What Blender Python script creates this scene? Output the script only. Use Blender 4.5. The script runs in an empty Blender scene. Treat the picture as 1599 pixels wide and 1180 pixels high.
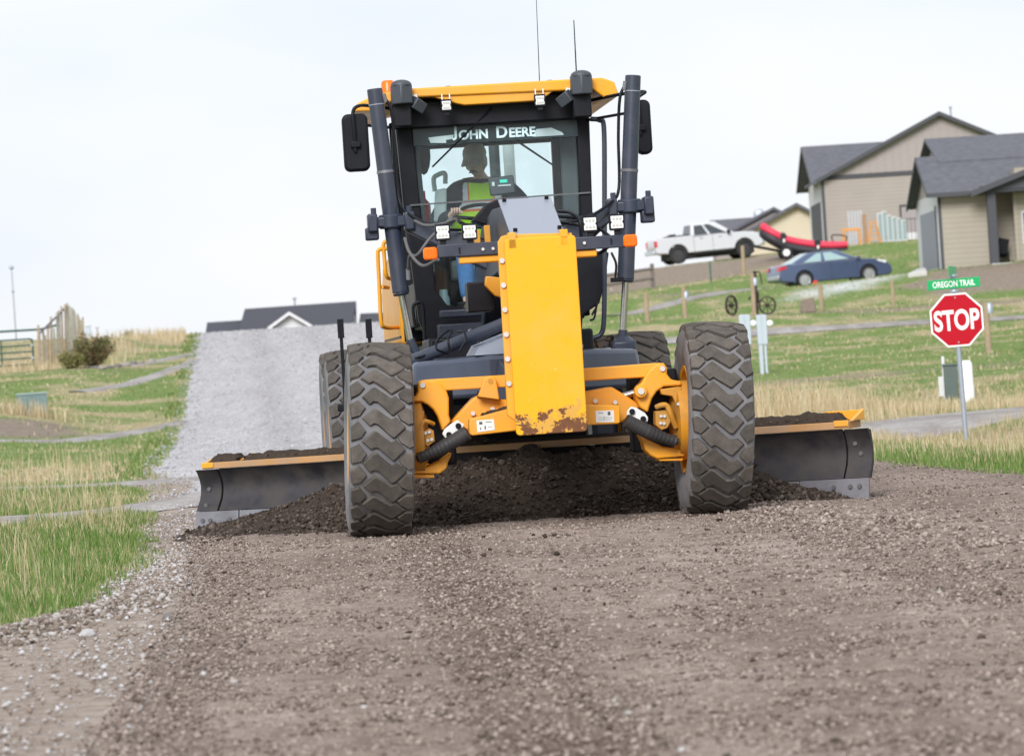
import bpy, bmesh, math, random
import numpy as np
from mathutils import Vector, Matrix, noise as mnoise

random.seed(7)
rng = np.random.default_rng(11)
scene = bpy.context.scene
COL = scene.collection
R_ = math.radians

# ------------------------------------------------------------------ camera
LENS_PX = 6700.0            # focal length in pixels of a 1599 px wide frame
EYE = 1.05                  # camera height above the road
ROLL = R_(3.6)
HORIZON_UP = 16.0
cr, sr = math.cos(ROLL), math.sin(ROLL)
cam_data = bpy.data.cameras.new('camera')
cam = bpy.data.objects.new('camera', cam_data)
COL.objects.link(cam)
cam_data.sensor_width = 36.0
cam_data.sensor_fit = 'HORIZONTAL'
cam_data.lens = LENS_PX / 1599.0 * 36.0
cam_data.clip_start = 0.5
cam_data.clip_end = 6000.0
cam_data.dof.use_dof = True
cam_data.dof.focus_distance = 28.2
cam_data.dof.aperture_fstop = 7.0
_p = math.atan(HORIZON_UP / LENS_PX)
_f = Vector((0, math.cos(_p), -math.sin(_p)))
_r = Vector((cr, 0, -sr))
_u = _r.cross(_f).normalized()
_r = _f.cross(_u).normalized()
cam.matrix_world = Matrix(((_r.x, _u.x, -_f.x, 0), (_r.y, _u.y, -_f.y, 0), (_r.z, _u.z, -_f.z, EYE), (0, 0, 0, 1)))
scene.camera = cam

# ------------------------------------------------------------------ world: bright overcast sky
SUN_EL, SUN_AZ = R_(32), R_(-166)      # azimuth measured clockwise from +Y: behind the camera, a little to the left
world = bpy.data.worlds.new('World')
scene.world = world
world.use_nodes = True
wn, wl = world.node_tree.nodes, world.node_tree.links
wn.clear()
w_out = wn.new('ShaderNodeOutputWorld'); w_bg = wn.new('ShaderNodeBackground')
w_sky = wn.new('ShaderNodeTexSky'); w_sky.sky_type = 'NISHITA'; w_sky.sun_disc = False
w_sky.sun_elevation = SUN_EL; w_sky.sun_rotation = SUN_AZ; w_sky.dust_density = 4.0; w_sky.air_density = 1.2
w_sc = wn.new('ShaderNodeVectorMath'); w_sc.operation = 'SCALE'; w_sc.inputs['Scale'].default_value = 0.1
w_tc = wn.new('ShaderNodeTexCoord')
w_nz = wn.new('ShaderNodeTexNoise'); w_nz.inputs['Scale'].default_value = 5.0; w_nz.inputs['Detail'].default_value = 4.0
w_mp = wn.new('ShaderNodeMapping'); w_mp.inputs['Scale'].default_value = (1, 1, 3.0)
w_rp = wn.new('ShaderNodeValToRGB')
w_rp.color_ramp.elements[0].position = 0.38; w_rp.color_ramp.elements[0].color = (0.745, 0.80, 0.87, 1)
w_rp.color_ramp.elements[1].position = 0.66; w_rp.color_ramp.elements[1].color = (0.855, 0.87, 0.895, 1)
w_mx = wn.new('ShaderNodeMix'); w_mx.data_type = 'RGBA'; w_mx.inputs['Factor'].default_value = 0.92
wl.new(w_tc.outputs['Generated'], w_mp.inputs['Vector']); wl.new(w_mp.outputs['Vector'], w_nz.inputs['Vector'])
wl.new(w_nz.outputs['Fac'], w_rp.inputs['Fac'])
wl.new(w_sky.outputs['Color'], w_sc.inputs[0])
wl.new(w_sc.outputs['Vector'], w_mx.inputs['A']); wl.new(w_rp.outputs['Color'], w_mx.inputs['B'])
wl.new(w_mx.outputs['Result'], w_bg.inputs['Color'])
w_bg.inputs['Strength'].default_value = 1.0
wl.new(w_bg.outputs['Background'], w_out.inputs['Surface'])

sun_d = bpy.data.lights.new('sun', 'SUN'); sun_d.energy = 2.8; sun_d.angle = R_(26); sun_d.color = (1.0, 0.98, 0.965)
sun = bpy.data.objects.new('sun', sun_d); COL.objects.link(sun)
_sd = Vector((math.sin(SUN_AZ) * math.cos(SUN_EL), math.cos(SUN_AZ) * math.cos(SUN_EL), math.sin(SUN_EL)))
sun.rotation_euler = _sd.to_track_quat('Z', 'Y').to_euler()
sun.location = (0, 0, 40)

scene.view_settings.view_transform = 'Standard'
scene.view_settings.look = 'None'
scene.view_settings.exposure = 0.30
scene.view_settings.gamma = 1.0
scene.render.engine = 'CYCLES'
scene.cycles.use_denoising = True
scene.cycles.max_bounces = 8
scene.cycles.transparent_max_bounces = 16
scene.cycles.caustics_reflective = False
scene.cycles.caustics_refractive = False

# ------------------------------------------------------------------ surveying helpers (photo pixel + distance -> point of the place)
def ray(px, py):
    u, v = px - 799.5, 590 - py
    return (u * cr + v * sr) / LENS_PX, (-u * sr + v * cr - HORIZON_UP) / LENS_PX
def at(px, py, Y):
    a, b = ray(px, py)
    return Vector((a * Y, Y, EYE + b * Y))
def atz(px, py, z=0.0):
    a, b = ray(px, py)
    Y = (z - EYE) / b
    return Vector((a * Y, Y, z))
GD, GX, GYAW = 28.0, 0.235, R_(4.0)     # the grader's front axle: distance, side offset, heading
cg, sg = math.cos(GYAW), math.sin(GYAW)
def L(px, py, ly):
    """point of the grader in its own frame (x to its left hand, y rearwards, z up)"""
    a, b = ray(px, py)
    lx = (a * (GD + ly * cg) - GX + ly * sg) / (cg - a * sg)
    return Vector((lx, ly, EYE + b * (GD + lx * sg + ly * cg)))
def g2w(x, y):
    return GX + x * cg - y * sg, GD + x * sg + y * cg

# ------------------------------------------------------------------ numpy noise
def _hash(ix, iy, seed):
    h = (ix.astype(np.int64) * 374761393 + iy.astype(np.int64) * 668265263 + seed * 1442695041) & 0xffffffff
    h = ((h ^ (h >> 13)) * 1274126177) & 0xffffffff
    return ((h ^ (h >> 16)) & 0xffff) / 65535.0
def vnoise(x, y, seed=0):
    x = np.asarray(x, float); y = np.asarray(y, float)
    ix, iy = np.floor(x), np.floor(y); fx, fy = x - ix, y - iy
    fx = fx * fx * (3 - 2 * fx); fy = fy * fy * (3 - 2 * fy)
    a, b = _hash(ix, iy, seed), _hash(ix + 1, iy, seed)
    c, d = _hash(ix, iy + 1, seed), _hash(ix + 1, iy + 1, seed)
    return (a + (b - a) * fx) * (1 - fy) + (c + (d - c) * fx) * fy
def fbm(x, y, o=4, seed=0):
    s, a, t = 0.0, 0.5, 0.0
    for i in range(o):
        s = s + a * vnoise(x * 2 ** i + 13.7 * i, y * 2 ** i - 7.1 * i, seed + i); t += a; a *= 0.5
    return s / t
def sstep(a, b, x):
    t = np.clip((np.asarray(x, float) - a) / (b - a), 0, 1)
    return t * t * (3 - 2 * t)

# ------------------------------------------------------------------ materials
MATS = {}
def nodes_of(name):
    m = bpy.data.materials.new(name); m.use_nodes = True
    nt = m.node_tree
    return m, nt, nt.nodes['Principled BSDF'], nt.nodes, nt.links
def rgba(c): return (c[0], c[1], c[2], 1)
def pm(name, col, rough=0.5, metal=0.0, var=0.12, scale=6.0, bump=0.0, bscale=60.0, dust=0.0, dcol=(0.30, 0.255, 0.21), dscale=3.0, coat=0.0, spec=0.5):
    """painted / plain surface with uneven tone, fine relief and road dust in patches"""
    if name in MATS: return MATS[name]
    m, nt, b, n, l = nodes_of(name)
    tc = n.new('ShaderNodeTexCoord')
    nz = n.new('ShaderNodeTexNoise'); nz.inputs['Scale'].default_value = scale; nz.inputs['Detail'].default_value = 6
    l.new(tc.outputs['Object'], nz.inputs['Vector'])
    mx = n.new('ShaderNodeMix'); mx.data_type = 'RGBA'
    mx.inputs['A'].default_value = rgba([c * (1 - var) for c in col]); mx.inputs['B'].default_value = rgba([min(1, c * (1 + var)) for c in col])
    l.new(nz.outputs['Fac'], mx.inputs['Factor'])
    out = mx.outputs['Result']
    if dust > 0:
        n2 = n.new('ShaderNodeTexNoise'); n2.inputs['Scale'].default_value = dscale; n2.inputs['Detail'].default_value = 8; n2.inputs['Roughness'].default_value = 0.65
        l.new(tc.outputs['Object'], n2.inputs['Vector'])
        mr = n.new('ShaderNodeMapRange'); mr.inputs['From Min'].default_value = 0.35; mr.inputs['From Max'].default_value = 0.75; mr.inputs['To Max'].default_value = dust
        l.new(n2.outputs['Fac'], mr.inputs['Value'])
        m2 = n.new('ShaderNodeMix'); m2.data_type = 'RGBA'; m2.inputs['B'].default_value = rgba(dcol)
        l.new(mr.outputs['Result'], m2.inputs['Factor']); l.new(out, m2.inputs['A'])
        out = m2.outputs['Result']
        mr2 = n.new('ShaderNodeMapRange'); mr2.inputs['To Min'].default_value = rough; mr2.inputs['To Max'].default_value = min(1, rough + 0.4)
        l.new(mr.outputs['Result'], mr2.inputs['Value']); l.new(mr2.outputs['Result'], b.inputs['Roughness'])
    else:
        b.inputs['Roughness'].default_value = rough
    l.new(out, b.inputs['Base Color'])
    b.inputs['Metallic'].default_value = metal
    b.inputs['Specular IOR Level'].default_value = spec
    if coat: b.inputs['Coat Weight'].default_value = coat; b.inputs['Coat Roughness'].default_value = 0.08
    if bump > 0:
        n3 = n.new('ShaderNodeTexNoise'); n3.inputs['Scale'].default_value = bscale; n3.inputs['Detail'].default_value = 5
        l.new(tc.outputs['Object'], n3.inputs['Vector'])
        bp = n.new('ShaderNodeBump'); bp.inputs['Strength'].default_value = bump; bp.inputs['Distance'].default_value = 0.01
        l.new(n3.outputs['Fac'], bp.inputs['Height']); l.new(bp.outputs['Normal'], b.inputs['Normal'])
    MATS[name] = m
    return m
def glass(name, tint=(0.935, 0.985, 0.99), refl=0.06, rough=0.02):
    """thin pane: see-through with a fresnel sheen"""
    m, nt, b, n, l = nodes_of(name)
    n.remove(b)
    out = n['Material Output']
    tr = n.new('ShaderNodeBsdfTransparent'); tr.inputs['Color'].default_value = rgba(tint)
    gl = n.new('ShaderNodeBsdfGlossy'); gl.inputs['Roughness'].default_value = rough; gl.inputs['Color'].default_value = (0.9, 0.95, 1, 1)
    lw = n.new('ShaderNodeLayerWeight'); lw.inputs['Blend'].default_value = .5
    pw = n.new('ShaderNodeMath'); pw.operation = 'POWER'; pw.inputs[1].default_value = 5.0; l.new(lw.outputs['Facing'], pw.inputs[0])
    fr = n.new('ShaderNodeMath'); fr.operation = 'MULTIPLY_ADD'; fr.inputs[1].default_value = .9; fr.inputs[2].default_value = .022; l.new(pw.outputs[0], fr.inputs[0])
    ms = n.new('ShaderNodeMixShader')
    l.new(fr.outputs[0], ms.inputs['Fac']); l.new(tr.outputs['BSDF'], ms.inputs[1]); l.new(gl.outputs['BSDF'], ms.inputs[2])
    # a thin film of road dust
    tc = n.new('ShaderNodeTexCoord'); nz = n.new('ShaderNodeTexNoise'); nz.inputs['Scale'].default_value = 6; nz.inputs['Detail'].default_value = 8; l.new(tc.outputs['Object'], nz.inputs['Vector'])
    mr = n.new('ShaderNodeMapRange'); mr.inputs['From Min'].default_value = .35; mr.inputs['From Max'].default_value = .8; mr.inputs['To Min'].default_value = .004; mr.inputs['To Max'].default_value = .035; l.new(nz.outputs['Fac'], mr.inputs['Value'])
    df = n.new('ShaderNodeBsdfDiffuse'); df.inputs['Color'].default_value = (.45, .42, .38, 1); m2 = n.new('ShaderNodeMixShader')
    l.new(mr.outputs['Result'], m2.inputs['Fac']); l.new(ms.outputs['Shader'], m2.inputs[1]); l.new(df.outputs['BSDF'], m2.inputs[2])
    l.new(m2.outputs['Shader'], out.inputs['Surface'])
    MATS[name] = m
    return m
def island_mat(name, cols, rough=0.8, trans=0.0, spec=0.3):
    """each blade / stone its own tone"""
    m, nt, b, n, l = nodes_of(name)
    g = n.new('ShaderNodeNewGeometry')
    rp = n.new('ShaderNodeValToRGB'); rp.color_ramp.interpolation = 'LINEAR'
    els = rp.color_ramp.elements
    while len(els) < len(cols): els.new(0.5)
    for i, c in enumerate(cols):
        els[i].position = i / max(1, len(cols) - 1); els[i].color = rgba(c)
    l.new(g.outputs['Random Per Island'], rp.inputs['Fac'])
    l.new(rp.outputs['Color'], b.inputs['Base Color'])
    b.inputs['Roughness'].default_value = rough; b.inputs['Specular IOR Level'].default_value = spec
    if trans: 
        out = n['Material Output']
        t = n.new('ShaderNodeBsdfTranslucent'); ms = n.new('ShaderNodeMixShader'); ms.inputs['Fac'].default_value = trans
        l.new(rp.outputs['Color'], t.inputs['Color']); l.new(b.outputs['BSDF'], ms.inputs[1]); l.new(t.outputs['BSDF'], ms.inputs[2]); l.new(ms.outputs['Shader'], out.inputs['Surface'])
    MATS[name] = m
    return m

# ------------------------------------------------------------------ mesh builder
class MB:
    def __init__(s): s.v, s.f = [], []
    def add(s, vs, fs):
        o = len(s.v); s.v += [tuple(p) for p in vs]; s.f += [tuple(i + o for i in f) for f in fs]; return s
    def hexa(s, p):   # 8 points: bottom 0-3 ccw, top 4-7
        return s.add(p, [(3, 2, 1, 0), (4, 5, 6, 7), (0, 1, 5, 4), (1, 2, 6, 5), (2, 3, 7, 6), (3, 0, 4, 7)])
    def box(s, c, d, rot=None):
        c = Vector(c); hx, hy, hz = d[0] / 2, d[1] / 2, d[2] / 2
        p = [Vector(q) for q in ((-hx, -hy, -hz), (hx, -hy, -hz), (hx, hy, -hz), (-hx, hy, -hz), (-hx, -hy, hz), (hx, -hy, hz), (hx, hy, hz), (-hx, hy, hz))]
        if rot is not None: p = [rot @ q for q in p]
        return s.hexa([c + q for q in p])
    def b2(s, x0, x1, y0, y1, z0, z1):
        return s.box(((x0 + x1) / 2, (y0 + y1) / 2, (z0 + z1) / 2), (x1 - x0, y1 - y0, z1 - z0))
    def prism(s, a, b):   # two matching outlines
        n = len(a)
        fs = [tuple(range(n))[::-1], tuple(range(n, 2 * n))] + [(i, (i + 1) % n, n + (i + 1) % n, n + i) for i in range(n)]
        return s.add(list(a) + list(b), fs)
    def py(s, pts, y0, y1, y0b=None):    # outline in x,z extruded along y
        return s.prism([(p[0], y0, p[1]) for p in pts], [(p[0], y1, p[1]) for p in pts])
    def px_(s, pts, x0, x1):   # outline in y,z extruded along x
        return s.prism([(x0, p[0], p[1]) for p in pts], [(x1, p[0], p[1]) for p in pts])
    def pz(s, pts, z0, z1):
        return s.prism([(p[0], p[1], z0) for p in pts], [(p[0], p[1], z1) for p in pts])
    def cyl(s, a, b, r0, r1=None, n=16, caps=True):
        a, b = Vector(a), Vector(b); r1 = r0 if r1 is None else r1
        d = (b - a).normalized(); u = d.orthogonal().normalized(); w = d.cross(u)
        vs = []
        for q, r in ((a, r0), (b, r1)):
            for i in range(n):
                t = 2 * math.pi * i / n
                vs.append(q + u * (r * math.cos(t)) + w * (r * math.sin(t)))
        fs = [(i, (i + 1) % n, n + (i + 1) % n, n + i) for i in range(n)]
        if caps: fs += [tuple(range(n))[::-1], tuple(range(n, 2 * n))]
        return s.add(vs, fs)
    def lathe(s, prof, o, axis, n=32):   # prof: (radius, distance along axis)
        o, d = Vector(o), Vector(axis).normalized(); u = d.orthogonal().normalized(); w = d.cross(u)
        vs, m = [], len(prof)
        for i in range(n):
            t = 2 * math.pi * i / n; e = u * math.cos(t) + w * math.sin(t)
            vs += [o + e * r + d * h for r, h in prof]
        fs = [(i * m + j, ((i + 1) % n) * m + j, ((i + 1) % n) * m + j + 1, i * m + j + 1) for i in range(n) for j in range(m - 1)]
        return s.add(vs, fs)
    def tube(s, pts, r, n=10, sub=6, smooth=True):
        P = [Vector(p) for p in pts]
        rs = r if isinstance(r, (list, tuple)) else [r] * len(P)
        if smooth and len(P) > 2:
            Q, RR = [], []
            E = [P[0] * 2 - P[1]] + P + [P[-1] * 2 - P[-2]]
            for i in range(1, len(E) - 2):
                for k in range(sub):
                    t = k / sub; a, b, c, d = E[i - 1], E[i], E[i + 1], E[i + 2]
                    Q.append(0.5 * ((2 * b) + (c - a) * t + (2 * a - 5 * b + 4 * c - d) * t * t + (3 * b - a - 3 * c + d) * t ** 3))
                    RR.append(rs[i - 1] * (1 - t) + rs[i] * t)
            Q.append(P[-1]); RR.append(rs[-1]); P, rs = Q, RR
        vs, up = [], None
        for i, p in enumerate(P):
            d = (P[min(i + 1, len(P) - 1)] - P[max(i - 1, 0)])
            d = d.normalized() if d.length > 1e-9 else Vector((0, 0, 1))
            if up is None: up = d.orthogonal().normalized()
            up = (up - d * up.dot(d)); up = up.normalized() if up.length > 1e-6 else d.orthogonal().normalized()
            w = d.cross(up)
            vs += [p + up * (rs[i] * math.cos(2 * math.pi * k / n)) + w * (rs[i] * math.sin(2 * math.pi * k / n)) for k in range(n)]
        m = len(P)
        fs = [(i * n + k, i * n + (k + 1) % n, (i + 1) * n + (k + 1) % n, (i + 1) * n + k) for i in range(m - 1) for k in range(n)]
        fs += [tuple(range(n))[::-1], tuple(range((m - 1) * n, m * n))]
        return s.add(vs, fs)
    def ball(s, c, r, n=14, sc=(1, 1, 1)):
        m = max(6, n // 2 + 1); c = Vector(c)
        vs = [c + Vector((sc[0] * r * math.sin(math.pi * j / m) * math.cos(2 * math.pi * i / n), sc[1] * r * math.sin(math.pi * j / m) * math.sin(2 * math.pi * i / n), sc[2] * r * math.cos(math.pi * j / m))) for j in range(m + 1) for i in range(n)]
        fs = [(j * n + i, (j + 1) * n + i, (j + 1) * n + (i + 1) % n, j * n + (i + 1) % n) for j in range(m) for i in range(n)]
        return s.add(vs, fs)
    def build(s, name, mat, parent=None, bevel=0.0, smooth=35, loc=None):
        me = bpy.data.meshes.new(name); me.from_pydata(s.v, [], s.f)
        bm = bmesh.new(); bm.from_mesh(me)
        bmesh.ops.remove_doubles(bm, verts=bm.verts, dist=1e-6)
        bmesh.ops.recalc_face_normals(bm, faces=bm.faces); bm.to_mesh(me); bm.free()
        return link(name, me, mat, parent, bevel, smooth, loc)
def link(name, me, mat, parent=None, bevel=0.0, smooth=35, loc=None):
    if mat is not None and not me.materials: me.materials.append(mat)
    if smooth and len(me.polygons):
        me.polygons.foreach_set('use_smooth', [True] * len(me.polygons))
        me.set_sharp_from_angle(angle=R_(smooth))
    o = bpy.data.objects.new(name, me); COL.objects.link(o)
    if parent is not None: o.parent = parent
    if loc is not None: o.location = loc
    if bevel:
        md = o.modifiers.new('bevel', 'BEVEL'); md.width = bevel; md.segments = 2; md.limit_method = 'ANGLE'; md.angle_limit = R_(40)
    return o
def np_mesh(name, V, F4=None, F3=None):
    """big mesh straight from arrays"""
    me = bpy.data.meshes.new(name)
    V = np.asarray(V, np.float32)
    loops, starts, off = [], [], 0
    if F4 is not None and len(F4): loops.append(np.asarray(F4, np.int32).ravel()); starts.append(np.arange(len(F4), dtype=np.int32) * 4); off = len(F4) * 4
    if F3 is not None and len(F3): loops.append(np.asarray(F3, np.int32).ravel()); starts.append(np.arange(len(F3), dtype=np.int32) * 3 + off)
    lp, st = np.concatenate(loops), np.concatenate(starts)
    me.vertices.add(len(V)); me.vertices.foreach_set('co', V.ravel())
    me.loops.add(len(lp)); me.loops.foreach_set('vertex_index', lp)
    me.polygons.add(len(st)); me.polygons.foreach_set('loop_start', st)
    me.update(calc_edges=True); me.validate()
    return me
def thing(name, label, cat, loc=(0, 0, 0), rotz=0.0, group=None, scale=None):
    o = bpy.data.objects.new(name, None); COL.objects.link(o)
    o.empty_display_size = 0.2
    o.location = loc; o.rotation_euler = (0, 0, rotz)
    return tag(o, label, cat, group)
def tag(o, label, cat, group=None):
    o['label'] = label; o['category'] = cat
    if group: o['group'] = group
    return o
def struct(o, kind='structure', label=None):
    o['kind'] = kind
    if label: o['label'] = label
    return o
def dup(o, parent=None):
    c = o.copy(); COL.objects.link(c); c.parent = parent
    for ch in list(o.children):
        k = ch.copy(); COL.objects.link(k); k.parent = c
        for g in list(ch.children):
            q = g.copy(); COL.objects.link(q); q.parent = k
    return c
_lib = {}
def text_mesh(body, size, extrude=0.002, bold=0.0, space=1.0):
    cu = bpy.data.curves.new('lettering', 'FONT'); cu.body = body; cu.size = size; cu.extrude = extrude; cu.offset = bold
    cu.align_x = 'CENTER'; cu.align_y = 'CENTER'; cu.space_character = space
    o = bpy.data.objects.new('lettering', cu); COL.objects.link(o)
    dg = bpy.context.evaluated_depsgraph_get()
    me = bpy.data.meshes.new_from_object(o.evaluated_get(dg))
    bpy.data.objects.remove(o); bpy.data.curves.remove(cu)
    return me

# ================================================================== terrain
_ZY = np.array([-40, 60, 80, 95, 105, 116, 133, 150, 170, 190, 200, 215, 260, 330, 1500], float)
_ZZ = np.array([0, 0, .07, .26, .62, 1.12, 1.75, 2.3, 2.95, 3.46, 3.56, 3.5, 2.2, 1.0, -8.0], float)
def road_z(Y):
    Y = np.asarray(Y, float)
    return sum(np.interp(Y + d, _ZY, _ZZ) for d in (-6, -3, 0, 3, 6)) / 5
def road_left(Y):
    return np.interp(Y, [0, 12.5, 21, 30, 50, 56, 300, 1500], [-1.0, -1.32, -1.68, -2.35, -3.95, -4.9, -21.0, -60.0])
def road_right(Y):
    return np.interp(Y, [0, 20, 31, 37, 185, 300, 1500], [5.0, 4.4, 3.78, 3.15, -5.3, -12.5, -50.0])
_ctrl = []
def ctl(px, py, Y): _ctrl.append(tuple(at(px, py, Y)))
for y in (0, 15, 30, 45, 58):
    for x in (-40, -20, -10, -5, 0, 5, 10, 20, 40): _ctrl.append((x, y, 0.0))
for y in (70, 85, 95, 105, 116, 133, 150, 170, 190, 205, 230, 270, 330):
    z = float(road_z(y)); _ctrl.append((float(road_left(y)), y, z)); _ctrl.append((float(road_right(y)), y, z))
# left slope
ctl(50, 645, 95); ctl(0, 690, 80); ctl(0, 640, 100); ctl(130, 592, 122); ctl(30, 588, 140); ctl(70, 572, 150); ctl(140, 572, 136)
ctl(100, 528, 165); ctl(140, 527, 190); ctl(210, 528, 195); ctl(255, 524, 185); ctl(290, 516, 178); ctl(305, 514, 186); ctl(290, 545, 152)
ctl(0, 575, 155); ctl(-200, 560, 170); ctl(-200, 640, 95)
for x in (-60, -40): _ctrl.append((x, 190, 3.6)); _ctrl.append((x, 250, 2.0))
_ctrl += [(-25, 240, 1.6), (-30, 320, 0.5)]
# right hillside
ctl(1510, 625, 75); ctl(1185, 584, 100); ctl(1300, 590, 92); ctl(1500, 560, 100); ctl(1599, 590, 80)
ctl(1160, 521, 130); ctl(1380, 508, 130); ctl(1599, 496, 130); ctl(1010, 505, 135); ctl(1100, 496, 142); ctl(1250, 489, 146); ctl(1450, 470, 148)
ctl(950, 470, 170); ctl(1000, 472, 168); ctl(1250, 452, 176); ctl(1360, 440, 177); ctl(1440, 425, 168); ctl(1500, 440, 158); ctl(1599, 425, 160); ctl(1599, 407, 168)
ctl(945, 440, 205); ctl(1010, 424, 218); ctl(1060, 413, 223); ctl(1165, 403, 223); ctl(1230, 394, 222); ctl(1100, 440, 195); ctl(1170, 425, 203); ctl(1330, 389, 205); ctl(1400, 398, 190)
ctl(1290, 384, 225); ctl(1450, 372, 225); ctl(1640, 360, 225); ctl(1200, 408, 252); ctl(900, 470, 185); ctl(850, 490, 170)
ctl(1900, 400, 200); ctl(1900, 470, 130)
for x in (0, 6, 12): _ctrl.append((x, 275, 3.4 + 0.12 * x))
_ctrl += [(30, 300, 5.0), (60, 250, 7.0), (60, 140, 3.5), (90, 200, 6.0), (-90, 100, 1.5), (-120, 300, 0), (120, 400, 2), (0, 420, 0), (60, 600, -3), (-60, 600, -4), (0, 1400, -9), (-400, 800, -6), (400, 800, -6), (-300, 100, 1), (300, 100, 5)]
_C = np.array(_ctrl, float)
def _phi(r2): return np.sqrt(r2 + 36.0)
_d2 = ((_C[:, None, :2] - _C[None, :, :2]) ** 2).sum(-1)
_W = np.linalg.solve(-_phi(_d2) + 0.05 * np.eye(len(_C)), _C[:, 2] - 1.0)
def ground_z(X, Y):
    X = np.asarray(X, float); Y = np.asarray(Y, float); sh = X.shape
    x, y = X.ravel(), Y.ravel(); z = np.empty(len(x))
    for i in range(0, len(x), 20000):
        a, b = x[i:i + 20000], y[i:i + 20000]
        z[i:i + 20000] = 1.0 - _phi((a[:, None] - _C[:, 0]) ** 2 + (b[:, None] - _C[:, 1]) ** 2) @ _W
    z = z * sstep(48, 72, y)
    # roadside ditch on the right, low bank on the left
    rr, rl = road_right(y), road_left(y)
    z = z - 0.20 * np.exp(-((x - rr - 2.6) / 1.3) ** 2) * sstep(32, 44, y) * (1 - sstep(52, 60, y))
    z = z + 0.07 * sstep(0.6, 1.6, rl - x) * (1 - sstep(45, 60, y)) * (fbm(x * .7, y * .5, 3, 5) * 1.4)
    z = z + 0.10 * (fbm(x * .25, y * .2, 3, 9) - .5) * sstep(60, 90, y)
    # the road cuts through
    k = np.where(x < rl, sstep(3.0, 0.3, rl - x) if False else 1 - sstep(0.4, 3.5, rl - x), np.where(x > rr, 1 - sstep(0.4, 3.5, x - rr), 1.0))
    z = z * (1 - k) + (road_z(y) - 0.035) * k
    return z.reshape(sh)
def gz(x, y): return float(ground_z(np.array([x]), np.array([y]))[0])

def ladder(lo, hi, s0, grow, smax):
    out, p, s = [], lo, s0
    while p < hi: out.append(p); p += s; s = min(smax, s * grow)
    out.append(hi); return out
def sheet(name, X, Y, Z, mat, attrs=None):
    ny, nx = X.shape
    V = np.stack([X, Y, Z], -1).reshape(-1, 3)
    i = np.arange(nx - 1)[None, :] + np.arange(ny - 1)[:, None] * nx
    F = np.stack([i, i + 1, i + nx + 1, i + nx], -1).reshape(-1, 4)
    me = np_mesh(name, V, F)
    for k, a in (attrs or {}).items():
        at_ = me.attributes.new(k, 'FLOAT', 'POINT'); at_.data.foreach_set('value', np.asarray(a, np.float32).ravel())
    return struct(link(name, me, mat, smooth=180))

# --- ground cover masks (what grows or lies where)
_grass_edge = ([-40, 12, 16, 19.3, 21.7, 24.5, 28, 31.8, 39, 55, 1500], [-3.2, -2.9, -2.6, -2.36, -2.18, -2.25, -2.35, -2.72, -3.3, -4.95, -70])
def grass_left(Y): return np.interp(Y, *_grass_edge)
_green = []   # x, y, green, weight radius
def gr(px, py, Y, g): p = at(px, py, Y); _green.append((p.x, p.y, g))
for a in ((60, 900, 22, .95), (150, 850, 30, .95), (30, 850, 27, .8), (120, 780, 42, .7), (200, 770, 45, .9), (60, 750, 55, .35), (150, 710, 65, .55), (250, 690, 72, 1), (100, 650, 95, .28), (200, 630, 98, .38), (265, 620, 108, 1),
          (60, 700, 75, .85), (150, 675, 88, .9), (200, 600, 120, .5), (270, 580, 128, .95), (285, 545, 150, .8), (220, 545, 165, .06), (270, 530, 175, .15), (120, 600, 115, .45), (40, 590, 140, .1), (60, 620, 108, .4), (20, 660, 92, .25),
          (1450, 735, 36, .95), (1560, 730, 36, .95), (1300, 640, 50, .08), (1500, 680, 47, .35), (1250, 620, 60, .1), (1400, 600, 72, .25), (1250, 560, 100, .8), (1400, 560, 100, .75), (1550, 550, 98, .85), (1300, 585, 88, .35), (1550, 600, 78, .45),
          (1200, 530, 118, .9), (1350, 525, 115, .8), (1500, 530, 110, .7), (1250, 500, 138, .35), (1400, 490, 138, .3), (1550, 480, 140, .25), (1100, 490, 145, .75), (1000, 490, 148, .6), (1050, 520, 130, .35), (960, 520, 130, .4), (1150, 475, 160, .95), (1300, 455, 170, .9), (1400, 445, 168, .85), (1200, 460, 170, .95),
          (1020, 450, 180, .5), (1100, 440, 192, .55), (1180, 425, 198, .55), (960, 450, 195, .3), (1100, 425, 210, .05), (1000, 432, 212, .05), (1230, 410, 210, .4), (1330, 395, 203, 1), (1400, 400, 190, .95), (1380, 420, 182, 1), (1500, 450, 152, .3), (1560, 440, 155, .25), (1500, 425, 164, .9)): gr(*a)
_G = np.array(_green)
def green_mask(X, Y):
    x, y = np.ravel(X), np.ravel(Y); out = np.empty(len(x))
    for i in range(0, len(x), 20000):
        a, b = x[i:i + 20000, None], y[i:i + 20000, None]
        sy = 0.10 * _G[:, 1] + 1.0; sx = 0.035 * _G[:, 1] + 0.4
        w = np.exp(-0.5 * np.minimum((((a - _G[:, 0]) / sx) ** 2 + ((b - _G[:, 1]) / sy) ** 2), 60)) + 1e-14
        out[i:i + 20000] = (w * _G[:, 2]).sum(1) / w.sum(1)
    return out.reshape(np.shape(X))
def blobs(X, Y, lst):
    o = np.zeros(np.shape(X))
    for px, py, Yc, sx, sy, v in lst:
        p = at(px, py, Yc); o = np.maximum(o, v * np.exp(-0.5 * (((X - p.x) / sx) ** 2 + ((Y - p.y) / sy) ** 2)))
    return o
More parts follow.
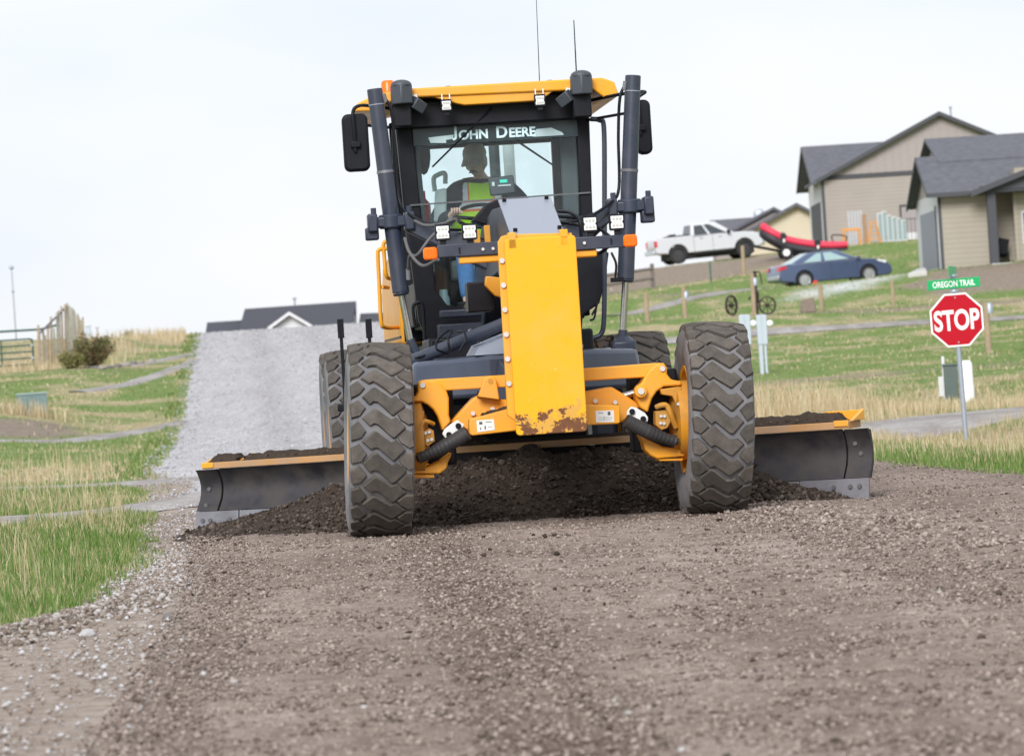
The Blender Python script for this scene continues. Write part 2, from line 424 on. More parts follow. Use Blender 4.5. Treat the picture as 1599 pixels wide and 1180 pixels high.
_dirt = [(960, 440, 206, 3.5, 9, 1), (1030, 430, 208, 3.5, 8, 1), (1100, 422, 209, 3, 8, 1), (1170, 412, 211, 2.5, 7, 1), (1220, 405, 213, 1.5, 5, .8), (1000, 430, 214, 5, 5, 1), (1080, 422, 214, 4, 5, 1), (1160, 412, 214, 3, 4, 1), (1540, 440, 157, 2.0, 6, 1), (1470, 450, 156, .9, 5, .9), (1599, 430, 160, 3, 5, 1), (1300, 493, 140, 5, 3, .55), (1450, 487, 141, 4, 3, .6), (20, 668, 88, 1.0, 3, 1), (1540, 580, 92, 3, 2, .5), (1250, 590, 92, 2, 2, .5), (220, 540, 160, 2.2, 10, .35),
         (950, 430, 216, 4, 4, 1), (1080, 470, 172, 2.5, 2.5, .5), (40, 590, 138, 3, 6, .6)]
_pale = [(1270, 473, 161, 1.0, 3.6, .62), (1320, 467, 163, 1.0, 3.6, .72), (1365, 461, 165, 1.0, 2.6, .62), (1400, 457, 167, .8, 1.8, .6), (1235, 477, 159, .6, 2.0, .5)]

xs = sorted(set([round(v, 4) for v in ladder(8, 500, .16, 1.085, 30)] + [round(-v, 4) for v in ladder(8, 500, .16, 1.085, 30)] + [round(v, 4) for v in np.arange(-8, 8.01, .125)]))
ys = [-60, -30, -12, -2, 4] + ladder(8, 46, .16, 1.0, 1) + ladder(46.1, 240, .18, 1.006, 1.2) + ladder(241, 1500, 2, 1.12, 80)
GXm, GYm = np.meshgrid(np.array(xs), np.array(ys))
GZm = ground_z(GXm, GYm) + 0.03 * (fbm(GXm * 2.2, GYm * 2.2, 3, 21) - .5) * sstep(0, 1, np.abs(GXm - 0.5) - 2)
a_green = np.clip(green_mask(GXm, GYm) * 1.1 + (fbm(GXm * .9, GYm * .45, 4, 31) - .5) * 1.7, 0, 1)
a_dirt = np.clip(blobs(GXm, GYm, _dirt) * 1.5 + (fbm(GXm * .8, GYm * .6, 4, 41) - .62) * 1.2, 0, 1)
ge = grass_left(GYm) + (fbm(GXm * 1.5, GYm * 1.1, 3, 51) - .5) * 0.5
a_grav = np.clip(sstep(-.12, .12, GXm - ge) * (1 - sstep(58, 66, GYm)) * (GXm < 1), 0, 1)
a_grav = np.maximum(a_grav, sstep(-.1, .1, (fbm(GXm * 1.5, GYm * 1.2, 3, 53) - .5) * .6 + .25 - (GXm - road_right(GYm))) * (GXm > 0) * (1 - sstep(58, 66, GYm)))
a_pale = np.clip(blobs(GXm, GYm, _pale), 0, 1)

def ground_material():
    m, nt, b, n, l = nodes_of('ground_cover')
    tc = n.new('ShaderNodeTexCoord')
    def attr(k): a = n.new('ShaderNodeAttribute'); a.attribute_name = k; return a.outputs['Fac']
    def noise(s, d=6, r=.6, w=None):
        q = n.new('ShaderNodeTexNoise'); q.inputs['Scale'].default_value = s; q.inputs['Detail'].default_value = d; q.inputs['Roughness'].default_value = r
        l.new(tc.outputs['Object'], q.inputs['Vector']); return q.outputs['Fac']
    def ramp(f, *cs):
        q = n.new('ShaderNodeValToRGB')
        while len(q.color_ramp.elements) < len(cs): q.color_ramp.elements.new(.5)
        for i, (p, c) in enumerate(cs): q.color_ramp.elements[i].position = p; q.color_ramp.elements[i].color = rgba(c)
        l.new(f, q.inputs['Fac']); return q.outputs['Color']
    def mix(f, a, c):
        q = n.new('ShaderNodeMix'); q.data_type = 'RGBA'; l.new(f, q.inputs['Factor']); l.new(a, q.inputs['A']); l.new(c, q.inputs['B']); return q.outputs['Result']
    def edge(f, nz, k=.5):   # break a soft mask up with noise
        a = n.new('ShaderNodeMath'); a.operation = 'MULTIPLY_ADD'; l.new(nz, a.inputs[0]); a.inputs[1].default_value = k; 
        s = n.new('ShaderNodeMath'); s.operation = 'SUBTRACT'; l.new(f, s.inputs[0]); s.inputs[1].default_value = k * .5; l.new(s.outputs[0], a.inputs[2])
        q = n.new('ShaderNodeMapRange'); q.inputs['From Min'].default_value = .3; q.inputs['From Max'].default_value = .7; l.new(a.outputs[0], q.inputs['Value']); return q.outputs['Result']
    green = ramp(noise(5), (.3, (.085, .145, .035)), (.5, (.15, .22, .06)), (.72, (.25, .285, .11)))
    dry = ramp(noise(4), (.3, (.25, .205, .115)), (.5, (.36, .305, .18)), (.72, (.46, .40, .25)))
    dirt = ramp(noise(6), (.3, (.17, .135, .105)), (.55, (.265, .215, .17)), (.75, (.34, .29, .235)))
    vor = n.new('ShaderNodeTexVoronoi'); vor.inputs['Scale'].default_value = 34; l.new(tc.outputs['Object'], vor.inputs['Vector'])
    stone = ramp(vor.outputs['Color'], (.1, (.20, .15, .115)), (.5, (.34, .275, .23)), (.9, (.47, .415, .375)))
    sandy = ramp(noise(7, 8, .7), (.35, (.27, .205, .165)), (.6, (.43, .365, .315)))
    st2 = mix(edge(noise(2.3, 5), noise(14), .5), stone, sandy)
    pale = ramp(noise(9), (.3, (.4, .42, .40)), (.7, (.72, .74, .75)))
    c = mix(edge(attr('green'), noise(3.0, 8, .7), .9), dry, green)
    c = mix(edge(attr('dirt'), noise(2.0, 8), .6), c, dirt)
    c = mix(edge(attr('pale'), noise(3.0, 8, .75), 1.3), c, pale)
    c = mix(edge(attr('gravel'), noise(5, 6), .5), c, st2)
    l.new(c, b.inputs['Base Color']); b.inputs['Roughness'].default_value = .95; b.inputs['Specular IOR Level'].default_value = .15
    bp = n.new('ShaderNodeBump'); bp.inputs['Strength'].default_value = .8; bp.inputs['Distance'].default_value = .03
    l.new(noise(30, 6, .7), bp.inputs['Height']); l.new(bp.outputs['Normal'], b.inputs['Normal'])
    return m
sheet('ground', GXm, GYm, GZm, ground_material(), {'green': a_green, 'dirt': a_dirt, 'gravel': a_grav, 'pale': a_pale})

# --- roads
def gravel_material(name, cols, sc=34, big=.35, bumpd=.02, var=((.82, .80, .78), (1.12, 1.12, 1.12)), stretch=(2.2, .22), damp=False, vst=None):
    m, nt, b, n, l = nodes_of(name)
    tc = n.new('ShaderNodeTexCoord')
    def vo(s, dist=True):
        v = n.new('ShaderNodeTexVoronoi'); v.inputs['Scale'].default_value = s
        if vst:
            q = n.new('ShaderNodeMapping'); q.inputs['Scale'].default_value = (1, vst, 1); l.new(tc.outputs['Object'], q.inputs['Vector']); l.new(q.outputs['Vector'], v.inputs['Vector'])
        else: l.new(tc.outputs['Object'], v.inputs['Vector'])
        return v
    v1, v2, v3 = vo(sc), vo(sc * 2.7), vo(sc * .33)
    nz = n.new('ShaderNodeTexNoise'); nz.inputs['Scale'].default_value = big; nz.inputs['Detail'].default_value = 7; l.new(tc.outputs['Object'], nz.inputs['Vector'])
    mp = n.new('ShaderNodeMapping'); mp.inputs['Rotation'].default_value = (0, 0, R_(-4)); mp.inputs['Scale'].default_value = (stretch[0], stretch[1], 1); l.new(tc.outputs['Object'], mp.inputs['Vector'])
    ns = n.new('ShaderNodeTexNoise'); ns.inputs['Scale'].default_value = 1.0; ns.inputs['Detail'].default_value = 5; l.new(mp.outputs['Vector'], ns.inputs['Vector'])
    def ramp(f, cs):
        q = n.new('ShaderNodeValToRGB')
        while len(q.color_ramp.elements) < len(cs): q.color_ramp.elements.new(.5)
        for i, c in enumerate(cs): q.color_ramp.elements[i].position = .08 + .84 * i / (len(cs) - 1); q.color_ramp.elements[i].color = rgba(c)
        l.new(f, q.inputs['Fac']); return q.outputs['Color']
    c1, c2 = ramp(v1.outputs['Color'], cols), ramp(v2.outputs['Color'], cols)
    mx = n.new('ShaderNodeMix'); mx.data_type = 'RGBA'; mx.inputs['Factor'].default_value = .38; l.new(c1, mx.inputs['A']); l.new(c2, mx.inputs['B'])
    def mul(a, f, lo, hi):
        r = n.new('ShaderNodeMix'); r.data_type = 'RGBA'; r.inputs['A'].default_value = rgba(lo); r.inputs['B'].default_value = rgba(hi)
        mr = n.new('ShaderNodeMapRange'); mr.inputs['From Min'].default_value = .33; mr.inputs['From Max'].default_value = .67; l.new(f, mr.inputs['Value']); l.new(mr.outputs['Result'], r.inputs['Factor'])
        q = n.new('ShaderNodeMix'); q.data_type = 'RGBA'; q.blend_type = 'MULTIPLY'; q.inputs['Factor'].default_value = 1; l.new(a, q.inputs['A']); l.new(r.outputs['Result'], q.inputs['B']); return q.outputs['Result']
    m3 = n.new('ShaderNodeMix'); m3.data_type = 'RGBA'; m3.inputs['Factor'].default_value = .22; l.new(mx.outputs['Result'], m3.inputs['A']); l.new(ramp(v3.outputs['Color'], cols), m3.inputs['B'])
    c = mul(m3.outputs['Result'], nz.outputs['Fac'], *var); c = mul(c, ns.outputs['Fac'], *var)
    if damp:
        at_ = n.new('ShaderNodeAttribute'); at_.attribute_name = 'damp'
        q = n.new('ShaderNodeMix'); q.data_type = 'RGBA'; q.blend_type = 'MULTIPLY'; l.new(at_.outputs['Fac'], q.inputs['Factor']); l.new(c, q.inputs['A']); q.inputs['B'].default_value = (.66, .62, .59, 1); c = q.outputs['Result']
    l.new(c, b.inputs['Base Color']); b.inputs['Roughness'].default_value = .95; b.inputs['Specular IOR Level'].default_value = .2
    bp = n.new('ShaderNodeBump'); bp.inputs['Strength'].default_value = 1.0; bp.inputs['Distance'].default_value = bumpd
    ad = n.new('ShaderNodeMath'); ad.operation = 'ADD'; l.new(v1.outputs['Distance'], ad.inputs[0]); l.new(v2.outputs['Distance'], ad.inputs[1])
    l.new(ad.outputs[0], bp.inputs['Height']); l.new(bp.outputs['Normal'], b.inputs['Normal'])
    MATS[name] = m
    return m
M_fresh = gravel_material('fresh_graded_gravel', [(.13, .097, .08), (.285, .225, .19), (.37, .30, .26), (.50, .425, .375)], sc=36, bumpd=.013, damp=True)
M_old = gravel_material('pale_road_gravel', [(.31, .30, .305), (.375, .365, .375), (.415, .405, .415), (.48, .47, .485)], sc=16, bumpd=.0008, var=((.94, .94, .945), (1.04, 1.04, 1.04)), stretch=(2.5, .02), vst=.05, damp=True)
M_path = gravel_material('path_gravel', [(.25, .23, .22), (.36, .34, .33), (.46, .44, .44)], sc=12)
def strip_sheet(name, mat, ys_, fl, fr, nx, lift, jit=.12, relief=0.0):
    Y = np.repeat(np.array(ys_)[:, None], nx, 1); t = np.linspace(0, 1, nx)[None, :]
    yl = Y[:, :1]
    lft = fl(yl) + (fbm(yl * 1.3, yl * 0 + 3, 4, 61) - .5) * jit * 2; rgt = fr(yl) + (fbm(yl * 1.3, yl * 0 + 9, 4, 67) - .5) * jit * 2
    X = lft * (1 - t) + rgt * t
    Z = np.repeat(road_z(yl), nx, 1) + lift
    edge = np.minimum(t, 1 - t) * (rgt - lft)
    Z = Z - .05 * (1 - sstep(0, .5, edge)) * (lift > 0)
    damp = np.zeros_like(X)
    if name == 'road': damp = .55 * (np.exp(-((t - .30) / .055) ** 2) + np.exp(-((t - .60) / .055) ** 2) + .6 * np.exp(-((t - .80) / .04) ** 2)) * (.3 + fbm(X * 1.5, Y * .12, 3, 89))
    if relief is not None and relief > 0:
        Z = Z + relief * ((fbm(X * 5, Y * 5, 4, 71) - .5) * .9 + (vnoise(X * 22, Y * 22, 75) - .5) * .35)
        # wheel track and the ridge left by earlier passes
        for k_, (xo, dp) in enumerate(((-.55, 1.0), (1.55, .45))):
            xc = xo - .046 * (Y - 26) + .05 * (fbm(Y * .25, Y * 0 + k_, 2, 81) - .5); g_ = np.exp(-((X - xc) / .23) ** 4)
            damp = np.maximum(damp, dp * g_ * (.25 + .95 * fbm(X * 4, Y * 2.2, 4, 83 + k_)) * (1 - .6 * sstep(26, 30, Y)))
            Z = Z - .014 * dp * g_ + .012 * dp * g_ * np.clip(np.sin(2 * np.pi * (Y / .15 + 1.6 * np.abs(X - xc) / .3)), -.3, 1) * (vnoise(X * 2.5, Y * 3, 77) > .35)
        for xo, wd_, dp in ((-1.1, .12, .5), (.35, .35, .28), (.95, .10, .4), (2.6, .5, .45)):
            damp = np.maximum(damp, dp * np.exp(-((X - xo + .05 * (Y - 24)) / wd_) ** 2) * fbm(X * 2.5, Y * .9, 4, 87))
        Z = Z + .035 * np.exp(-((X - 2.1 + .11 * (Y - 24)) / .5) ** 2) * fbm(X * 2, Y * 1.5, 3, 79)
    if name == 'graded_road': Z = Z - .07 * sstep(np.max(Y) - .5, np.max(Y), Y)
    return sheet(name, X, Y, Z, mat, {'damp': np.clip(damp, 0, 1)})
strip_sheet('road', M_old, ladder(29.5, 60, .4, 1, 1) + ladder(60.5, 330, .8, 1, 1) + ladder(332, 900, 6, 1, 9), lambda y: np.minimum(road_left(y), road_left(y)), road_right, 40, .004, jit=.10)
strip_sheet('graded_road', M_fresh, [-30, -10, 0, 5, 8] + ladder(9, 32, .05, 1, 1), road_left, lambda y: road_right(y) + .4, 150, .016, jit=.1, relief=.035)
strip_sheet('graded_road', M_fresh, ladder(31.6, 50, .12, 1, 1), lambda y: -.6 - .055 * (y - 30) + .25 * (y - 32), lambda y: road_right(y) + .45, 60, .012, jit=.15, relief=.03)
# freshly turned earth left of and behind the far end of the blade
def path(name, pts, width, mat=M_path, lift=.03, jit=.25):
    P = [np.array(p, float) for p in pts]
    dense = []
    for a, b in zip(P[:-1], P[1:]):
        k = max(2, int(np.linalg.norm(b - a) / .5))
        dense += [a + (b - a) * i / k for i in range(k)]
    dense.append(P[-1]); Q = np.array(dense)
    for _ in range(6): Q[1:-1] = (Q[:-2] + 2 * Q[1:-1] + Q[2:]) / 4
    T = np.gradient(Q, axis=0); T /= np.linalg.norm(T, axis=1)[:, None]; N = np.stack([T[:, 1], -T[:, 0]], 1)
    w = width / 2 + (fbm(Q[:, 0] * .8, Q[:, 1] * .8, 3, 83) - .5) * jit * 2
    t = np.linspace(-1, 1, 9)
    X = Q[:, 0:1] + N[:, 0:1] * w[:, None] * t; Y = Q[:, 1:2] + N[:, 1:2] * w[:, None] * t
    Z = ground_z(X, Y) + lift - .04 * np.abs(t)[None, :] ** 4
    sheet(name, X, Y, Z, mat)
    return Q, width
PATHS = []
def pxy(px, py, Y): p = at(px, py, Y); return (p.x, p.y)
PATHS.append(path('side_street', [(-40, 45), (-12, 47.8), (-5.9, 49.2), (-4.2, 50.2), (-2.5, 51)], 2.0, lift=.035))
PATHS.append(path('side_street', [(1.5, 53), (4.5, 55.2), (7.1, 59.4), (14, 68), (40, 90)], 3.4, lift=.045))
PATHS.append(path('track', [(-20, 29), (-6, 34.8), (-3.9, 37.6), (-3.0, 40.5), (-2.8, 43)], 1.1, lift=.05))
PATHS.append(path('driveway', [(-30, 74), pxy(0, 690, 80), pxy(100, 683, 84), pxy(200, 669, 90), pxy(285, 655, 96)], .85, jit=.1))
PATHS.append(path('driveway', [pxy(120, 600, 115), pxy(160, 597, 117), pxy(200, 589, 119.5), pxy(235, 580, 125), pxy(310, 560, 140)], .7, jit=.1))
PATHS.append(path('driveway', [pxy(140, 577, 134), pxy(200, 573, 137), pxy(300, 553, 148)], .9, jit=.1))
PATHS.append(path('driveway', [pxy(930, 531, 128), pxy(1160, 521, 130), pxy(1380, 508, 130), pxy(1599, 496, 130), pxy(1900, 480, 130)], 2.2, lift=.06))
PATHS.append(path('driveway', [pxy(960, 490, 160), pxy(1060, 470, 166), pxy(1180, 450, 171), pxy(1230, 443, 174)], 1.3, lift=.05))
def on_path(x, y, pad=.1):
    o = np.zeros(len(x), bool)
    for Q, w in PATHS:
        q = Q[::2]
        for i in range(0, len(x), 8000):
            d = ((x[i:i + 8000, None] - q[:, 0]) ** 2 + (y[i:i + 8000, None] - q[:, 1]) ** 2).min(1)
            o[i:i + 8000] |= d < (w / 2 + pad) ** 2
    return o

# --- grass
def blades(name, x, y, h, w, mat, lean=.5, sink=.02):
    N = len(x)
    if N == 0: return
    z = ground_z(x, y) - sink
    a = rng.uniform(0, 2 * np.pi, N); la = rng.uniform(0, 2 * np.pi, N); ll = rng.uniform(.1, 1, N) * lean * h
    dx, dy = np.cos(a) * w / 2, np.sin(a) * w / 2
    V = np.empty((N, 5, 3))
    B = np.stack([x, y, z], 1)
    mid = B + np.stack([np.cos(la) * ll * .35, np.sin(la) * ll * .35, h * .58], 1)
    tip = B + np.stack([np.cos(la) * ll, np.sin(la) * ll, h], 1)
    D = np.stack([dx, dy, np.zeros(N)], 1)
    V[:, 0], V[:, 1], V[:, 2], V[:, 3], V[:, 4] = B - D, B + D, mid + D * .75, mid - D * .75, tip
    o = np.arange(N)[:, None] * 5
    me = np_mesh(name, V.reshape(-1, 3), o + np.array([[0, 1, 2, 3]]), o + np.array([[3, 2, 4]]))
    return struct(link(name, me, mat, smooth=0), 'stuff')
M_gg = island_mat('green_grass_blades', [(.055, .13, .022), (.10, .205, .034), (.15, .26, .055), (.23, .30, .095), (.40, .36, .20)], .6, .3)
M_gh = island_mat('hill_grass_blades', [(.085, .15, .035), (.13, .21, .05), (.18, .26, .07), (.26, .30, .12), (.36, .33, .18)], .7, .3)
M_gd = island_mat('dry_grass_blades', [(.36, .27, .15), (.50, .395, .235), (.60, .495, .325), (.70, .60, .43), (.42, .35, .19)], .8, .3)
def scatter(n, x0, x1, y0, y1, wedge=None):
    y = rng.uniform(y0, y1, n); x = rng.uniform(0, 1, n)
    lo = x0(y) if callable(x0) else x0; hi = x1(y) if callable(x1) else x1
    return lo + (hi - lo) * x, y
def gl2(y): return grass_left(y) + .02
# near left verge
x, y = scatter(90000, lambda y: -.135 * y - .6, gl2, 17.5, 48)
jag = (fbm(x * 1.5, y * 1.1, 3, 51) - .5) * 0.5
k = (x < grass_left(y) + jag + .02) & ~on_path(x, y, .05); x, y = x[k], y[k]
d = grass_left(y) - x; tall = .6 + .8 * fbm(x * 1.2, y * .9, 3, 91)
gm = np.clip(green_mask(x, y) + (fbm(x * 1.1, y * .6, 3, 95) - .5) * .9, 0, 1)
isg = rng.uniform(0, 1, len(x)) < gm * .95 + .06
h = rng.uniform(.03, .12, len(x)) * tall * (.55 + .45 * sstep(0, .3, d))
w = rng.uniform(.004, .009, len(x)) * np.maximum(1, y / 28)
blades('verge_grass', x[isg], y[isg], h[isg] * 1.05, w[isg], M_gg)['label'] = 'bright green grass on the verge left of the road'
blades('dry_verge_grass', x[~isg], y[~isg], h[~isg] * 1.1, w[~isg], M_gd)['label'] = 'dry straw grass among the green on the left verge'
# dead stalks, left
x, y = scatter(2600, lambda y: -.135 * y - .5, lambda y: grass_left(y) - .25, 20, 62)
k = (~on_path(x, y, .05)) & (fbm(x * .9, y * .5, 3, 97) > .56 - .16 * ((y > 22) & (y < 27) & (x < -2.75)) - .2 * ((y > 53) & (x > -7.2) & (x < -5.6))); x, y = x[k], y[k]
blades('dead_stalks', x, y, rng.uniform(.2, .5, len(x)), np.full(len(x), .0036) * np.maximum(1, y / 24), M_gd, lean=.4)['label'] = 'tall dead grass stalks on the left verge'
# right verge and tall straw
x, y = scatter(9000, lambda y: road_right(y) + .1, lambda y: road_right(y) + 1.4, 29, 50)
k = ~on_path(x, y, .05) & (fbm(x * 2, y * 2, 2, 99) > .32); x, y = x[k], y[k]
blades('roadside_grass', x, y, rng.uniform(.05, .13, len(x)), np.full(len(x), .009), M_gg)['label'] = 'green grass fringe along the right road edge'
x, y = scatter(34000, lambda y: road_right(y) + .5, lambda y: .14 * y + 1.5, 36, 80)
k = ~on_path(x, y, .15); x, y = x[k], y[k]
gm = np.clip(green_mask(x, y) + (fbm(x * 1.0, y * .5, 3, 101) - .5) * .8, 0, 1); isg = rng.uniform(0, 1, len(x)) < gm * .85
clump = sstep(.35, .7, fbm(x * .8, y * .45, 3, 103))
left_ = 1 - sstep(.062, .098, x / y)
hh = np.where(isg, rng.uniform(.05, .14, len(x)), rng.uniform(.05, .17, len(x)) + np.where(y > 56, (.10 + .46 * left_) * clump * (1 - sstep(66, 78, y)), .10 * clump ** 2))
thin = rng.random(len(x)) < np.where(y < 56, .55 + .4 * clump, .8)
x, y, isg, hh = x[thin], y[thin], isg[thin], hh[thin]
ww = np.where(isg, .012, .009) * np.maximum(1, y / 45)
blades('field_grass', x[isg], y[isg], hh[isg], ww[isg], M_gh)['label'] = 'green grass scattered through the straw right of the road'
blades('straw_grass', x[~isg], y[~isg], hh[~isg], ww[~isg], M_gd, lean=.4)['label'] = 'tall pale straw grass right of the road'
# hillside tufts, both sides
def tufts(n, x0, x1, y0, y1, hmax):
    x, y = scatter(n, x0, x1, y0, y1)
    k = ~on_path(x, y, .1) & ((x < road_left(y) - .1) | (x > road_right(y) + .1)) & (blobs(x, y, _dirt) < .55 + rng.uniform(-.3, .3, len(x))); x, y = x[k], y[k]
    gm = np.clip(green_mask(x, y) * 1.1 + (fbm(x * .9, y * .45, 4, 31) - .5) * 1.7, 0, 1); isg = rng.uniform(0, 1, len(x)) < gm
    h = rng.uniform(.3, 1, len(x)) ** 1.5 * hmax * (.5 + fbm(x * .5, y * .3, 3, 105)); w = .00022 * y + .006
    return x, y, isg, h, w
x, y, g, h, w = tufts(42000, lambda y: -.14 * y - 1, lambda y: road_left(y), 44, 205, .085)
x2, y2, g2, h2, w2 = tufts(60000, lambda y: road_right(y), lambda y: .14 * y + 2, 66, 222, .10)
x, y, g, h, w = [np.concatenate(q) for q in ((x, x2), (y, y2), (g, g2), (h, h2), (w, w2))]
blades('hillside_grass', x[g], y[g], h[g], w[g], M_gh, lean=.7)['label'] = 'green tufts over the far slopes'
blades('dry_hillside_grass', x[~g], y[~g], h[~g] * 1.15, w[~g], M_gd, lean=.6)['label'] = 'dry tufts over the far slopes'
# long straw along the skyline berm on the left and beneath the palisade
ye = rng.uniform(50, 190, 5200); sd = rng.random(5200) < .6
xe = np.where(sd, road_left(ye) + rng.normal(-.16, .14, 5200), road_right(ye) + rng.normal(.16, .14, 5200)); ke = (fbm(ye * .35, sd * 9.0, 3, 109) > .46) & ~on_path(xe, ye, .1); xe, ye = xe[ke], ye[ke]
blades('edge_grass', xe, ye, rng.uniform(.05, .17, len(xe)), .0003 * ye + .008, M_gh, lean=.7)['label'] = 'ragged grass creeping over the edges of the pale road'
pts = [pxy(q, 520, 178) for q in (270, 290, 305)] + [pxy(q, 560, 150) for q in (75, 95, 120)]
x = np.concatenate([rng.normal(p[0], 1.2, 500) for p in pts]); y = np.concatenate([rng.normal(p[1], 6, 500) for p in pts])
k = (x < road_left(y) - .5); x, y = x[k], y[k]
blades('berm_straw', x, y, rng.uniform(.15, .55, len(x)), np.full(len(x), .03), M_gd, lean=.35)['label'] = 'straw grass on the berm left of the crest'

# --- loose stones
_t = (1 + 5 ** .5) / 2
_IV = np.array([(-1, _t, 0), (1, _t, 0), (-1, -_t, 0), (1, -_t, 0), (0, -1, _t), (0, 1, _t), (0, -1, -_t), (0, 1, -_t), (_t, 0, -1), (_t, 0, 1), (-_t, 0, -1), (-_t, 0, 1)], float); _IV /= np.linalg.norm(_IV[0])
_IF = np.array([(0, 11, 5), (0, 5, 1), (0, 1, 7), (0, 7, 10), (0, 10, 11), (1, 5, 9), (5, 11, 4), (11, 10, 2), (10, 7, 6), (7, 1, 8), (3, 9, 4), (3, 4, 2), (3, 2, 6), (3, 6, 8), (3, 8, 9), (4, 9, 5), (2, 4, 11), (6, 2, 10), (8, 6, 7), (9, 8, 1)])
_OV = np.array([(1, 0, 0), (-1, 0, 0), (0, 1, 0), (0, -1, 0), (0, 0, 1), (0, 0, -1)], float)
_OF = np.array([(0, 2, 4), (2, 1, 4), (1, 3, 4), (3, 0, 4), (2, 0, 5), (1, 2, 5), (3, 1, 5), (0, 3, 5)])
def stones(name, x, y, z, r, mat, squash=.65, rough=.28, smooth=0, small=False):
    N = len(x); BV, BF = (_OV, _OF) if small else (_IV, _IF); nb_ = len(BV)
    s = BV[None] * (1 + rng.uniform(-rough, rough, (N, nb_, 1))) + (rng.uniform(-.3, .3, (N, nb_, 3)) if small else 0)
    s = s * np.stack([rng.uniform(.75, 1.35, N), rng.uniform(.75, 1.2, N), rng.uniform(squash * .75, squash * 1.25, N)], 1)[:, None, :]
    a = rng.uniform(0, 2 * np.pi, N); c, q = np.cos(a)[:, None], np.sin(a)[:, None]
    V = np.stack([s[..., 0] * c - s[..., 1] * q, s[..., 0] * q + s[..., 1] * c, s[..., 2]], -1) * r[:, None, None] + np.stack([x, y, z], 1)[:, None, :]
    me = np_mesh(name, V.reshape(-1, 3), None, (np.arange(N)[:, None, None] * nb_ + BF[None]).reshape(-1, 3))
    return struct(link(name, me, mat, smooth=smooth), 'stuff')
M_st = island_mat('brown_gravel_stones', [(.075, .057, .047), (.175, .14, .12), (.245, .20, .174), (.31, .255, .222), (.39, .33, .292)], .95, spec=.1)
M_sw = island_mat('pale_gravel_stones', [(.19, .14, .11), (.27, .215, .18), (.33, .285, .255), (.40, .375, .365), (.52, .515, .53)], .9, spec=.25)
M_cl = island_mat('dark_soil_clods', [(.030, .023, .018), (.048, .036, .029), (.066, .050, .041), (.088, .069, .057), (.14, .113, .097)], .97, spec=.12)
# road pebbles, denser on the ridge to the right
x, y = scatter(105000, lambda y: np.maximum(road_left(y), -.13 * y - .4), lambda y: np.minimum(road_right(y), .13 * y + .6), 9.5, 30.5)
x2, y2 = scatter(7000, lambda y: np.full_like(y, 1.0) - .055 * (y - 30), lambda y: road_right(y) + .2, 30.5, 43); x, y = np.concatenate([x, x2]), np.concatenate([y, y2])
r = .0038 + .0105 * rng.random(len(x)) ** 3.5
ridge = np.exp(-((x - 2.1 + .11 * (y - 24)) / .45) ** 2); r = r * (1 + 1.1 * ridge * rng.random(len(x)))
stones('road_gravel', x, y, road_z(y) + .016 + r * .15 + .035 * ridge * fbm(x * 2, y * 1.5, 3, 79), r, M_st, small=True)['label'] = 'loose brown gravel over the graded road'
x, y = scatter(120, lambda y: np.maximum(road_left(y), -.13 * y - .4), lambda y: np.minimum(road_right(y), .13 * y + .6), 10.5, 29)
r = rng.uniform(.007, .019, len(x)) * (.6 + .4 * y / 28)
stones('loose_clods', x, y, road_z(y) + .02 + r * .3, r, M_cl, .8)['label'] = 'dark crumbs of damp soil strewn over the graded road'
x, y = scatter(60, lambda y: np.maximum(road_left(y), -.13 * y - .4), lambda y: np.minimum(road_right(y), .13 * y + .6), 10.5, 29)
r = rng.uniform(.006, .016, len(x))
stones('pale_pebbles', x, y, road_z(y) + .018 + r * .3, r, M_sw, .6)['label'] = 'pale pebbles lying on the graded road'
# pale stones of the left shoulder
x, y = scatter(36000, lambda y: np.maximum(-.135 * y - .6, grass_left(y) - .15), lambda y: road_left(y) + .12, 9.5, 52)
pat = fbm(x * 1.3, y * .55, 4, 107)
k = (rng.random(len(x)) < sstep(.34, .66, pat) * .75) | ((y < 22) & (rng.random(len(x)) < .22)) | ((y > 22.5) & (y < 28.5) & (rng.random(len(x)) < .8)); x, y = x[k], y[k]
r = .0035 + .0135 * rng.random(len(x)) ** 3
stones('shoulder_gravel', x, y, ground_z(x, y) + r * .25 + .01, r, M_sw, .6, small=True)['label'] = 'pale washed gravel on the left shoulder'
x, y = scatter(24000, lambda y: road_left(y) - .1, lambda y: road_right(y) + .1, 33, 192)
y = 33 + (y - 33) ** 1.0; r = (.010 + .020 * rng.random(len(x)) ** 2) * (.5 + y / 160)
k = (x < .2 - .06 * (y - 30) + 1.0) | (y > 50); x, y, r = x[k], y[k], r[k]
stones('upper_road_gravel', x, y, road_z(y) + .004 + r * .1, r, island_mat('upper_road_stones', [(.20, .195, .20), (.32, .315, .325), (.40, .395, .41), (.48, .475, .49), (.58, .575, .59)], .95, spec=.1), .55, small=True)['label'] = 'loose pale gravel on the road climbing to the crest'
# earth and stones pushed against the near verge
t = rng.random(3600); x = np.interp(t, [0, 1], [-2.75, -1.98]) + rng.normal(0, .13, len(t)); y = np.interp(t, [0, 1], [17.2, 22.2]) + rng.normal(0, .35, len(t))
r = .004 + .016 * rng.random(len(t)) ** 3
stones('verge_rubble', x, y, ground_z(x, y) + r * .3 + .04 * np.exp(-((x - np.interp(y, [17.2, 22.2], [-2.75, -1.98])) / .12) ** 2), r, island_mat('rubble_stones', [(.13, .10, .08), (.21, .17, .14), (.30, .26, .23), (.46, .44, .43)], .95), .8)['label'] = 'brown rubble pushed up along the near edge of the grass'

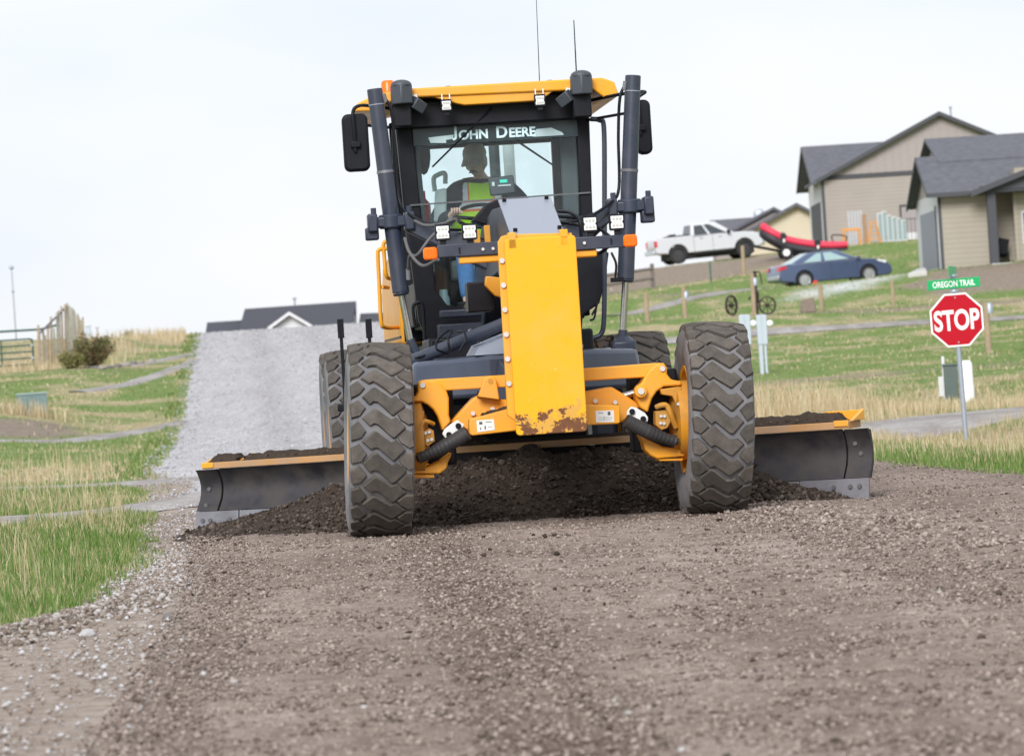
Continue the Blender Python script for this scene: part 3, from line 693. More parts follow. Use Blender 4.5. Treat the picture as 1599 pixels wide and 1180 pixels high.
# ================================================================== motor grader
YEL = pm('yellow_paint', (.87, .365, .005), .38, var=.08, scale=3, dust=.42, dcol=(.42, .30, .15), dscale=3.5, coat=.1, bump=.03, bscale=200)
YDI = pm('dirty_yellow_paint', (.66, .30, .012), .5, var=.15, scale=5, dust=.75, dcol=(.22, .14, .075), dscale=5)
DRK = pm('dark_blue_grey_paint', (.026, .034, .060), .36, var=.15, scale=4, dust=.22, dcol=(.14, .13, .125), dscale=4)
DBL = pm('blue_grey_paint', (.055, .068, .105), .3, var=.12, dust=.15, dcol=(.2, .19, .185))
GRP = pm('grey_panel_paint', (.25, .275, .34), .34, var=.05, scale=3, dust=.1)
BLK = pm('black_plastic', (.007, .0075, .012), .42, var=.2, dust=.10, dcol=(.05, .05, .056), dscale=8, spec=.22)
RUB = pm('tyre_rubber', (.13, .13, .145), .9, var=.2, dust=.7, dcol=(.24, .225, .22), dscale=5, bump=.1, bscale=120)
SDW = pm('tyre_sidewall', (.12, .122, .135), .8, var=.15, dust=.9, dcol=(.27, .265, .27), dscale=6)
TRD0 = pm('tread_rubber', (.066, .057, .050), .9, var=.2, scale=9, dust=.5, dcol=(.19, .165, .145), dscale=14, bump=.25, bscale=90)
def tread_material():
    m = TRD0; nt = m.node_tree; n, l = nt.nodes, nt.links; b = n['Principled BSDF']; src = b.inputs['Base Color'].links[0].from_socket
    g = n.new('ShaderNodeNewGeometry'); r = n.new('ShaderNodeMapRange'); r.inputs['To Min'].default_value = .70; r.inputs['To Max'].default_value = 1.28; l.new(g.outputs['Random Per Island'], r.inputs['Value'])
    q = n.new('ShaderNodeMix'); q.data_type = 'RGBA'; q.blend_type = 'MULTIPLY'; q.inputs['Factor'].default_value = 1; l.new(src, q.inputs['A']); l.new(r.outputs['Result'], q.inputs['B']); l.new(q.outputs['Result'], b.inputs['Base Color'])
    return m
TRD = tread_material()
STL = pm('worn_steel', (.22, .22, .25), .45, .5, var=.3, scale=4, dust=.75, dcol=(.10, .088, .08), dscale=5)
MOL = pm('moldboard_steel', (.026, .025, .032), .5, .25, var=.4, scale=2.5, dust=.8, dcol=(.085, .072, .064), dscale=6)
CHR = pm('chrome_rod', (.55, .53, .50), .2, 1.0, var=.1, dust=.35, dcol=(.2, .16, .12), dscale=6)
BLT = pm('zinc_bolt', (.62, .60, .58), .45, .4, var=.2)
WHT = pm('white_plate', (.78, .80, .80), .5, var=.04, dust=.15)
LENS = pm('lamp_lens', (.78, .79, .80), .2, var=.06, scale=60)
AMB = pm('amber_plastic', (1.0, .16, .0), .3, var=.05)
SOI = pm('dark_soil', (.052, .039, .031), .97, var=.45, scale=30, bump=.9, bscale=45, spec=.1)
GLS = glass('cab_glass')
GLD = glass('tinted_glass', (.55, .66, .68))
def plate_material():
    m, nt, b, n, l = nodes_of('worn_yellow_plate')
    tc = n.new('ShaderNodeTexCoord'); sp = n.new('ShaderNodeSeparateXYZ'); l.new(tc.outputs['Object'], sp.inputs['Vector'])
    def nz(s, d=8, r=.65):
        q = n.new('ShaderNodeTexNoise'); q.inputs['Scale'].default_value = s; q.inputs['Detail'].default_value = d; q.inputs['Roughness'].default_value = r; l.new(tc.outputs['Object'], q.inputs['Vector']); return q.outputs['Fac']
    def rng_(v, a, c, t0=0., t1=1.):
        q = n.new('ShaderNodeMapRange'); q.inputs['From Min'].default_value = a; q.inputs['From Max'].default_value = c; q.inputs['To Min'].default_value = t0; q.inputs['To Max'].default_value = t1; l.new(v, q.inputs['Value']); return q.outputs['Result']
    def math_(op, a, c):
        q = n.new('ShaderNodeMath'); q.operation = op; 
        for i, v in enumerate((a, c)):
            if isinstance(v, (int, float)): q.inputs[i].default_value = v
            else: l.new(v, q.inputs[i])
        return q.outputs[0]
    low = rng_(sp.outputs['Z'], .92, .68, 0, 1)              # bare patches only where the nose gets knocked
    right = rng_(sp.outputs['X'], -.28, .08, .72, 1.0)
    patch = math_('MULTIPLY', math_('MULTIPLY', low, right), 1.0)
    v = math_('ADD', math_('MULTIPLY', patch, .235), math_('MULTIPLY', nz(10, 9, .7), .80))
    rust = rng_(v, .585, .60)
    scuff = rng_(math_('ADD', math_('MULTIPLY', patch, .3), math_('MULTIPLY', nz(11), .7)), .55, .58)
    chips = rng_(nz(24, 3, .5), .735, .745)
    def mix(f, a, c):
        q = n.new('ShaderNodeMix'); q.data_type = 'RGBA'; l.new(f, q.inputs['Factor'])
        if isinstance(a, tuple): q.inputs['A'].default_value = rgba(a)
        else: l.new(a, q.inputs['A'])
        if isinstance(c, tuple): q.inputs['B'].default_value = rgba(c)
        else: l.new(c, q.inputs['B'])
        return q.outputs['Result']
    base = mix(nz(2.5), (.86, .375, .003), (.95, .425, .005))
    c = mix(chips, base, (.72, .50, .14)); c = mix(scuff, c, (.62, .33, .05)); 
    specks = rng_(math_('ADD', nz(55, 2, .5), math_('MULTIPLY', low, .05)), .715, .73); c = mix(math_('MULTIPLY', specks, .7), c, (.16, .10, .06))
    mp_ = n.new('ShaderNodeMapping'); mp_.inputs['Rotation'].default_value = (0, R_(24), 0); mp_.inputs['Scale'].default_value = (2.2, 1, 70); l.new(tc.outputs['Object'], mp_.inputs['Vector'])
    ns_ = n.new('ShaderNodeTexNoise'); ns_.inputs['Scale'].default_value = 1.6; ns_.inputs['Detail'].default_value = 2; l.new(mp_.outputs['Vector'], ns_.inputs['Vector'])
    c = mix(math_('MULTIPLY', rng_(ns_.outputs['Fac'], .70, .73), .45), c, (.60, .38, .10))
    film = rng_(nz(3.2, 9, .7), .45, .75, 0, .30); c = mix(film, c, (.62, .40, .14))
    c = mix(rust, c, mix(nz(30), (.09, .035, .016), (.22, .09, .04)))
    l.new(c, b.inputs['Base Color']); l.new(rng_(rust, 0, 1, .36, .9), b.inputs['Roughness'])
    bp = n.new('ShaderNodeBump'); bp.inputs['Strength'].default_value = .4; bp.inputs['Distance'].default_value = .003; bp.invert = True; l.new(rust, bp.inputs['Height']); l.new(bp.outputs['Normal'], b.inputs['Normal'])
    return m
PLT = plate_material()

grader = thing('motor_grader', 'yellow motor grader with wide blade coming down the gravel road', 'road grader', (GX, GD, 0), GYAW)
def P2(ox, oy, sc, pts, ly):
    o = []
    for x, y in pts:
        p = L(ox + x / sc, oy + y / sc, ly); o.append((p.x, p.z))
    return o
def part(name, mb, mat, parent=None, bevel=0.0, smooth=35):
    return mb.build(name, mat, grader if parent is None else parent, bevel, smooth)
def bolt(parent, p, r=.016, mat=None):
    return part('bolt', MB().cyl((p[0], p[1], p[2]), (p[0], p[1] - .014, p[2]), r, r * .92, 10), mat or BLT, parent)

# ---- wheels
RT, WT, NP = .638, .405, 27
def wheel():
    rim = MB().lathe([(.0, -.06), (.10, -.065), (.12, -.04), (.20, -.035), (.235, -.10), (.31, -.14), (.325, -.185), (.35, -.195), (.352, -.175), (.33, -.16), (.318, .16), (.352, .175), (.35, .195), (.325, .185), (.31, .15), (.24, .13), (.22, .06), (.0, .05)], (0, 0, 0), (1, 0, 0), 40)
    for k in range(10):
        a = 2 * math.pi * k / 10; q = Vector((0, .17 * math.cos(a), .17 * math.sin(a)))
        rim.cyl(q + Vector((-.03, 0, 0)), q + Vector((-.075, 0, 0)), .016, n=8)
    o = rim.build('wheel', YEL, None, 0, 30)
    h, rb = WT / 2, RT - .028
    ty = MB().lathe([(.345, -h * .86), (.40, -h * 1.0), (.47, -h * 1.05), (.535, -h * 1.03), (.58, -h * .99), (rb - .012, -h * .93), (rb - .003, -h * .75), (rb, -h * .3), (rb, h * .3), (rb - .003, h * .75), (rb - .012, h * .93), (.58, h * .99), (.535, h * 1.03), (.47, h * 1.05), (.40, h), (.345, h * .86)], (0, 0, 0), (1, 0, 0), 72)
    t = ty.build('tyre', SDW, o, 0, 40)
    lugs = [[(-.62, 0), (-.28, .43), (-.20, .42), (.29, -.06), (.44, .06), (.72, -.34), (.70, -.42), (.37, -.80), (.30, -.80), (-.15, -.25), (-.29, -.22), (-.40, -.30)],
            [(.54, .17), (.76, .46), (.99, .40), (1.02, -.2), (.88, -.25), (.62, -.03)],
            [(-1.02, .68), (-.78, .88), (-.56, .48), (-.72, .16), (-1.0, .06)]]
    tr = MB(); w = h * .96
    for k in range(NP):
        for pl in lugs:
            pl = [(a_ + random.uniform(-.022, .022), b_ + random.uniform(-.03, .03)) for a_, b_ in pl]
            cx = sum(p[0] for p in pl) / len(pl); ct = sum(p[1] for p in pl) / len(pl)
            def pt(s, tt, r):
                a = 2 * math.pi * (k + tt) / NP; r = r - .016 * abs(s) ** 3
                return (s * w, -r * math.cos(a), r * math.sin(a))
            lo = [pt(cx + (s - cx) * 1.12, ct + (q - ct) * 1.12, RT - .034) for s, q in pl]
            m1 = [pt(cx + (s - cx) * 1.05, ct + (q - ct) * 1.06, RT - .006) for s, q in pl]
            hi = [pt(cx + (s - cx) * .99, ct + (q - ct) * .99, RT) for s, q in pl]
            n = len(pl); fs = [(i, (i + 1) % n, n + (i + 1) % n, n + i) for i in range(n)] + [(n + i, n + (i + 1) % n, 2 * n + (i + 1) % n, 2 * n + i) for i in range(n)] + [tuple(range(2 * n, 3 * n))]
            tr.add(lo + m1 + hi, fs)
    me = bpy.data.meshes.new('tread'); me.from_pydata(tr.v, [], tr.f)
    bm = bmesh.new(); bm.from_mesh(me); bmesh.ops.recalc_face_normals(bm, faces=bm.faces)
    bm.to_mesh(me); bm.free()
    link('tread', me, TRD, o, 0, 30)
    gm = MB().lathe([(rb + .002, -h * .74), (rb + .004, -h * .3), (rb + .004, h * .3), (rb + .002, h * .74)], (0, 0, 0), (1, 0, 0), 60)
    gm.build('tread_groove', RUB, o, 0, 40)
    return o
w0 = wheel(); w0.parent = grader
LEAN = R_(3.3)
w0.location = (-1.128, 0, RT * math.cos(LEAN) - .004); w0.rotation_euler = (0, LEAN, 0); w0['label'] = 'front wheel with yellow rim on the grass side'
for (x, y, ry, rx, lab) in ((1.062, 0, LEAN, R_(5), 'front wheel on the stop sign side'), (-1.10, 5.4, 0, R_(3), 'leading rear wheel on the grass side'), (-1.10, 6.95, 0, R_(8), 'last rear wheel on the grass side'), (1.14, 5.4, 0, R_(2), 'leading rear wheel on the stop sign side'), (1.14, 6.95, 0, R_(9), 'last rear wheel on the stop sign side')):
    w = dup(w0, grader); w.location = (x, y, RT * math.cos(ry) - .004); w.rotation_euler = (rx, ry, math.pi if (x > 0 and y < 1) else 0); w['label'] = lab
    if x > 0 and y < 1: w.rotation_euler = (rx, -ry, math.pi)

# ---- nose: push plate, flange, frame beam
pl = MB()
def rrect(x0, x1, z0, z1, r, k=4):
    o = []
    for cx, cz, a0 in ((x1 - r, z1 - r, 0), (x0 + r, z1 - r, 90), (x0 + r, z0 + r, 180), (x1 - r, z0 + r, 270)):
        o += [(cx + r * math.cos(R_(a0 + 90 * i / k)), cz + r * math.sin(R_(a0 + 90 * i / k))) for i in range(k + 1)]
    return o
pl.py(rrect(-.286, .168, .618, 1.865, .025), -.80, -.765)
plate = part('push_plate', pl, PLT, bevel=.006); plate['label'] = 'yellow nose plate scraped to rust along its foot'
fl = MB().py([(-.332, .75), (-.27, .70), (.10, .70), (.15, 1.88), (-.25, 1.895), (-.30, 1.885), (-.325, 1.85)], -.762, -.72)
flange = part('nose_flange', fl, YEL, bevel=.005)
for i in range(6):
    z = 1.73 - i * .156
    bolt(flange, (-.306 - .001 * i, -.764, z), .0185)
for x in (-.235, .095):
    part('lifting_lug', MB().b2(x - .025, x + .025, -.80, -.70, 1.80, 1.905), YEL, plate, .004)
nb = MB().px_([(-.72, .72), (-.72, 1.84), (-.60, 1.86), (-.2, 1.95), (-.1, 1.5), (.35, 1.3), (.35, .72)], -.20, .095)
frame = part('nose_box', nb, YEL, bevel=.012)
part('main_frame', MB().px_([(-.05, 1.52), (-.18, 1.955), (.45, 2.12), (1.4, 2.14), (2.6, 2.06), (3.3, 1.85), (3.9, 1.7), (3.9, 1.25), (3.2, 1.3), (2.4, 1.66), (1.2, 1.7), (.5, 1.5)], -.205, .10), DRK, bevel=.012)
tp = [(-.226, .40, 2.152), (.123, .40, 2.152), (.116, -.62, 1.872), (-.226, -.62, 1.872)]
pn = MB().prism([Vector(p) for p in tp], [Vector(p) + Vector((0, -.003, .012)) for p in tp])
pan = part('top_panel', pn, GRP, bevel=.004); pan['label'] = 'pale grey sloping cover on the nose'
for x, y, z in ((-.19, .33, 2.145), (.09, .33, 2.145), (.095, -.5, 1.918), (-.19, -.5, 1.918)):
    part('bolt', MB().cyl((x, y, z), (x, y - .004, z + .022), .014, n=8), BLK, pan)
part('frame_bracket', MB().py([(-.30, 1.53), (-.22, 1.50), (-.22, 1.64), (-.35, 1.66), (-.36, 1.60)], .2, .3), YEL, frame, .006)
part('frame_bracket', MB().b2(-.47, -.30, .35, .62, 1.43, 1.63), BLK, frame, .01)
for x, z0, z1 in ((-.34, 1.86, 1.99), (-.27, 1.86, 2.02)): part('frame_bracket', MB().b2(x - .02, x + .02, 1.0, 1.06, z0, z1), YDI, frame, .004)

# ---- lamp bar across the nose
def lamp(parent, p, s=.098, yaw=0.0, name='work_lamp', tilt=0.0):
    h = MB(); d = .05
    h.py(rrect(-s / 2, s / 2, -s / 2 * 1.06, s / 2 * 1.06, .012, 3), 0, d)
    for i in range(6): h.b2(-s / 2 + .006 + i * (s - .012) / 5 - .003, -s / 2 + .006 + i * (s - .012) / 5 + .003, .008, d + .012, s / 2, s / 2 * 1.16)
    h.b2(-.02, .02, .015, .035, -s * .85, -s / 2)
    o = part(name, h, BLK, parent, .002); o.location = p; o.rotation_euler = (tilt, 0, yaw)
    q = s / 2 - .009
    pts = [(-q, q), (q, q), (q, .012), (q * .82, 0), (q, -.012), (q, -q), (-q, -q), (-q, -.012), (-q * .82, 0), (-q, .012)]
    part('lamp_lens', MB().py(pts, -.005, .002), LENS, o, .002)
    led = None
    for zz in (q * .52, -q * .52):
        for xx in (-q * .55, 0, q * .55):
            if led is None: led = part('lamp_diode', MB().cyl((0, -.0055, 0), (0, -.0075, 0), .0095, n=10), pm('lamp_diode', (.56, .56, .53), .2, .2), o); d_ = led
            else: d_ = led.copy(); COL.objects.link(d_)
            d_.location = (xx, 0, zz)
    return o
bar = part('lamp_bar', MB().b2(-.69, -.286, -.42, -.36, 1.783, 1.865), DRK, bevel=.005)
part('lamp_bar', MB().b2(.17, .525, -.42, -.36, 1.778, 1.86), DRK, bevel=.005)
part('bar_bracket', MB().b2(-.555, -.286, -.40, -.30, 1.735, 1.781), YEL, bevel=.01)
part('bar_bracket', MB().b2(.17, .335, -.40, -.30, 1.73, 1.776), YEL, bevel=.01)
for x in (-.40, -.335, .255): bolt(bar, (x, -.42, 1.82), .011)
for x in (-.55, .43): part('slot', MB().b2(x - .006, x + .006, -.4225, -.41, 1.80, 1.84), BLK, bar)
for px, py in ((691, 363), (733, 362), (921, 350), (963, 347)):
    p = L(px, py, -.41); lamp(None, (p.x, -.43, p.z))
for px, py in ((672, 396), (984, 376)):
    p = L(px, py, -.41)
    mk = part('marker_lamp', MB().py(rrect(p.x - .045, p.x + .045, p.z - .04, p.z + .04, .02), -.43, -.37), AMB, bevel=.01)
    rb_ = MB()
    for i in range(3): rb_.b2(p.x - .022 + i * .022 - .004, p.x - .022 + i * .022 + .004, -.434, -.425, p.z - .03, p.z + .03)
    part('marker_rib', rb_, AMB, mk)

# ---- front axle, leaning wheels
KL, KR = (560, 560, 5.9), (860, 540, 4.215)
bl = part('lean_bar', MB().py(P2(*KL, [(560, 205), (620, 192), (1360, 148), (1360, 262), (810, 293), (700, 300), (600, 290)], -.10), -.10, -.02), YEL, bevel=.008)
part('lean_bar', MB().py(P2(*KR, [(180, 150), (690, 112), (745, 112), (772, 150), (735, 195), (600, 208), (180, 234)], -.10), -.10, -.02), YEL, bevel=.008)
kl = part('wheel_knuckle', MB().py(P2(*KL, [(548, 215), (590, 196), (690, 205), (760, 235), (812, 300), (832, 360), (832, 520), (852, 582), (800, 640), (772, 668), (752, 600), (728, 530), (690, 468), (640, 425), (580, 395), (478, 400), (478, 362), (530, 348), (552, 300)], -.14), -.14, .06), YEL, bevel=.012)
bolt(kl, Vector((*[0] * 0, L(560 + 588 / 5.9, 560 + 245 / 5.9, -.14).x, -.14, L(560 + 588 / 5.9, 560 + 245 / 5.9, -.14).z)), .019)
kr = part('wheel_knuckle', MB().py(P2(*KR, [(600, 240), (640, 165), (690, 122), (740, 116), (768, 145), (765, 185), (795, 222), (860, 232), (860, 262), (745, 268), (700, 298), (668, 345), (650, 400), (640, 440), (585, 402), (560, 345), (556, 300), (575, 262)], -.14), -.14, .06), YEL, bevel=.012)
def kp(k, x, y, ly): return L(k[0] + x / k[2], k[1] + y / k[2], ly)
p = kp(KR, 735, 150, -.14); bolt(kr, p, .019)
p = kp(KR, 590, 298, -.15)
part('pivot_boss', MB().cyl((p.x, -.19, p.z), (p.x, -.10, p.z), .042, n=20), YEL, kr, .006); bolt(kr, (p.x, -.19, p.z), .024)
part('lean_cylinder', MB().cyl(kp(KR, 430, 345, .02), kp(KR, 585, 298, .02), .022, n=14), CHR)
part('axle_beam', MB().py(P2(*KL, [(848, 580), (1050, 365), (1100, 340), (1300, 372), (1440, 378), (1440, 640), (1030, 660), (900, 650)], -.06), -.06, .14), YEL, bevel=.012)
part('axle_beam', MB().py(P2(*KR, [(200, 305), (400, 268), (470, 310), (570, 375), (590, 400), (520, 470), (470, 500), (200, 520)], -.06), -.06, .14), YEL, bevel=.012)
bx1 = part('axle_box', MB().py(P2(*KL, [(1020, 555), (1060, 545), (1460, 440), (1460, 662), (1045, 708), (1018, 690)], -.26), -.26, -.10), YEL, bevel=.008)
bx2 = part('axle_box', MB().py(P2(*KR, [(190, 385), (440, 390), (456, 400), (458, 505), (440, 512), (190, 524)], -.26), -.26, -.10), YEL, bevel=.008)
for k_, b_, o_ in ((KL, (1055, 503), bx1), (KL, (1235, 462), bx1), (KR, (295, 362), bx2), (KR, (425, 371), bx2)): bolt(o_, kp(k_, *b_, -.10) + Vector((0, .02, 0)), .016)
part('decal', MB().py(P2(*KL, [(1085, 568), (1245, 556), (1255, 655), (1095, 676)], -.263), -.264, -.2615), WHT, bx1)
part('decal', MB().py(P2(*KR, [(294, 427), (415, 423), (418, 500), (298, 503)], -.263), -.264, -.2615), WHT, bx2)
INK = pm('decal_ink', (.08, .08, .09), .6)
for k, pts, bx in ((KL, [(1110, 580, 1140, 605), (1170, 578, 1225, 584), (1120, 632, 1128, 655), (1160, 618, 1172, 650), (1190, 625, 1230, 628)], bx1), (KR, [(375, 432, 393, 455), (312, 438, 345, 442), (315, 470, 405, 472), (350, 462, 352, 490), (315, 484, 400, 486)], bx2)):
    ik = MB()
    for x0, y0, x1, y1 in pts: ik.py(P2(*k, [(x0, y0), (x1, y0), (x1, y1), (x0, y1)], -.264), -.2652, -.2642)
    part('decal_print', ik, INK, bx)
part('link_upright', MB().py(P2(*KL, [(1095, 350), (1130, 270), (1150, 190), (1190, 165), (1240, 165), (1268, 190), (1300, 380)], -.16), -.16, -.105), YEL, bevel=.008)
p = kp(KL, 1215, 205, -.162); part('pivot_hole', MB().cyl((p.x, -.158, p.z), (p.x, -.164, p.z), .018, n=14), YDI)
for k, pts, (b1, b2) in ((KL, [(770, 690), (790, 650), (850, 600), (915, 562), (935, 585), (972, 600), (965, 640), (900, 672), (865, 700), (825, 735), (795, 728)], ((918, 618), (832, 700))), (KR, [(497, 452), (508, 420), (530, 400), (560, 405), (620, 440), (642, 470), (640, 500), (600, 500), (560, 480)], ((535, 432), (608, 480)))):
    o = part('link_plate', MB().py(P2(*k, pts, -.21), -.21, -.185), WHT, bevel=.006)
    for bp_ in (b1, b2):
        q = kp(k, *bp_, -.21); part('link_pin', MB().cyl((q.x, -.21, q.z), (q.x, -.225, q.z), .019, n=14).cyl((q.x, -.225, q.z), (q.x, -.232, q.z), .010, n=12), BLK, o)
def boot(a, b, r):
    a, b = Vector(a), Vector(b); n = 13; pts, rs = [], []
    for i in range(n * 3 + 1):
        t = i / (n * 3); w = (.05 if i / (n * 3) < .35 else .10) * (1 if i % 3 == 1 else -.4)
        pts.append(a.lerp(b, t) + Vector((0, 0, -.012 * math.sin(math.pi * t)))); rs.append(r * ((1.0 if t < .42 else .92 + .16 * math.sin(t * 6)) + w * .5) * (.6 if t > .96 else 1))
    return part('steering_boot', MB().tube(pts, rs, 14, smooth=False), pm('rubber_boot', (.022, .022, .025), .6, var=.3, dust=.3, dcol=(.1, .09, .085)), smooth=60)
boot(kp(KL, 1005, 680, -.27), kp(KL, 535, 920, -.2), .047)
boot(kp(KR, 495, 492, -.27), kp(KR, 835, 632, -.2), .047)
for k, pts in ((KL, [(490, 1000), (640, 990), (760, 935), (858, 860), (850, 900), (822, 960), (815, 1005), (750, 1058), (490, 1062)]), (KR, [(585, 582), (630, 612), (740, 662), (880, 680), (880, 726), (700, 742), (655, 718), (620, 680), (612, 640)])):
    part('knuckle_foot', MB().py(P2(*k, pts, -.12), -.12, .16), YEL, bevel=.01)
part('knuckle_step', MB().py(P2(*KL, [(490, 955), (600, 955), (660, 968), (600, 1000), (490, 1010)], -.14), -.14, .1), YEL, bevel=.006)
part('knuckle_base', MB().py(P2(*KL, [(495, 1066), (690, 1066), (700, 1095), (495, 1100)], -.1), -.1, .14), YEL, bevel=.004)
part('knuckle_base', MB().py(P2(*KR, [(700, 745), (870, 738), (870, 755), (720, 757)], -.1), -.1, .14), YEL, bevel=.004)
for k, sgn in ((KL, -1), (KR, 1)):
    hub = part('hub_housing', MB().lathe([(.0, 0), (.24, .0), (.26, .03), (.26, .16), (.12, .2), (0, .2)], (sgn * .985 + (-.02 if sgn < 0 else 0), .02, RT), (-sgn, 0, 0), 28), YDI)
    blk = MB()
    if sgn < 0:
        blk.py(P2(*k, [(470, 475), (600, 478), (602, 560), (545, 628), (470, 628)], -.17), -.17, -.02)
        blk.py(P2(*k, [(570, 690), (650, 640), (690, 660), (700, 760), (640, 800), (590, 770)], -.20), -.20, -.05)
        blk.py(P2(*k, [(520, 800), (600, 780), (640, 850), (570, 870)], -.12), -.12, .0)
        blk.tube([kp(k, 530, 730, -.2), kp(k, 560, 660, -.22), kp(k, 600, 580, -.22), kp(k, 640, 580, -.22), kp(k, 690, 600, -.18)], .014, 10)
        bts = [(615, 684), (650, 675), (638, 752), (672, 743)]
    else:
        blk.py(P2(*k, [(720, 285), (840, 268), (862, 275), (862, 430), (830, 400), (800, 330), (730, 320)], -.15), -.15, -.02)
        blk.py(P2(*k, [(690, 430), (780, 420), (800, 480), (770, 540), (730, 555), (690, 520)], -.20), -.20, -.05)
        blk.py(P2(*k, [(820, 420), (870, 420), (875, 680), (850, 670)], -.16), -.16, .05)
        blk.tube([kp(k, 690, 405, -.2), kp(k, 730, 390, -.22), kp(k, 765, 395, -.22), kp(k, 790, 450, -.22), kp(k, 825, 540, -.18)], .018, 10)
        bts = [(725, 462), (748, 462), (722, 508), (745, 510), (838, 382)]
    kn = part('brake_housing', blk, YDI, bevel=.006)
    for b_ in bts:
        q = kp(k, *b_, -.20); bolt(kn, q, .0115)
for x_ in (-.78, .70): part('gap_backing', MB().b2(x_ - .16, x_ + .16, .12, .34, .44, .98), BLK, bevel=.02)  # added dark blocks, standing in for shade in the gap inside each wheel
def heap(name, P, w, h, n=10, mat=SOI, parent=None):
    """lumpy soil lying along a line"""
    P = [Vector(p) for p in P]; mb = MB(); m = len(P); vs = []
    for i, p in enumerate(P):
        for j in range(n + 1):
            t = j / n; e = math.sin(math.pi * t) * (0 if i in (0, m - 1) else 1)
            nz = mnoise.noise(Vector((p.x * 14 + j, p.y * 14 + t * 6, i * .7)))
            vs.append(p + Vector((0, (t - .5) * w * (1 + .25 * nz), max(-.004, h * e * (.75 + .7 * nz)))))
    return part(name, mb.add(vs, [(i * (n + 1) + j, (i + 1) * (n + 1) + j, (i + 1) * (n + 1) + j + 1, i * (n + 1) + j + 1) for i in range(m - 1) for j in range(n)]), mat, parent, 0, 60)
def along(a, b, n): a, b = Vector(a), Vector(b); return [a.lerp(b, i / n) for i in range(n + 1)]
heap('caked_soil', along(kp(KL, 1085, 352, .0), kp(KL, 1300, 368, .0), 14), .16, .035)
heap('caked_soil', along(kp(KL, 1120, 525, -.2), kp(KL, 1400, 448, -.2), 16), .10, .018)

# ---- drawbar, circle, lift gear
db = MB().prism([(-.83, 1.55, .86), (-.30, 1.15, .86), (.25, 1.15, .86), (.78, 1.55, .86), (.78, 2.7, .86), (-.83, 2.7, .86)], [(-.80, 1.55, 1.125), (-.30, 1.15, 1.145), (.25, 1.15, 1.145), (.75, 1.55, 1.125), (.75, 2.7, 1.15), (-.80, 2.7, 1.15)])
drw = part('drawbar', db, DBL, bevel=.03)
part('drawbar_tongue', MB().prism([(-.25, -.1, .76), (.15, -.1, .76), (.2, 1.3, .87), (-.3, 1.3, .87)], [(-.2, -.1, .95), (.1, -.1, .95), (.15, 1.3, 1.13), (-.25, 1.3, 1.13)]), DRK, drw, .01)
part('drawbar_cover', MB().prism([(-.40, 1.22, 1.147), (-.10, 1.12, 1.147), (-.10, 2.2, 1.147), (-.40, 2.2, 1.147)], [(-.36, 1.35, 1.20), (-.13, 1.3, 1.27), (-.13, 2.1, 1.30), (-.36, 2.1, 1.22)]), GRP, drw, .01)
st = MB()
for i in range(4): st.b2(.20, .36, 1.35 + i * .1, 1.41 + i * .1, 1.147, 1.18 + i * .025)
part('drawbar_step', st, GRP, drw, .004)
part('circle', MB().lathe([(.55, .70), (.72, .70), (.72, .80), (.55, .80), (.55, .70)], (0, 2.6, 0), (0, 0, 1), 48), BLK, drw)
part('blade_carrier', MB().b2(-.55, .5, 2.95, 3.2, .3, .72), BLK, drw, .02)
part('side_shift_cylinder', MB().cyl(L(640, 565, 1.9), L(800, 500, 1.5), .044, n=18).cyl(L(735, 527, 1.74), L(742, 524, 1.72), .048, n=18), DRK, smooth=40)
part('cylinder_band', MB().cyl(L(735, 524, 1.735), L(738, 523, 1.73), .0475, n=18), STL)
for pts in (((700, 552, 1.5), (682, 545, 1.45), (684, 530, 1.5), (697, 518, 1.55), (706, 516, 1.55), (700, 530, 1.45), (703, 552, 1.45)), ((718, 548, 1.45), (727, 530, 1.45), (724, 518, 1.5), (714, 518, 1.6)), ((640, 562, 1.9), (655, 557, 1.8), (668, 553, 1.8))):
    part('hydraulic_hose', MB().tube([L(*q) for q in pts], .0085, 8), BLK, smooth=60)
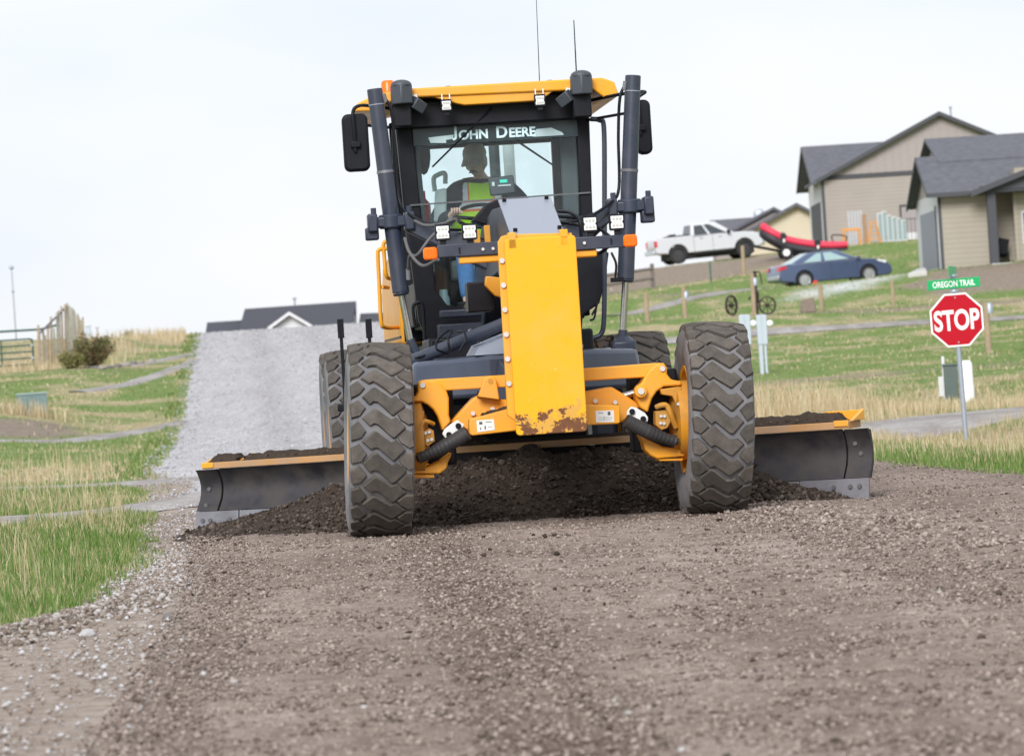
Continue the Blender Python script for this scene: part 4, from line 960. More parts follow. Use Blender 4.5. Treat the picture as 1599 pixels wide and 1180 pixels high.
for side, top, mid, rod, sock in ((-1, (585, 139), (626, 457), (640, 530), (651, 562)), (1, (988.5, 118), (977, 436), (973, 515), (973, 536))):
    T, Mi, Rd, So = L(*top, 2.4), L(*mid, 2.4), L(*rod, 2.4), L(*sock, 2.4)
    cyl_ = part('lift_cylinder', MB().cyl(T, Mi, .0555, .060, n=28).cyl(Mi, Mi + (Rd - Mi).normalized() * .02, .062, .05, n=28), DRK, bevel=.006, smooth=40)
    cyl_['label'] = 'tall dark blade lift cylinder on the ' + ('mirror side by the grass' if side < 0 else 'stop sign side')
    part('cylinder_rod', MB().cyl(Mi, Rd, .024, n=20), CHR, cyl_)
    part('rod_end', MB().cyl(Rd, So + Vector((0, 0, .04)), .033, n=16).cyl(So + Vector((0, 0, .05)), So + Vector((0, 0, .01)), .05, .085, n=20), DRK, cyl_, .004)
    sk = part('ball_socket', MB().b2(So.x - .085, So.x + .085, 2.30, 2.5, So.z - .10, So.z + .02), DRK, drw, .02)
    part('socket_cap', MB().b2(So.x - .088, So.x + .088, 2.295, 2.505, So.z - .10, So.z - .045), pm('rusty_steel', (.16, .085, .05), .85, var=.4, scale=20, dust=.4), drw, .012)
    ax = (Mi - T).normalized()
    for f, w in ((.46 if side > 0 else .40, .0595),): part('cylinder_band', MB().cyl(T.lerp(Mi, f), T.lerp(Mi, f + .014), w + .002, n=24), STL, cyl_)
    part('cylinder_band', MB().cyl(T.lerp(Mi, .075), T.lerp(Mi, .08), .0575, n=24), GRP, cyl_)
    q = L(610, 345, 2.4) if side < 0 else L(983, 321, 2.4)
    yk = MB()
    yk.b2(q.x - .145, q.x + .145, 2.33, 2.47, q.z - .045, q.z + .03)
    yk.b2(q.x - .165, q.x - .095, 2.30, 2.50, q.z - .075, q.z + .055); yk.b2(q.x + .095, q.x + .165, 2.30, 2.50, q.z - .075, q.z + .055)
    yk.cyl((q.x, 2.4, q.z - .055), (q.x, 2.4, q.z + .045), .085, n=24)
    xo = q.x + side * .13
    yk.b2(xo - .055, xo + .04, 2.34, 2.46, q.z - .13, q.z - .04)
    yo = part('yoke', yk, DRK, cyl_, .012)
    for dx in (-.12, .13): part('yoke_bolt', MB().cyl((q.x + dx, 2.33, q.z + .05), (q.x + dx, 2.33, q.z + .095), .02, n=10), DRK, cyl_, .003)
    part('lift_arm', MB().prism([(side * .15, 2.28, 1.72), (side * .15, 2.52, 1.72), (q.x - side * .1, 2.46, q.z - .08), (q.x - side * .1, 2.34, q.z - .08)], [(side * .15, 2.28, 1.95), (side * .15, 2.52, 1.95), (q.x - side * .1, 2.46, q.z + .02), (q.x - side * .1, 2.34, q.z + .02)]), DRK, None, .012)
    x1 = -side * .085
    hs = [T + Vector((x1 * .7, -.02, -.06)), T + Vector((x1 * 1.25, -.02, -.16)), T.lerp(Mi, .3) + Vector((x1 * 1.05, 0, 0)), T.lerp(Mi, .55) + Vector((x1 * .85, 0, 0)), q + Vector((-side * .15, -.12, .02)), q + Vector((-side * .34, -.2, -.08)), q + Vector((-side * .52, -.1, -.10))]
    part('cylinder_hose', MB().tube(hs, .011, 8), BLK, cyl_, smooth=60)
    part('hose_fitting', MB().cyl(T + Vector((x1 * .7, -.02, -.04)), T + Vector((x1 * .85, -.02, -.10)), .016, n=10), STL, cyl_)
for pts in (((706, 340, 1.5), (672, 372, 1.4), (652, 398, 1.4), (640, 400, 1.5), (637, 422, 1.6)), ((632, 372, 1.2), (640, 395, 1.1), (660, 415, 1.0), (684, 405, .6)), ((648, 345, 2.0), (665, 352, 1.6), (690, 350, 1.4), (712, 342, 1.2))):
    part('hydraulic_hose', MB().tube([L(*q) for q in pts], .0115, 8), pm('grey_hose', (.10, .10, .105), .6), smooth=60)
part('hose_fitting', MB().cyl(L(637, 420, 1.6), L(638, 437, 1.6), .016, n=10), STL)
part('hydraulic_hose', MB().tube([L(*q) for q in ((955, 395, 1.9), (962, 412, 2.0), (961, 432, 2.2))], .009, 8), pm('grey_hose', (.10, .10, .105), .6), smooth=60)
p = L(961, 436, 2.3); part('hose_fitting', MB().b2(p.x - .03, p.x + .06, 2.3, 2.36, p.z - .02, p.z + .012), BLK)
for pts in (((873, 330, 1.2), (890, 332, 1.0), (905, 345, .9), (908, 372, .9)), ((868, 345, 1.4), (895, 350, 1.2), (925, 352, 1.6), (950, 330, 2.2)), ((870, 338, 1.6), (910, 342, 1.7), (940, 360, 1.8), (955, 372, 1.6)), ((915, 350, .8), (912, 390, .6), (935, 395, .6), (950, 385, .5))):
    part('hydraulic_hose', MB().tube([L(*q) for q in pts], .0125, 8), BLK, smooth=60)
part('dash_cowl', MB().prism([L(738, 345, 2.0), L(760, 318, 2.0), L(775, 312, 2.0), L(800, 312, 2.0), L(800, 352, 2.0), L(760, 352, 2.0)], [L(738, 345, 2.0) + Vector((0, .3, 0)), L(760, 318, 2.0) + Vector((0, .3, 0)), L(775, 312, 2.0) + Vector((0, .3, 0)), L(800, 312, 2.0) + Vector((0, .3, 0)), L(800, 352, 2.0) + Vector((0, .3, 0)), L(760, 352, 2.0) + Vector((0, .3, 0))]), BLK, bevel=.01)

# ---- blade
BA, BB = Vector((-2.335, 3.6, -.022)), Vector((2.232, .97, -.025))
be = (BB - BA); BLn = be.length; be.normalize(); bn = Vector((be.y, -be.x, 0)).normalized()
def bpt(t, off, z): q = BA.lerp(BB, t); return Vector((q.x, q.y, q.z * max(0, 1 - z * 2))) + bn * off + Vector((0, 0, z * (1 + .10 * t)))
def sweep(prof, t0, t1, k=10):
    mb = MB(); n = len(prof); vs = []
    for i in range(k + 1): vs += [bpt(t0 + (t1 - t0) * i / k, o, z) for o, z in prof]
    return mb.add(vs, [(i * n + j, i * n + (j + 1) % n, (i + 1) * n + (j + 1) % n, (i + 1) * n + j) for i in range(k) for j in range(n)] + [tuple(range(n)), tuple(range(k * n, (k + 1) * n))])
_fr = [(.045, .160), (.015, .195), (-.022, .24), (-.042, .29), (-.045, .34), (-.027, .39), (.0, .43), (.02, .448)]
mprof = _fr + [(o - .022, z + .003) for o, z in _fr[::-1]]
blade = part('moldboard', sweep(mprof, .036, .964, 24), MOL, None, 0, 50)
for t0, t1 in ((0.0, .033), (.967, 1.0)):
    _f2 = [(o + .004, z) for o, z in _fr]
    part('blade_extension', sweep(_f2 + [(o - .03, z) for o, z in _f2[::-1]], t0, t1, 4), MOL, blade, 0, 50)
    part('end_bit', sweep([(.085, -.01), (.058, .157), (.032, .157), (.06, -.01)], t0, t1 + (.035 if t0 == 0 else 0) if t0 == 0 else t1, 4) if t0 == 0 else sweep([(.085, -.01), (.058, .157), (.032, .157), (.06, -.01)], .905, 1.0, 6), STL, blade, .003)
part('cutting_edge', sweep([(.082, -.01), (.055, .155), (.03, .155), (.056, -.01)], .0705, .903, 16), STL, blade, .003)
for t, z in ((.012, .095), (.024, .095), (.013, .20), (.014, .31), (.055, .095), (.975, .11), (.988, .11), (.952, .11), (.985, .30), (.978, .36)):
    o_ = .066 if z < .15 else (.01 if z < .25 else -.042)
    q = bpt(t, o_, z); part('blade_bolt', MB().cyl(q - bn * .01, q + bn * .014, .019, .015, 12), pm('worn_bolt', (.16, .155, .16), .5, .5), blade)
part('seam_backing', sweep([(.02, .155), (-.055, .24), (-.06, .33), (-.01, .44), (-.07, .44), (-.10, .33), (-.09, .24), (-.03, .155)], .002, .998, 8), BLK, blade, 0, 50)  # added dark sheet keeping daylight out of the extension seams
rail = part('blade_rail', sweep([(.03, .452), (.03, .495), (-.20, .50), (-.20, .455)], .012, .975, 24), pm('scuffed_rail_paint', (.50, .26, .09), .7, var=.3, scale=8, dust=.95, dcol=(.30, .235, .185), dscale=4), blade, .004)
part('rail_corner', sweep([(.04, .458), (.04, .497), (.03, .497), (.03, .458)], .012, .03, 3), YEL, blade, .004)
part('rail_corner', sweep([(.04, .466), (.04, .503), (.028, .503), (.028, .466)], .955, .975, 3), YEL, blade, .004)
part('rail_fence', sweep([(-.20, .50), (-.20, .56), (-.215, .56), (-.215, .50)], .925, .978, 3), YEL, blade, .003)
part('rail_fence', sweep([(.02, .50), (-.20, .565), (-.20, .50)], .976, .981, 1), YEL, blade, .003)
part('rail_fence', sweep([(.0, .50), (-.20, .545), (-.20, .50)], .012, .017, 1), YEL, blade, .003)
part('rail_fence', sweep([(-.02, .50), (-.20, .545), (-.20, .50)], .066, .071, 1), YEL, blade, .003)
def rail_soil(t0, t1, h, w, n):
    vs, m = [], 8
    for i in range(n + 1):
        t = t0 + (t1 - t0) * i / n
        for j in range(m + 1):
            s = j / m; q = bpt(t, .0 - w * s, .497)
            nz = fbm(np.array([q.x * 9.0]), np.array([q.y * 9. + s * 5]), 4, 111)[0]; e = math.sin(math.pi * s) ** .6 * min(1, i / 3, (n - i) / 3)
            vs.append(q + Vector((0, 0, max(0.002, h * e * (.35 + 1.3 * nz)))))
    return MB().add(vs, [(i * (m + 1) + j, (i + 1) * (m + 1) + j, (i + 1) * (m + 1) + j + 1, i * (m + 1) + j + 1) for i in range(n) for j in range(m)])
part('caked_soil', rail_soil(.018, .066, .055, .19, 24), SOI, blade, 0, 30)
part('caked_soil', rail_soil(.072, .45, .05, .17, 140), SOI, blade, 0, 30)
part('caked_soil', rail_soil(.45, .72, .02, .17, 90), SOI, blade, 0, 30)
part('caked_soil', rail_soil(.74, .962, .06, .19, 100), SOI, blade, 0, 30)

# ---- chassis, tandems, hood
part('rear_frame', MB().b2(-.55, .55, 4.0, 8.6, .68, 1.28), BLK, bevel=.02)
part('belly_plate', MB().b2(-.6, .6, 3.2, 4.2, 1.0, 1.3), BLK, bevel=.02)
for s in (-1, 1): part('tandem_case', MB().b2(s * .80 - .1, s * .80 + .1, 4.9, 7.5, .42, .86), DRK, bevel=.04)
hood = part('engine_hood', MB().px_([(5.45, 1.28), (5.45, 2.02), (5.6, 2.06), (8.0, 1.98), (8.6, 1.75), (8.65, 1.28)], -.70, .72), YEL, bevel=.03)
part('hood_seam', MB().b2(-.706, -.695, 5.46, 8.5, 1.335, 1.35), BLK, hood)
_e = L(772, 245, 6.3); part('exhaust_stack', MB().cyl((_e.x, 6.3, 1.9), (_e.x, 6.3, 2.95), .043, n=20), pm('exhaust_steel', (.05, .06, .065), .5, .3), hood)
_e = L(795, 250, 6.2); part('intake_stack', MB().cyl((_e.x, 6.2, 1.9), (_e.x, 6.2, 2.92), .045, n=20), pm('pale_stack', (.50, .56, .57), .5), hood)
for pts in (((606, 375, 5.4), (599, 381, 5.4), (600, 400, 5.4), (603, 430, 5.4), (612, 436, 5.5)), ((606, 388, 5.4), (592, 390, 5.4), (590, 400, 5.4), (592, 440, 5.4), (595, 500, 5.4), (601, 511, 5.45), (624, 511, 5.7)), ((596, 448, 5.4), (606, 449, 5.6))):
    part('hand_rail', MB().tube([L(*q) for q in pts], .0155, 10), YEL, smooth=60)
for px in (531, 575):
    a, b_ = L(px, 498, 4.6), L(px, 528, 4.6)
    part('marker_post', MB().b2(a.x - .024, a.x + .024, 4.58, 4.62, b_.z, a.z).b2(a.x - .013, a.x + .013, 4.59, 4.61, .82, b_.z), BLK, bevel=.003)
part('fender_rack', MB().b2(-1.25, -.7, 4.55, 4.65, .80, .86), BLK, bevel=.01)

# ---- cab
CF, CB = 3.6, 5.3
def post(p0, p1, w, d, mat=BLK, name='cab_post'):
    (x0, y0, z0), (x1, y1, z1) = p0, p1
    return part(name, MB().hexa([(x0 - w / 2, y0, z0), (x0 + w / 2, y0, z0), (x0 + w / 2, y0 + d, z0), (x0 - w / 2, y0 + d, z0), (x1 - w / 2, y1, z1), (x1 + w / 2, y1, z1), (x1 + w / 2, y1 + d, z1), (x1 - w / 2, y1 + d, z1)]), mat, None, .012)
post((-.625, CF, 1.95), (-.668, CF, 3.02), .125, .13)
post((.635, CF, 1.95), (.665, CF, 3.02), .095, .13)
post((-.60, CB, 1.3), (-.62, CB, 3.0), .15, .10); post((.60, CB, 1.3), (.62, CB, 3.0), .12, .10)
pmid = pm('cab_inner_trim', (.055, .068, .075), .6, var=.1)
post((.545, CF + .25, 1.6), (.575, CF + .25, 2.95), .13, .06, pmid, 'door_post')
post((-.545, CF + .3, 1.6), (-.60, CF + .3, 2.95), .09, .05, pmid, 'door_post')
part('cab_floor', MB().b2(-.60, .58, CF, CB, 1.38, 1.46), BLK, bevel=.01)
part('cab_back', MB().b2(-.6, .58, CB, CB + .06, 1.4, 2.0), BLK, bevel=.01)
part('cab_side', MB().b2(-.655, -.62, CF + .15, CB, 1.4, 1.72), BLK, bevel=.008); part('cab_side', MB().b2(.60, .635, CF + .15, CB, 1.4, 1.72), BLK, bevel=.008)
hd = part('cab_header', MB().b2(-.64, .64, CF - .09, CF + .12, 2.845, 3.04), BLK, bevel=.012)
part('cab_ceiling', MB().b2(-.66, .66, CF + .12, CB, 2.95, 3.03), pm('ceiling_liner', (.45, .46, .45), .8), bevel=.01)
part('cab_header', MB().b2(-.56, .56, CB, CB + .08, 2.78, 3.02), BLK, bevel=.01)
roof_prof = [(-1.03, 2.985), (-1.00, 3.045), (-.86, 3.10), (-.62, 3.128), (.62, 3.128), (.80, 3.125), (.885, 3.09), (.915, 2.985), (.80, 2.98), (.72, 3.045), (-.62, 3.062), (-.80, 3.03), (-.86, 2.975)]
roof = part('cab_roof', MB().py(roof_prof, 3.36, 5.5), YEL, bevel=.012); roof['label'] = 'yellow cab roof with drooping edges'
part('roof_chin', MB().py([(-.45, 3.06), (-.28, 3.0), (-.22, 2.985), (.30, 2.985), (.36, 3.0), (.45, 3.06)], 3.38, 3.5), YEL, roof, .008)
for x in (-.32, .43, .66): part('roof_bolt', MB().cyl((x, 3.6, 3.125), (x, 3.6, 3.145), .02, n=8), BLK, roof)
for px, py in ((627, 144), (908, 129)):
    p = L(px, py, 3.28)
    o = [(p.x - .078, 3.36), (p.x - .078, 3.26), (p.x - .005, 3.20), (p.x + .078, 3.26), (p.x + .078, 3.36)]
    cap = part('camera_pod', MB().pz(o, p.z - .088, p.z + .055).ball((p.x, 3.285, p.z + .052), .077, 16, (1, .95, .5)), pm('pod_plastic', (.055, .063, .078), .5, var=.1), None, .01, 50)
    part('pod_bracket', MB().b2(p.x - .07, p.x + .065, 3.3, 3.5, p.z - .25, p.z - .08), BLK, cap, .01)
for px, py, yw, tl in ((697, 165, 0, 0), (843, 157, 0, 0)):
    p = L(px, py, 3.30); lamp(None, (p.x, 3.29, p.z), .082)
    part('lamp_hanger', MB().b2(p.x - .032, p.x - .024, 3.31, 3.325, p.z + .03, p.z + .085).b2(p.x + .024, p.x + .032, 3.31, 3.325, p.z + .03, p.z + .085), WHT)
for px, py, a in ((652, 164, .6), (883, 154, -.6)):
    p = L(px, py, 3.34)
    part('side_lamp', MB().box(p, (.11, .08, .085), Matrix.Rotation(a, 3, 'Y') @ Matrix.Rotation(a, 3, 'Z')), pm('pod_plastic', (.055, .063, .078), .5), None, .008)
    q = L(px - 3 if a > 0 else px + 3, py - 10, 3.34); part('lamp_hanger', MB().box(q, (.03, .02, .06), Matrix.Rotation(-a * .4, 3, 'Y')), WHT)
p = L(606, 141, 3.8); part('beacon', MB().lathe([(0, .10), (.035, .10), (.048, .085), (.052, 0), (0, 0)], (p.x, 3.8, 3.125), (0, 0, 1), 20), AMB, smooth=40)
for px, py, ly, r, topz in ((842, 128, 4.4, .0035, 3.86), (899, 105, 4.6, .006, 3.56)):
    p = L(px, py, ly); q = L(px - (4 if r < .005 else 3), 0 if r < .005 else 32, ly)
    part('antenna', MB().cyl((p.x, ly, 3.10), q + Vector((0, 0, .1 if r < .005 else 0)), r, r * .6, n=8).cyl((p.x, ly, 3.10), (p.x, ly, 3.17), .018, n=10), BLK)
# glazing
part('windshield', MB().b2(-.585, .60, CF + .02, CF + .03, 1.46, 2.72), GLS)
part('windshield_edge', MB().hexa([tuple(L(640, 322, 3.58)), tuple(L(922, 302, 3.58)), tuple(L(922, 302, 3.6)), tuple(L(640, 322, 3.6)), tuple(L(640, 319.5, 3.58)), tuple(L(922, 299.5, 3.58)), tuple(L(922, 299.5, 3.6)), tuple(L(640, 319.5, 3.6))]), pm('seal_grey', (.10, .11, .12), .6))
part('side_window', MB().b2(-.632, -.626, CF + .15, CB, 1.72, 2.95), GLS); part('side_window', MB().b2(.622, .628, CF + .15, CB, 1.72, 2.95), GLS)
part('rear_window', MB().b2(-.53, .54, CB + .02, CB + .026, 2.0, 2.78), GLS)
sunstrip = part('sun_strip', MB().b2(-.60, .615, CF - .01, CF + .008, 2.72, 2.848), pm('sun_strip_tint', (.020, .036, .042), .25, var=.1))
def lettering():
    V, F, x = [], [], 0.0
    for s, k in (('J', 1.0), ('OHN', .80), (' ', 0), ('D', 1.0), ('EERE', .80)):
        if s == ' ': x += .05; continue
        me = text_mesh(s, .118 * k, .001, .0032)
        c = np.array([v.co[:] for v in me.vertices]); c[:, 0] += x - c[:, 0].min(); c[:, 1] -= c[:, 1].min()
        o = len(V); V += [tuple(q) for q in c]; F += [tuple(i + o for i in p.vertices) for p in me.polygons]
        x = c[:, 0].max() + .014; bpy.data.meshes.remove(me)
    A = np.array(V); w = A[:, 0].max()
    me = bpy.data.meshes.new('lettering'); me.from_pydata([((v[0] - w / 2) * .615 / w, -v[2], v[1]) for v in V], [], F)
    return me
p = L(706, 209, CF - .015); q = L(836, 204, CF - .015)
lt = link('lettering', lettering(), pm('pale_decal', (.62, .82, .88), .5, var=.03), sunstrip, 0, 0, ((p.x + q.x) / 2, CF - .0125, 2.742))
lt.rotation_euler = (0, R_(.3), 0)
part('strip_daylight_patch', MB().py([(-.49, 2.775), (-.30, 2.785), (-.31, 2.755), (-.36, 2.75), (-.36, 2.728), (-.475, 2.735)], CF - .012, CF - .0105), pm('painted_daylight', (.42, .55, .58), .4), sunstrip)  # solid pale plates painting the daylight that shows through the strip
part('strip_daylight_patch', MB().py([(.31, 2.79), (.42, 2.795), (.50, 2.755), (.51, 2.735), (.28, 2.735)], CF - .012, CF - .0105), pm('painted_daylight', (.42, .55, .58), .4), sunstrip)
for a, b_ in (((769, 168, 3.5), (675, 261, 3.57)), ((799, 215, 3.66), (865, 259, 3.66))):
    part('wiper', MB().cyl(L(*a), L(*b_), .009, .007, n=6).cyl(L(*a), L(*a) + Vector((0, .06, 0)), .016, n=10), BLK)
# lower cab front
part('lower_front', MB().py([(L(x, y, CF - .02).x, L(x, y, CF - .02).z) for x, y in ((632, 335), (652, 335), (666, 352), (674, 400), (680, 452), (698, 476), (770, 490), (770, 512), (716, 522), (700, 536), (668, 536), (654, 500))], CF - .02, CF + .1), BLK, bevel=.01)
part('lower_front', MB().py([(L(x, y, CF - .02).x, L(x, y, CF - .02).z) for x, y in ((876, 345), (926, 330), (931, 392), (951, 394), (945, 440), (936, 474), (910, 492), (908, 532), (880, 535))], CF - .02, CF + .1), BLK, bevel=.01)
part('front_step', MB().b2(-.50, .05, 3.30, 3.42, 1.44, 1.50).b2(-.52, -.15, 3.35, 3.5, 1.26, 1.40), DRK, bevel=.012)
part('grab_handle', MB().tube([L(*q) for q in ((922, 186, 3.5), (936, 188, 3.5), (943, 200, 3.5), (944, 300, 3.5), (944, 420, 3.5), (943, 500, 3.5), (938, 522, 3.5), (926, 528, 3.5))], .0185, 12), DRK, smooth=60)
part('grab_handle', MB().tube([L(*q) for q in ((924, 492, 3.55), (931, 480, 3.55), (932, 472, 3.55), (928, 496, 3.55), (921, 500, 3.55))], .008, 8), BLK, smooth=60)
part('grab_handle', MB().tube([L(*q) for q in ((648, 510, 3.3), (645, 480, 3.3), (650, 474, 3.3), (660, 476, 3.3), (663, 530, 3.3))], .012, 8), BLK, smooth=60)
part('strut', MB().cyl(L(905, 385, 3.2), L(960, 330, 2.6), .03, n=12), DRK)
for x in (-.685, ): post((x - .06, CF + .45, 1.9), (x - .02, CF + .45, 2.95), .05, .05, BLK, 'door_frame')
# mirrors
for x0, x1, z0, z1, side in ((-1.137, -.95, 2.53, 2.945, -1), (.985, 1.098, 2.53, 2.925, 1)):
    mr = part('mirror', MB().py(rrect(x0, x1, z0, z1, .045, 5), 2.98, 3.09), BLK, bevel=.02)
    mr['label'] = 'big rounded mirror back on the ' + ('grass side' if side < 0 else 'stop sign side')
    xm = (x0 + x1) / 2 - side * .01
    part('mirror_arm', MB().tube([(xm - .02, 2.965, z0 + .14), (xm - .02, 2.955, z0 + .28), (xm - .02, 2.955, z1 + .01), (xm + .03, 2.98, z1 + .055), (side * .9, 3.2, z1 + .06), (side * .70, 3.62, z1 + .05)], .013, 8), BLK, mr, smooth=60)
    part('mirror_clamp', MB().b2(xm - .05, xm + .02, 2.945, 2.985, z0 + .17, z0 + .215), BLK, mr, .006)
    part('mirror_arm', MB().cyl((side * .95, 3.15, z1 - .08), (side * .68, 3.62, z1 - .09), .011, n=8), BLK, mr)
# interior
SEA = pm('seat_fabric', (.16, .185, .195), .8, var=.1)
seat = part('seat', MB().b2(-.36, .24, 4.55, 5.05, 1.72, 1.88), SEA, bevel=.04)
part('seat_back', MB().prism([(-.36, 4.98, 1.8), (.26, 4.98, 1.8), (.26, 5.12, 1.8), (-.36, 5.12, 1.8)], [(-.33, 5.06, 2.36), (.23, 5.06, 2.36), (.23, 5.18, 2.36), (-.33, 5.18, 2.36)]), SEA, seat, .05)
part('seat_pedestal', MB().b2(-.25, .15, 4.65, 5.0, 1.46, 1.72), BLK, seat, .02)
part('arm_rest', MB().tube([L(676, 302, 4.6), L(674, 283, 4.6), L(679, 277, 4.6), L(691, 274, 4.6), L(692, 290, 4.6)], .018, 8), pm('light_seat_trim', (.58, .66, .66), .7), seat, smooth=60)
part('arm_rest', MB().prism([L(674, 350, 4.4), L(694, 350, 4.4), L(694, 296, 4.4), L(676, 300, 4.4)], [L(674, 350, 4.8), L(694, 350, 4.8), L(694, 296, 4.8), L(676, 300, 4.8)]), pm('light_seat_trim', (.58, .66, .66), .7), seat, .02)
col = part('steering_console', MB().prism([(-.10, 3.85, 1.46), (.16, 3.85, 1.46), (.16, 4.05, 1.46), (-.10, 4.05, 1.46)], [(-.02, 3.95, 2.26), (.22, 3.95, 2.30), (.20, 4.12, 2.32), (0, 4.12, 2.28)]), pm('console_plastic', (.05, .055, .065), .5), bevel=.02)
mo = part('monitor', MB().box((.045, 4.05, 2.40), (.19, .05, .135), Matrix.Rotation(R_(-4), 3, 'Y')), pm('console_plastic', (.05, .055, .065), .5), col, .012)
scr = bpy.data.materials.new('screen_glow'); scr.use_nodes = True
_b = scr.node_tree.nodes['Principled BSDF']; _b.inputs['Base Color'].default_value = (.02, .3, .22, 1); _b.inputs['Emission Color'].default_value = (.05, .75, .55, 1); _b.inputs['Emission Strength'].default_value = .6
part('screen', MB().b2(.03, .085, 4.018, 4.023, 2.42, 2.443), scr, col)
part('screen_trim', MB().b2(.015, .11, 4.018, 4.023, 2.395, 2.405).b2(-.03, -.01, 4.018, 4.023, 2.40, 2.43), pm('light_seat_trim', (.58, .66, .66), .7), col)
sw = MB(); cs, ss = math.cos(R_(28)), math.sin(R_(28)); ring = []
for i in range(33):
    a = 2 * math.pi * i / 32; ring.append((-.11 + .19 * math.cos(a), 4.16 + .19 * math.sin(a) * cs, 2.19 + .19 * math.sin(a) * ss))
sw.tube(ring, .014, 8, smooth=False); sw.tube([(-.30, 4.16, 2.19), (-.11, 4.16, 2.17), (.08, 4.16, 2.19)], .014, 8); sw.cyl((-.11, 4.16, 2.17), (.02, 4.0, 1.9), .03, n=10)
part('steering_wheel', sw, BLK, col, smooth=60)
seat.location.y = -.30; col.location.y = -.24
part('lever_pod', MB().b2(-.50, -.36, 4.15, 4.7, 1.5, 2.05), BLK, bevel=.03)
part('lever_pod', MB().b2(.34, .50, 4.0, 4.7, 1.5, 2.08), BLK, bevel=.03)
part('side_screen', MB().b2(.36, .52, 3.85, 3.9, 1.95, 2.18), pmid, bevel=.01)
p = L(662, 335, 4.9); part('fire_extinguisher', MB().lathe([(0, .36), (.02, .36), (.022, .30), (.055, .26), (.06, 0), (0, 0)], (p.x, 4.9, p.z - .18), (0, 0, 1), 18), pm('red_enamel', (.35, .012, .015), .35), smooth=40)
p = L(660, 240, 4.9); part('hanging_coat', MB().ball(p, .075, 12, (.8, .6, 2.2)), pm('dark_cloth', (.02, .022, .028), .9))
part('pedal_box', MB().b2(-.34, -.02, 3.75, 3.85, 1.46, 1.56), BLK, bevel=.01)
p = L(693, 452, 3.95); part('water_jug', MB().lathe([(0, .2), (.03, .2), (.032, .16), (.045, .13), (.045, 0), (0, 0)], (p.x, 4.0, 1.462), (0, 0, 1), 16), pm('jug_plastic', (.30, .45, .48), .4))

# ---- windrow of soil rolling ahead of the blade
nx_, nc_ = 420, 70
lx = np.linspace(-2.62, 2.30, nx_); cc = np.linspace(0, 1, nc_)
by = np.interp(lx, [BA.x, BB.x], [BA.y, BB.y]) ; by = BA.y + (lx - BA.x) * (BB.y - BA.y) / (BB.x - BA.x)
ty_ = np.interp(lx, [-2.62, -2.35, -1.9, -1.5, -.8, 0, .8, 1.76, 2.05, 2.3], [2.6, 1.75, 1.2, .95, .88, .87, .85, .72, .62, .70]) + (fbm(lx * 2.2, lx * 0 + 4, 4, 121) - .5) * .25
hc = np.interp(lx, [-2.62, -2.4, -2.1, -1.7, -1.0, -.4, 0, .5, .9, 1.4, 1.75, 2.05, 2.3], [0, .015, .055, .155, .32, .42, .46, .45, .40, .28, .13, .02, 0])
X2 = np.repeat(lx[:, None], nc_, 1); C2 = np.repeat(cc[None], nx_, 0)
Y2 = (by[:, None] - .07) * (1 - C2) + ty_[:, None] * C2
lump = fbm(X2 * 5, Y2 * 5, 4, 131)
Z2 = hc[:, None] * (1 - C2 ** 1.15) * (.72 + .56 * lump) + .05 * (fbm(X2 * 16, Y2 * 16, 3, 137) - .45) * np.clip(hc[:, None] * 6, 0, 1) - .02 * C2 ** 6
wx, wy = GX + X2 * cg - Y2 * sg, GD + X2 * sg + Y2 * cg
Z2 = Z2 + .012 - .07 * (1 - np.clip(hc[:, None] * 45, 0, 1))
o = sheet('windrow', wx, wy, Z2, SOI); struct(o, 'stuff', 'dark windrow of damp soil rolling in front of the blade')
n_ = 24000
ii = rng.integers(0, nx_, n_); jj = np.minimum(nc_ - 1, (rng.random(n_) ** .8 * nc_).astype(int))
k = (hc[ii] > .012) & (rng.random(n_) < (.35 + hc[ii] * 2) * (.25 + 1.4 * sstep(.38, .62, fbm(X2[ii, jj] * 2.6, Y2[ii, jj] * 3.2, 3, 141)))); ii, jj = ii[k], jj[k]
jx = rng.normal(0, .012, len(ii)); r = .004 + .013 * rng.random(len(ii)) ** 3 + .022 * (rng.random(len(ii)) < .018) * rng.random(len(ii))
toe = cc[jj] ** 6 * np.abs(rng.normal(0, .12, len(ii)))
stones('soil_clods', wx[ii, jj] + jx, wy[ii, jj] + jx - toe, Z2[ii, jj] + r * .2, r, M_cl, .85, .45)['label'] = 'crumbling clods over the dark windrow'
# crumbs lying on the blade rail
t = rng.random(1300); t = t[((t < .45) & (t > .03)) | ((t > .74) & (t < .955))]; s = rng.random(len(t)); q = [bpt(a, -.01 - .16 * b_, .5) for a, b_ in zip(t, s)]
qx = np.array([v.x for v in q]); qy = np.array([v.y for v in q]); r = rng.uniform(.005, .016, len(t))
stones('rail_crumbs', GX + qx * cg - qy * sg, GD + qx * sg + qy * cg, np.array([v.z for v in q]) + .02, r, M_cl, .85)['label'] = 'soil crumbs riding on top of the blade rail'

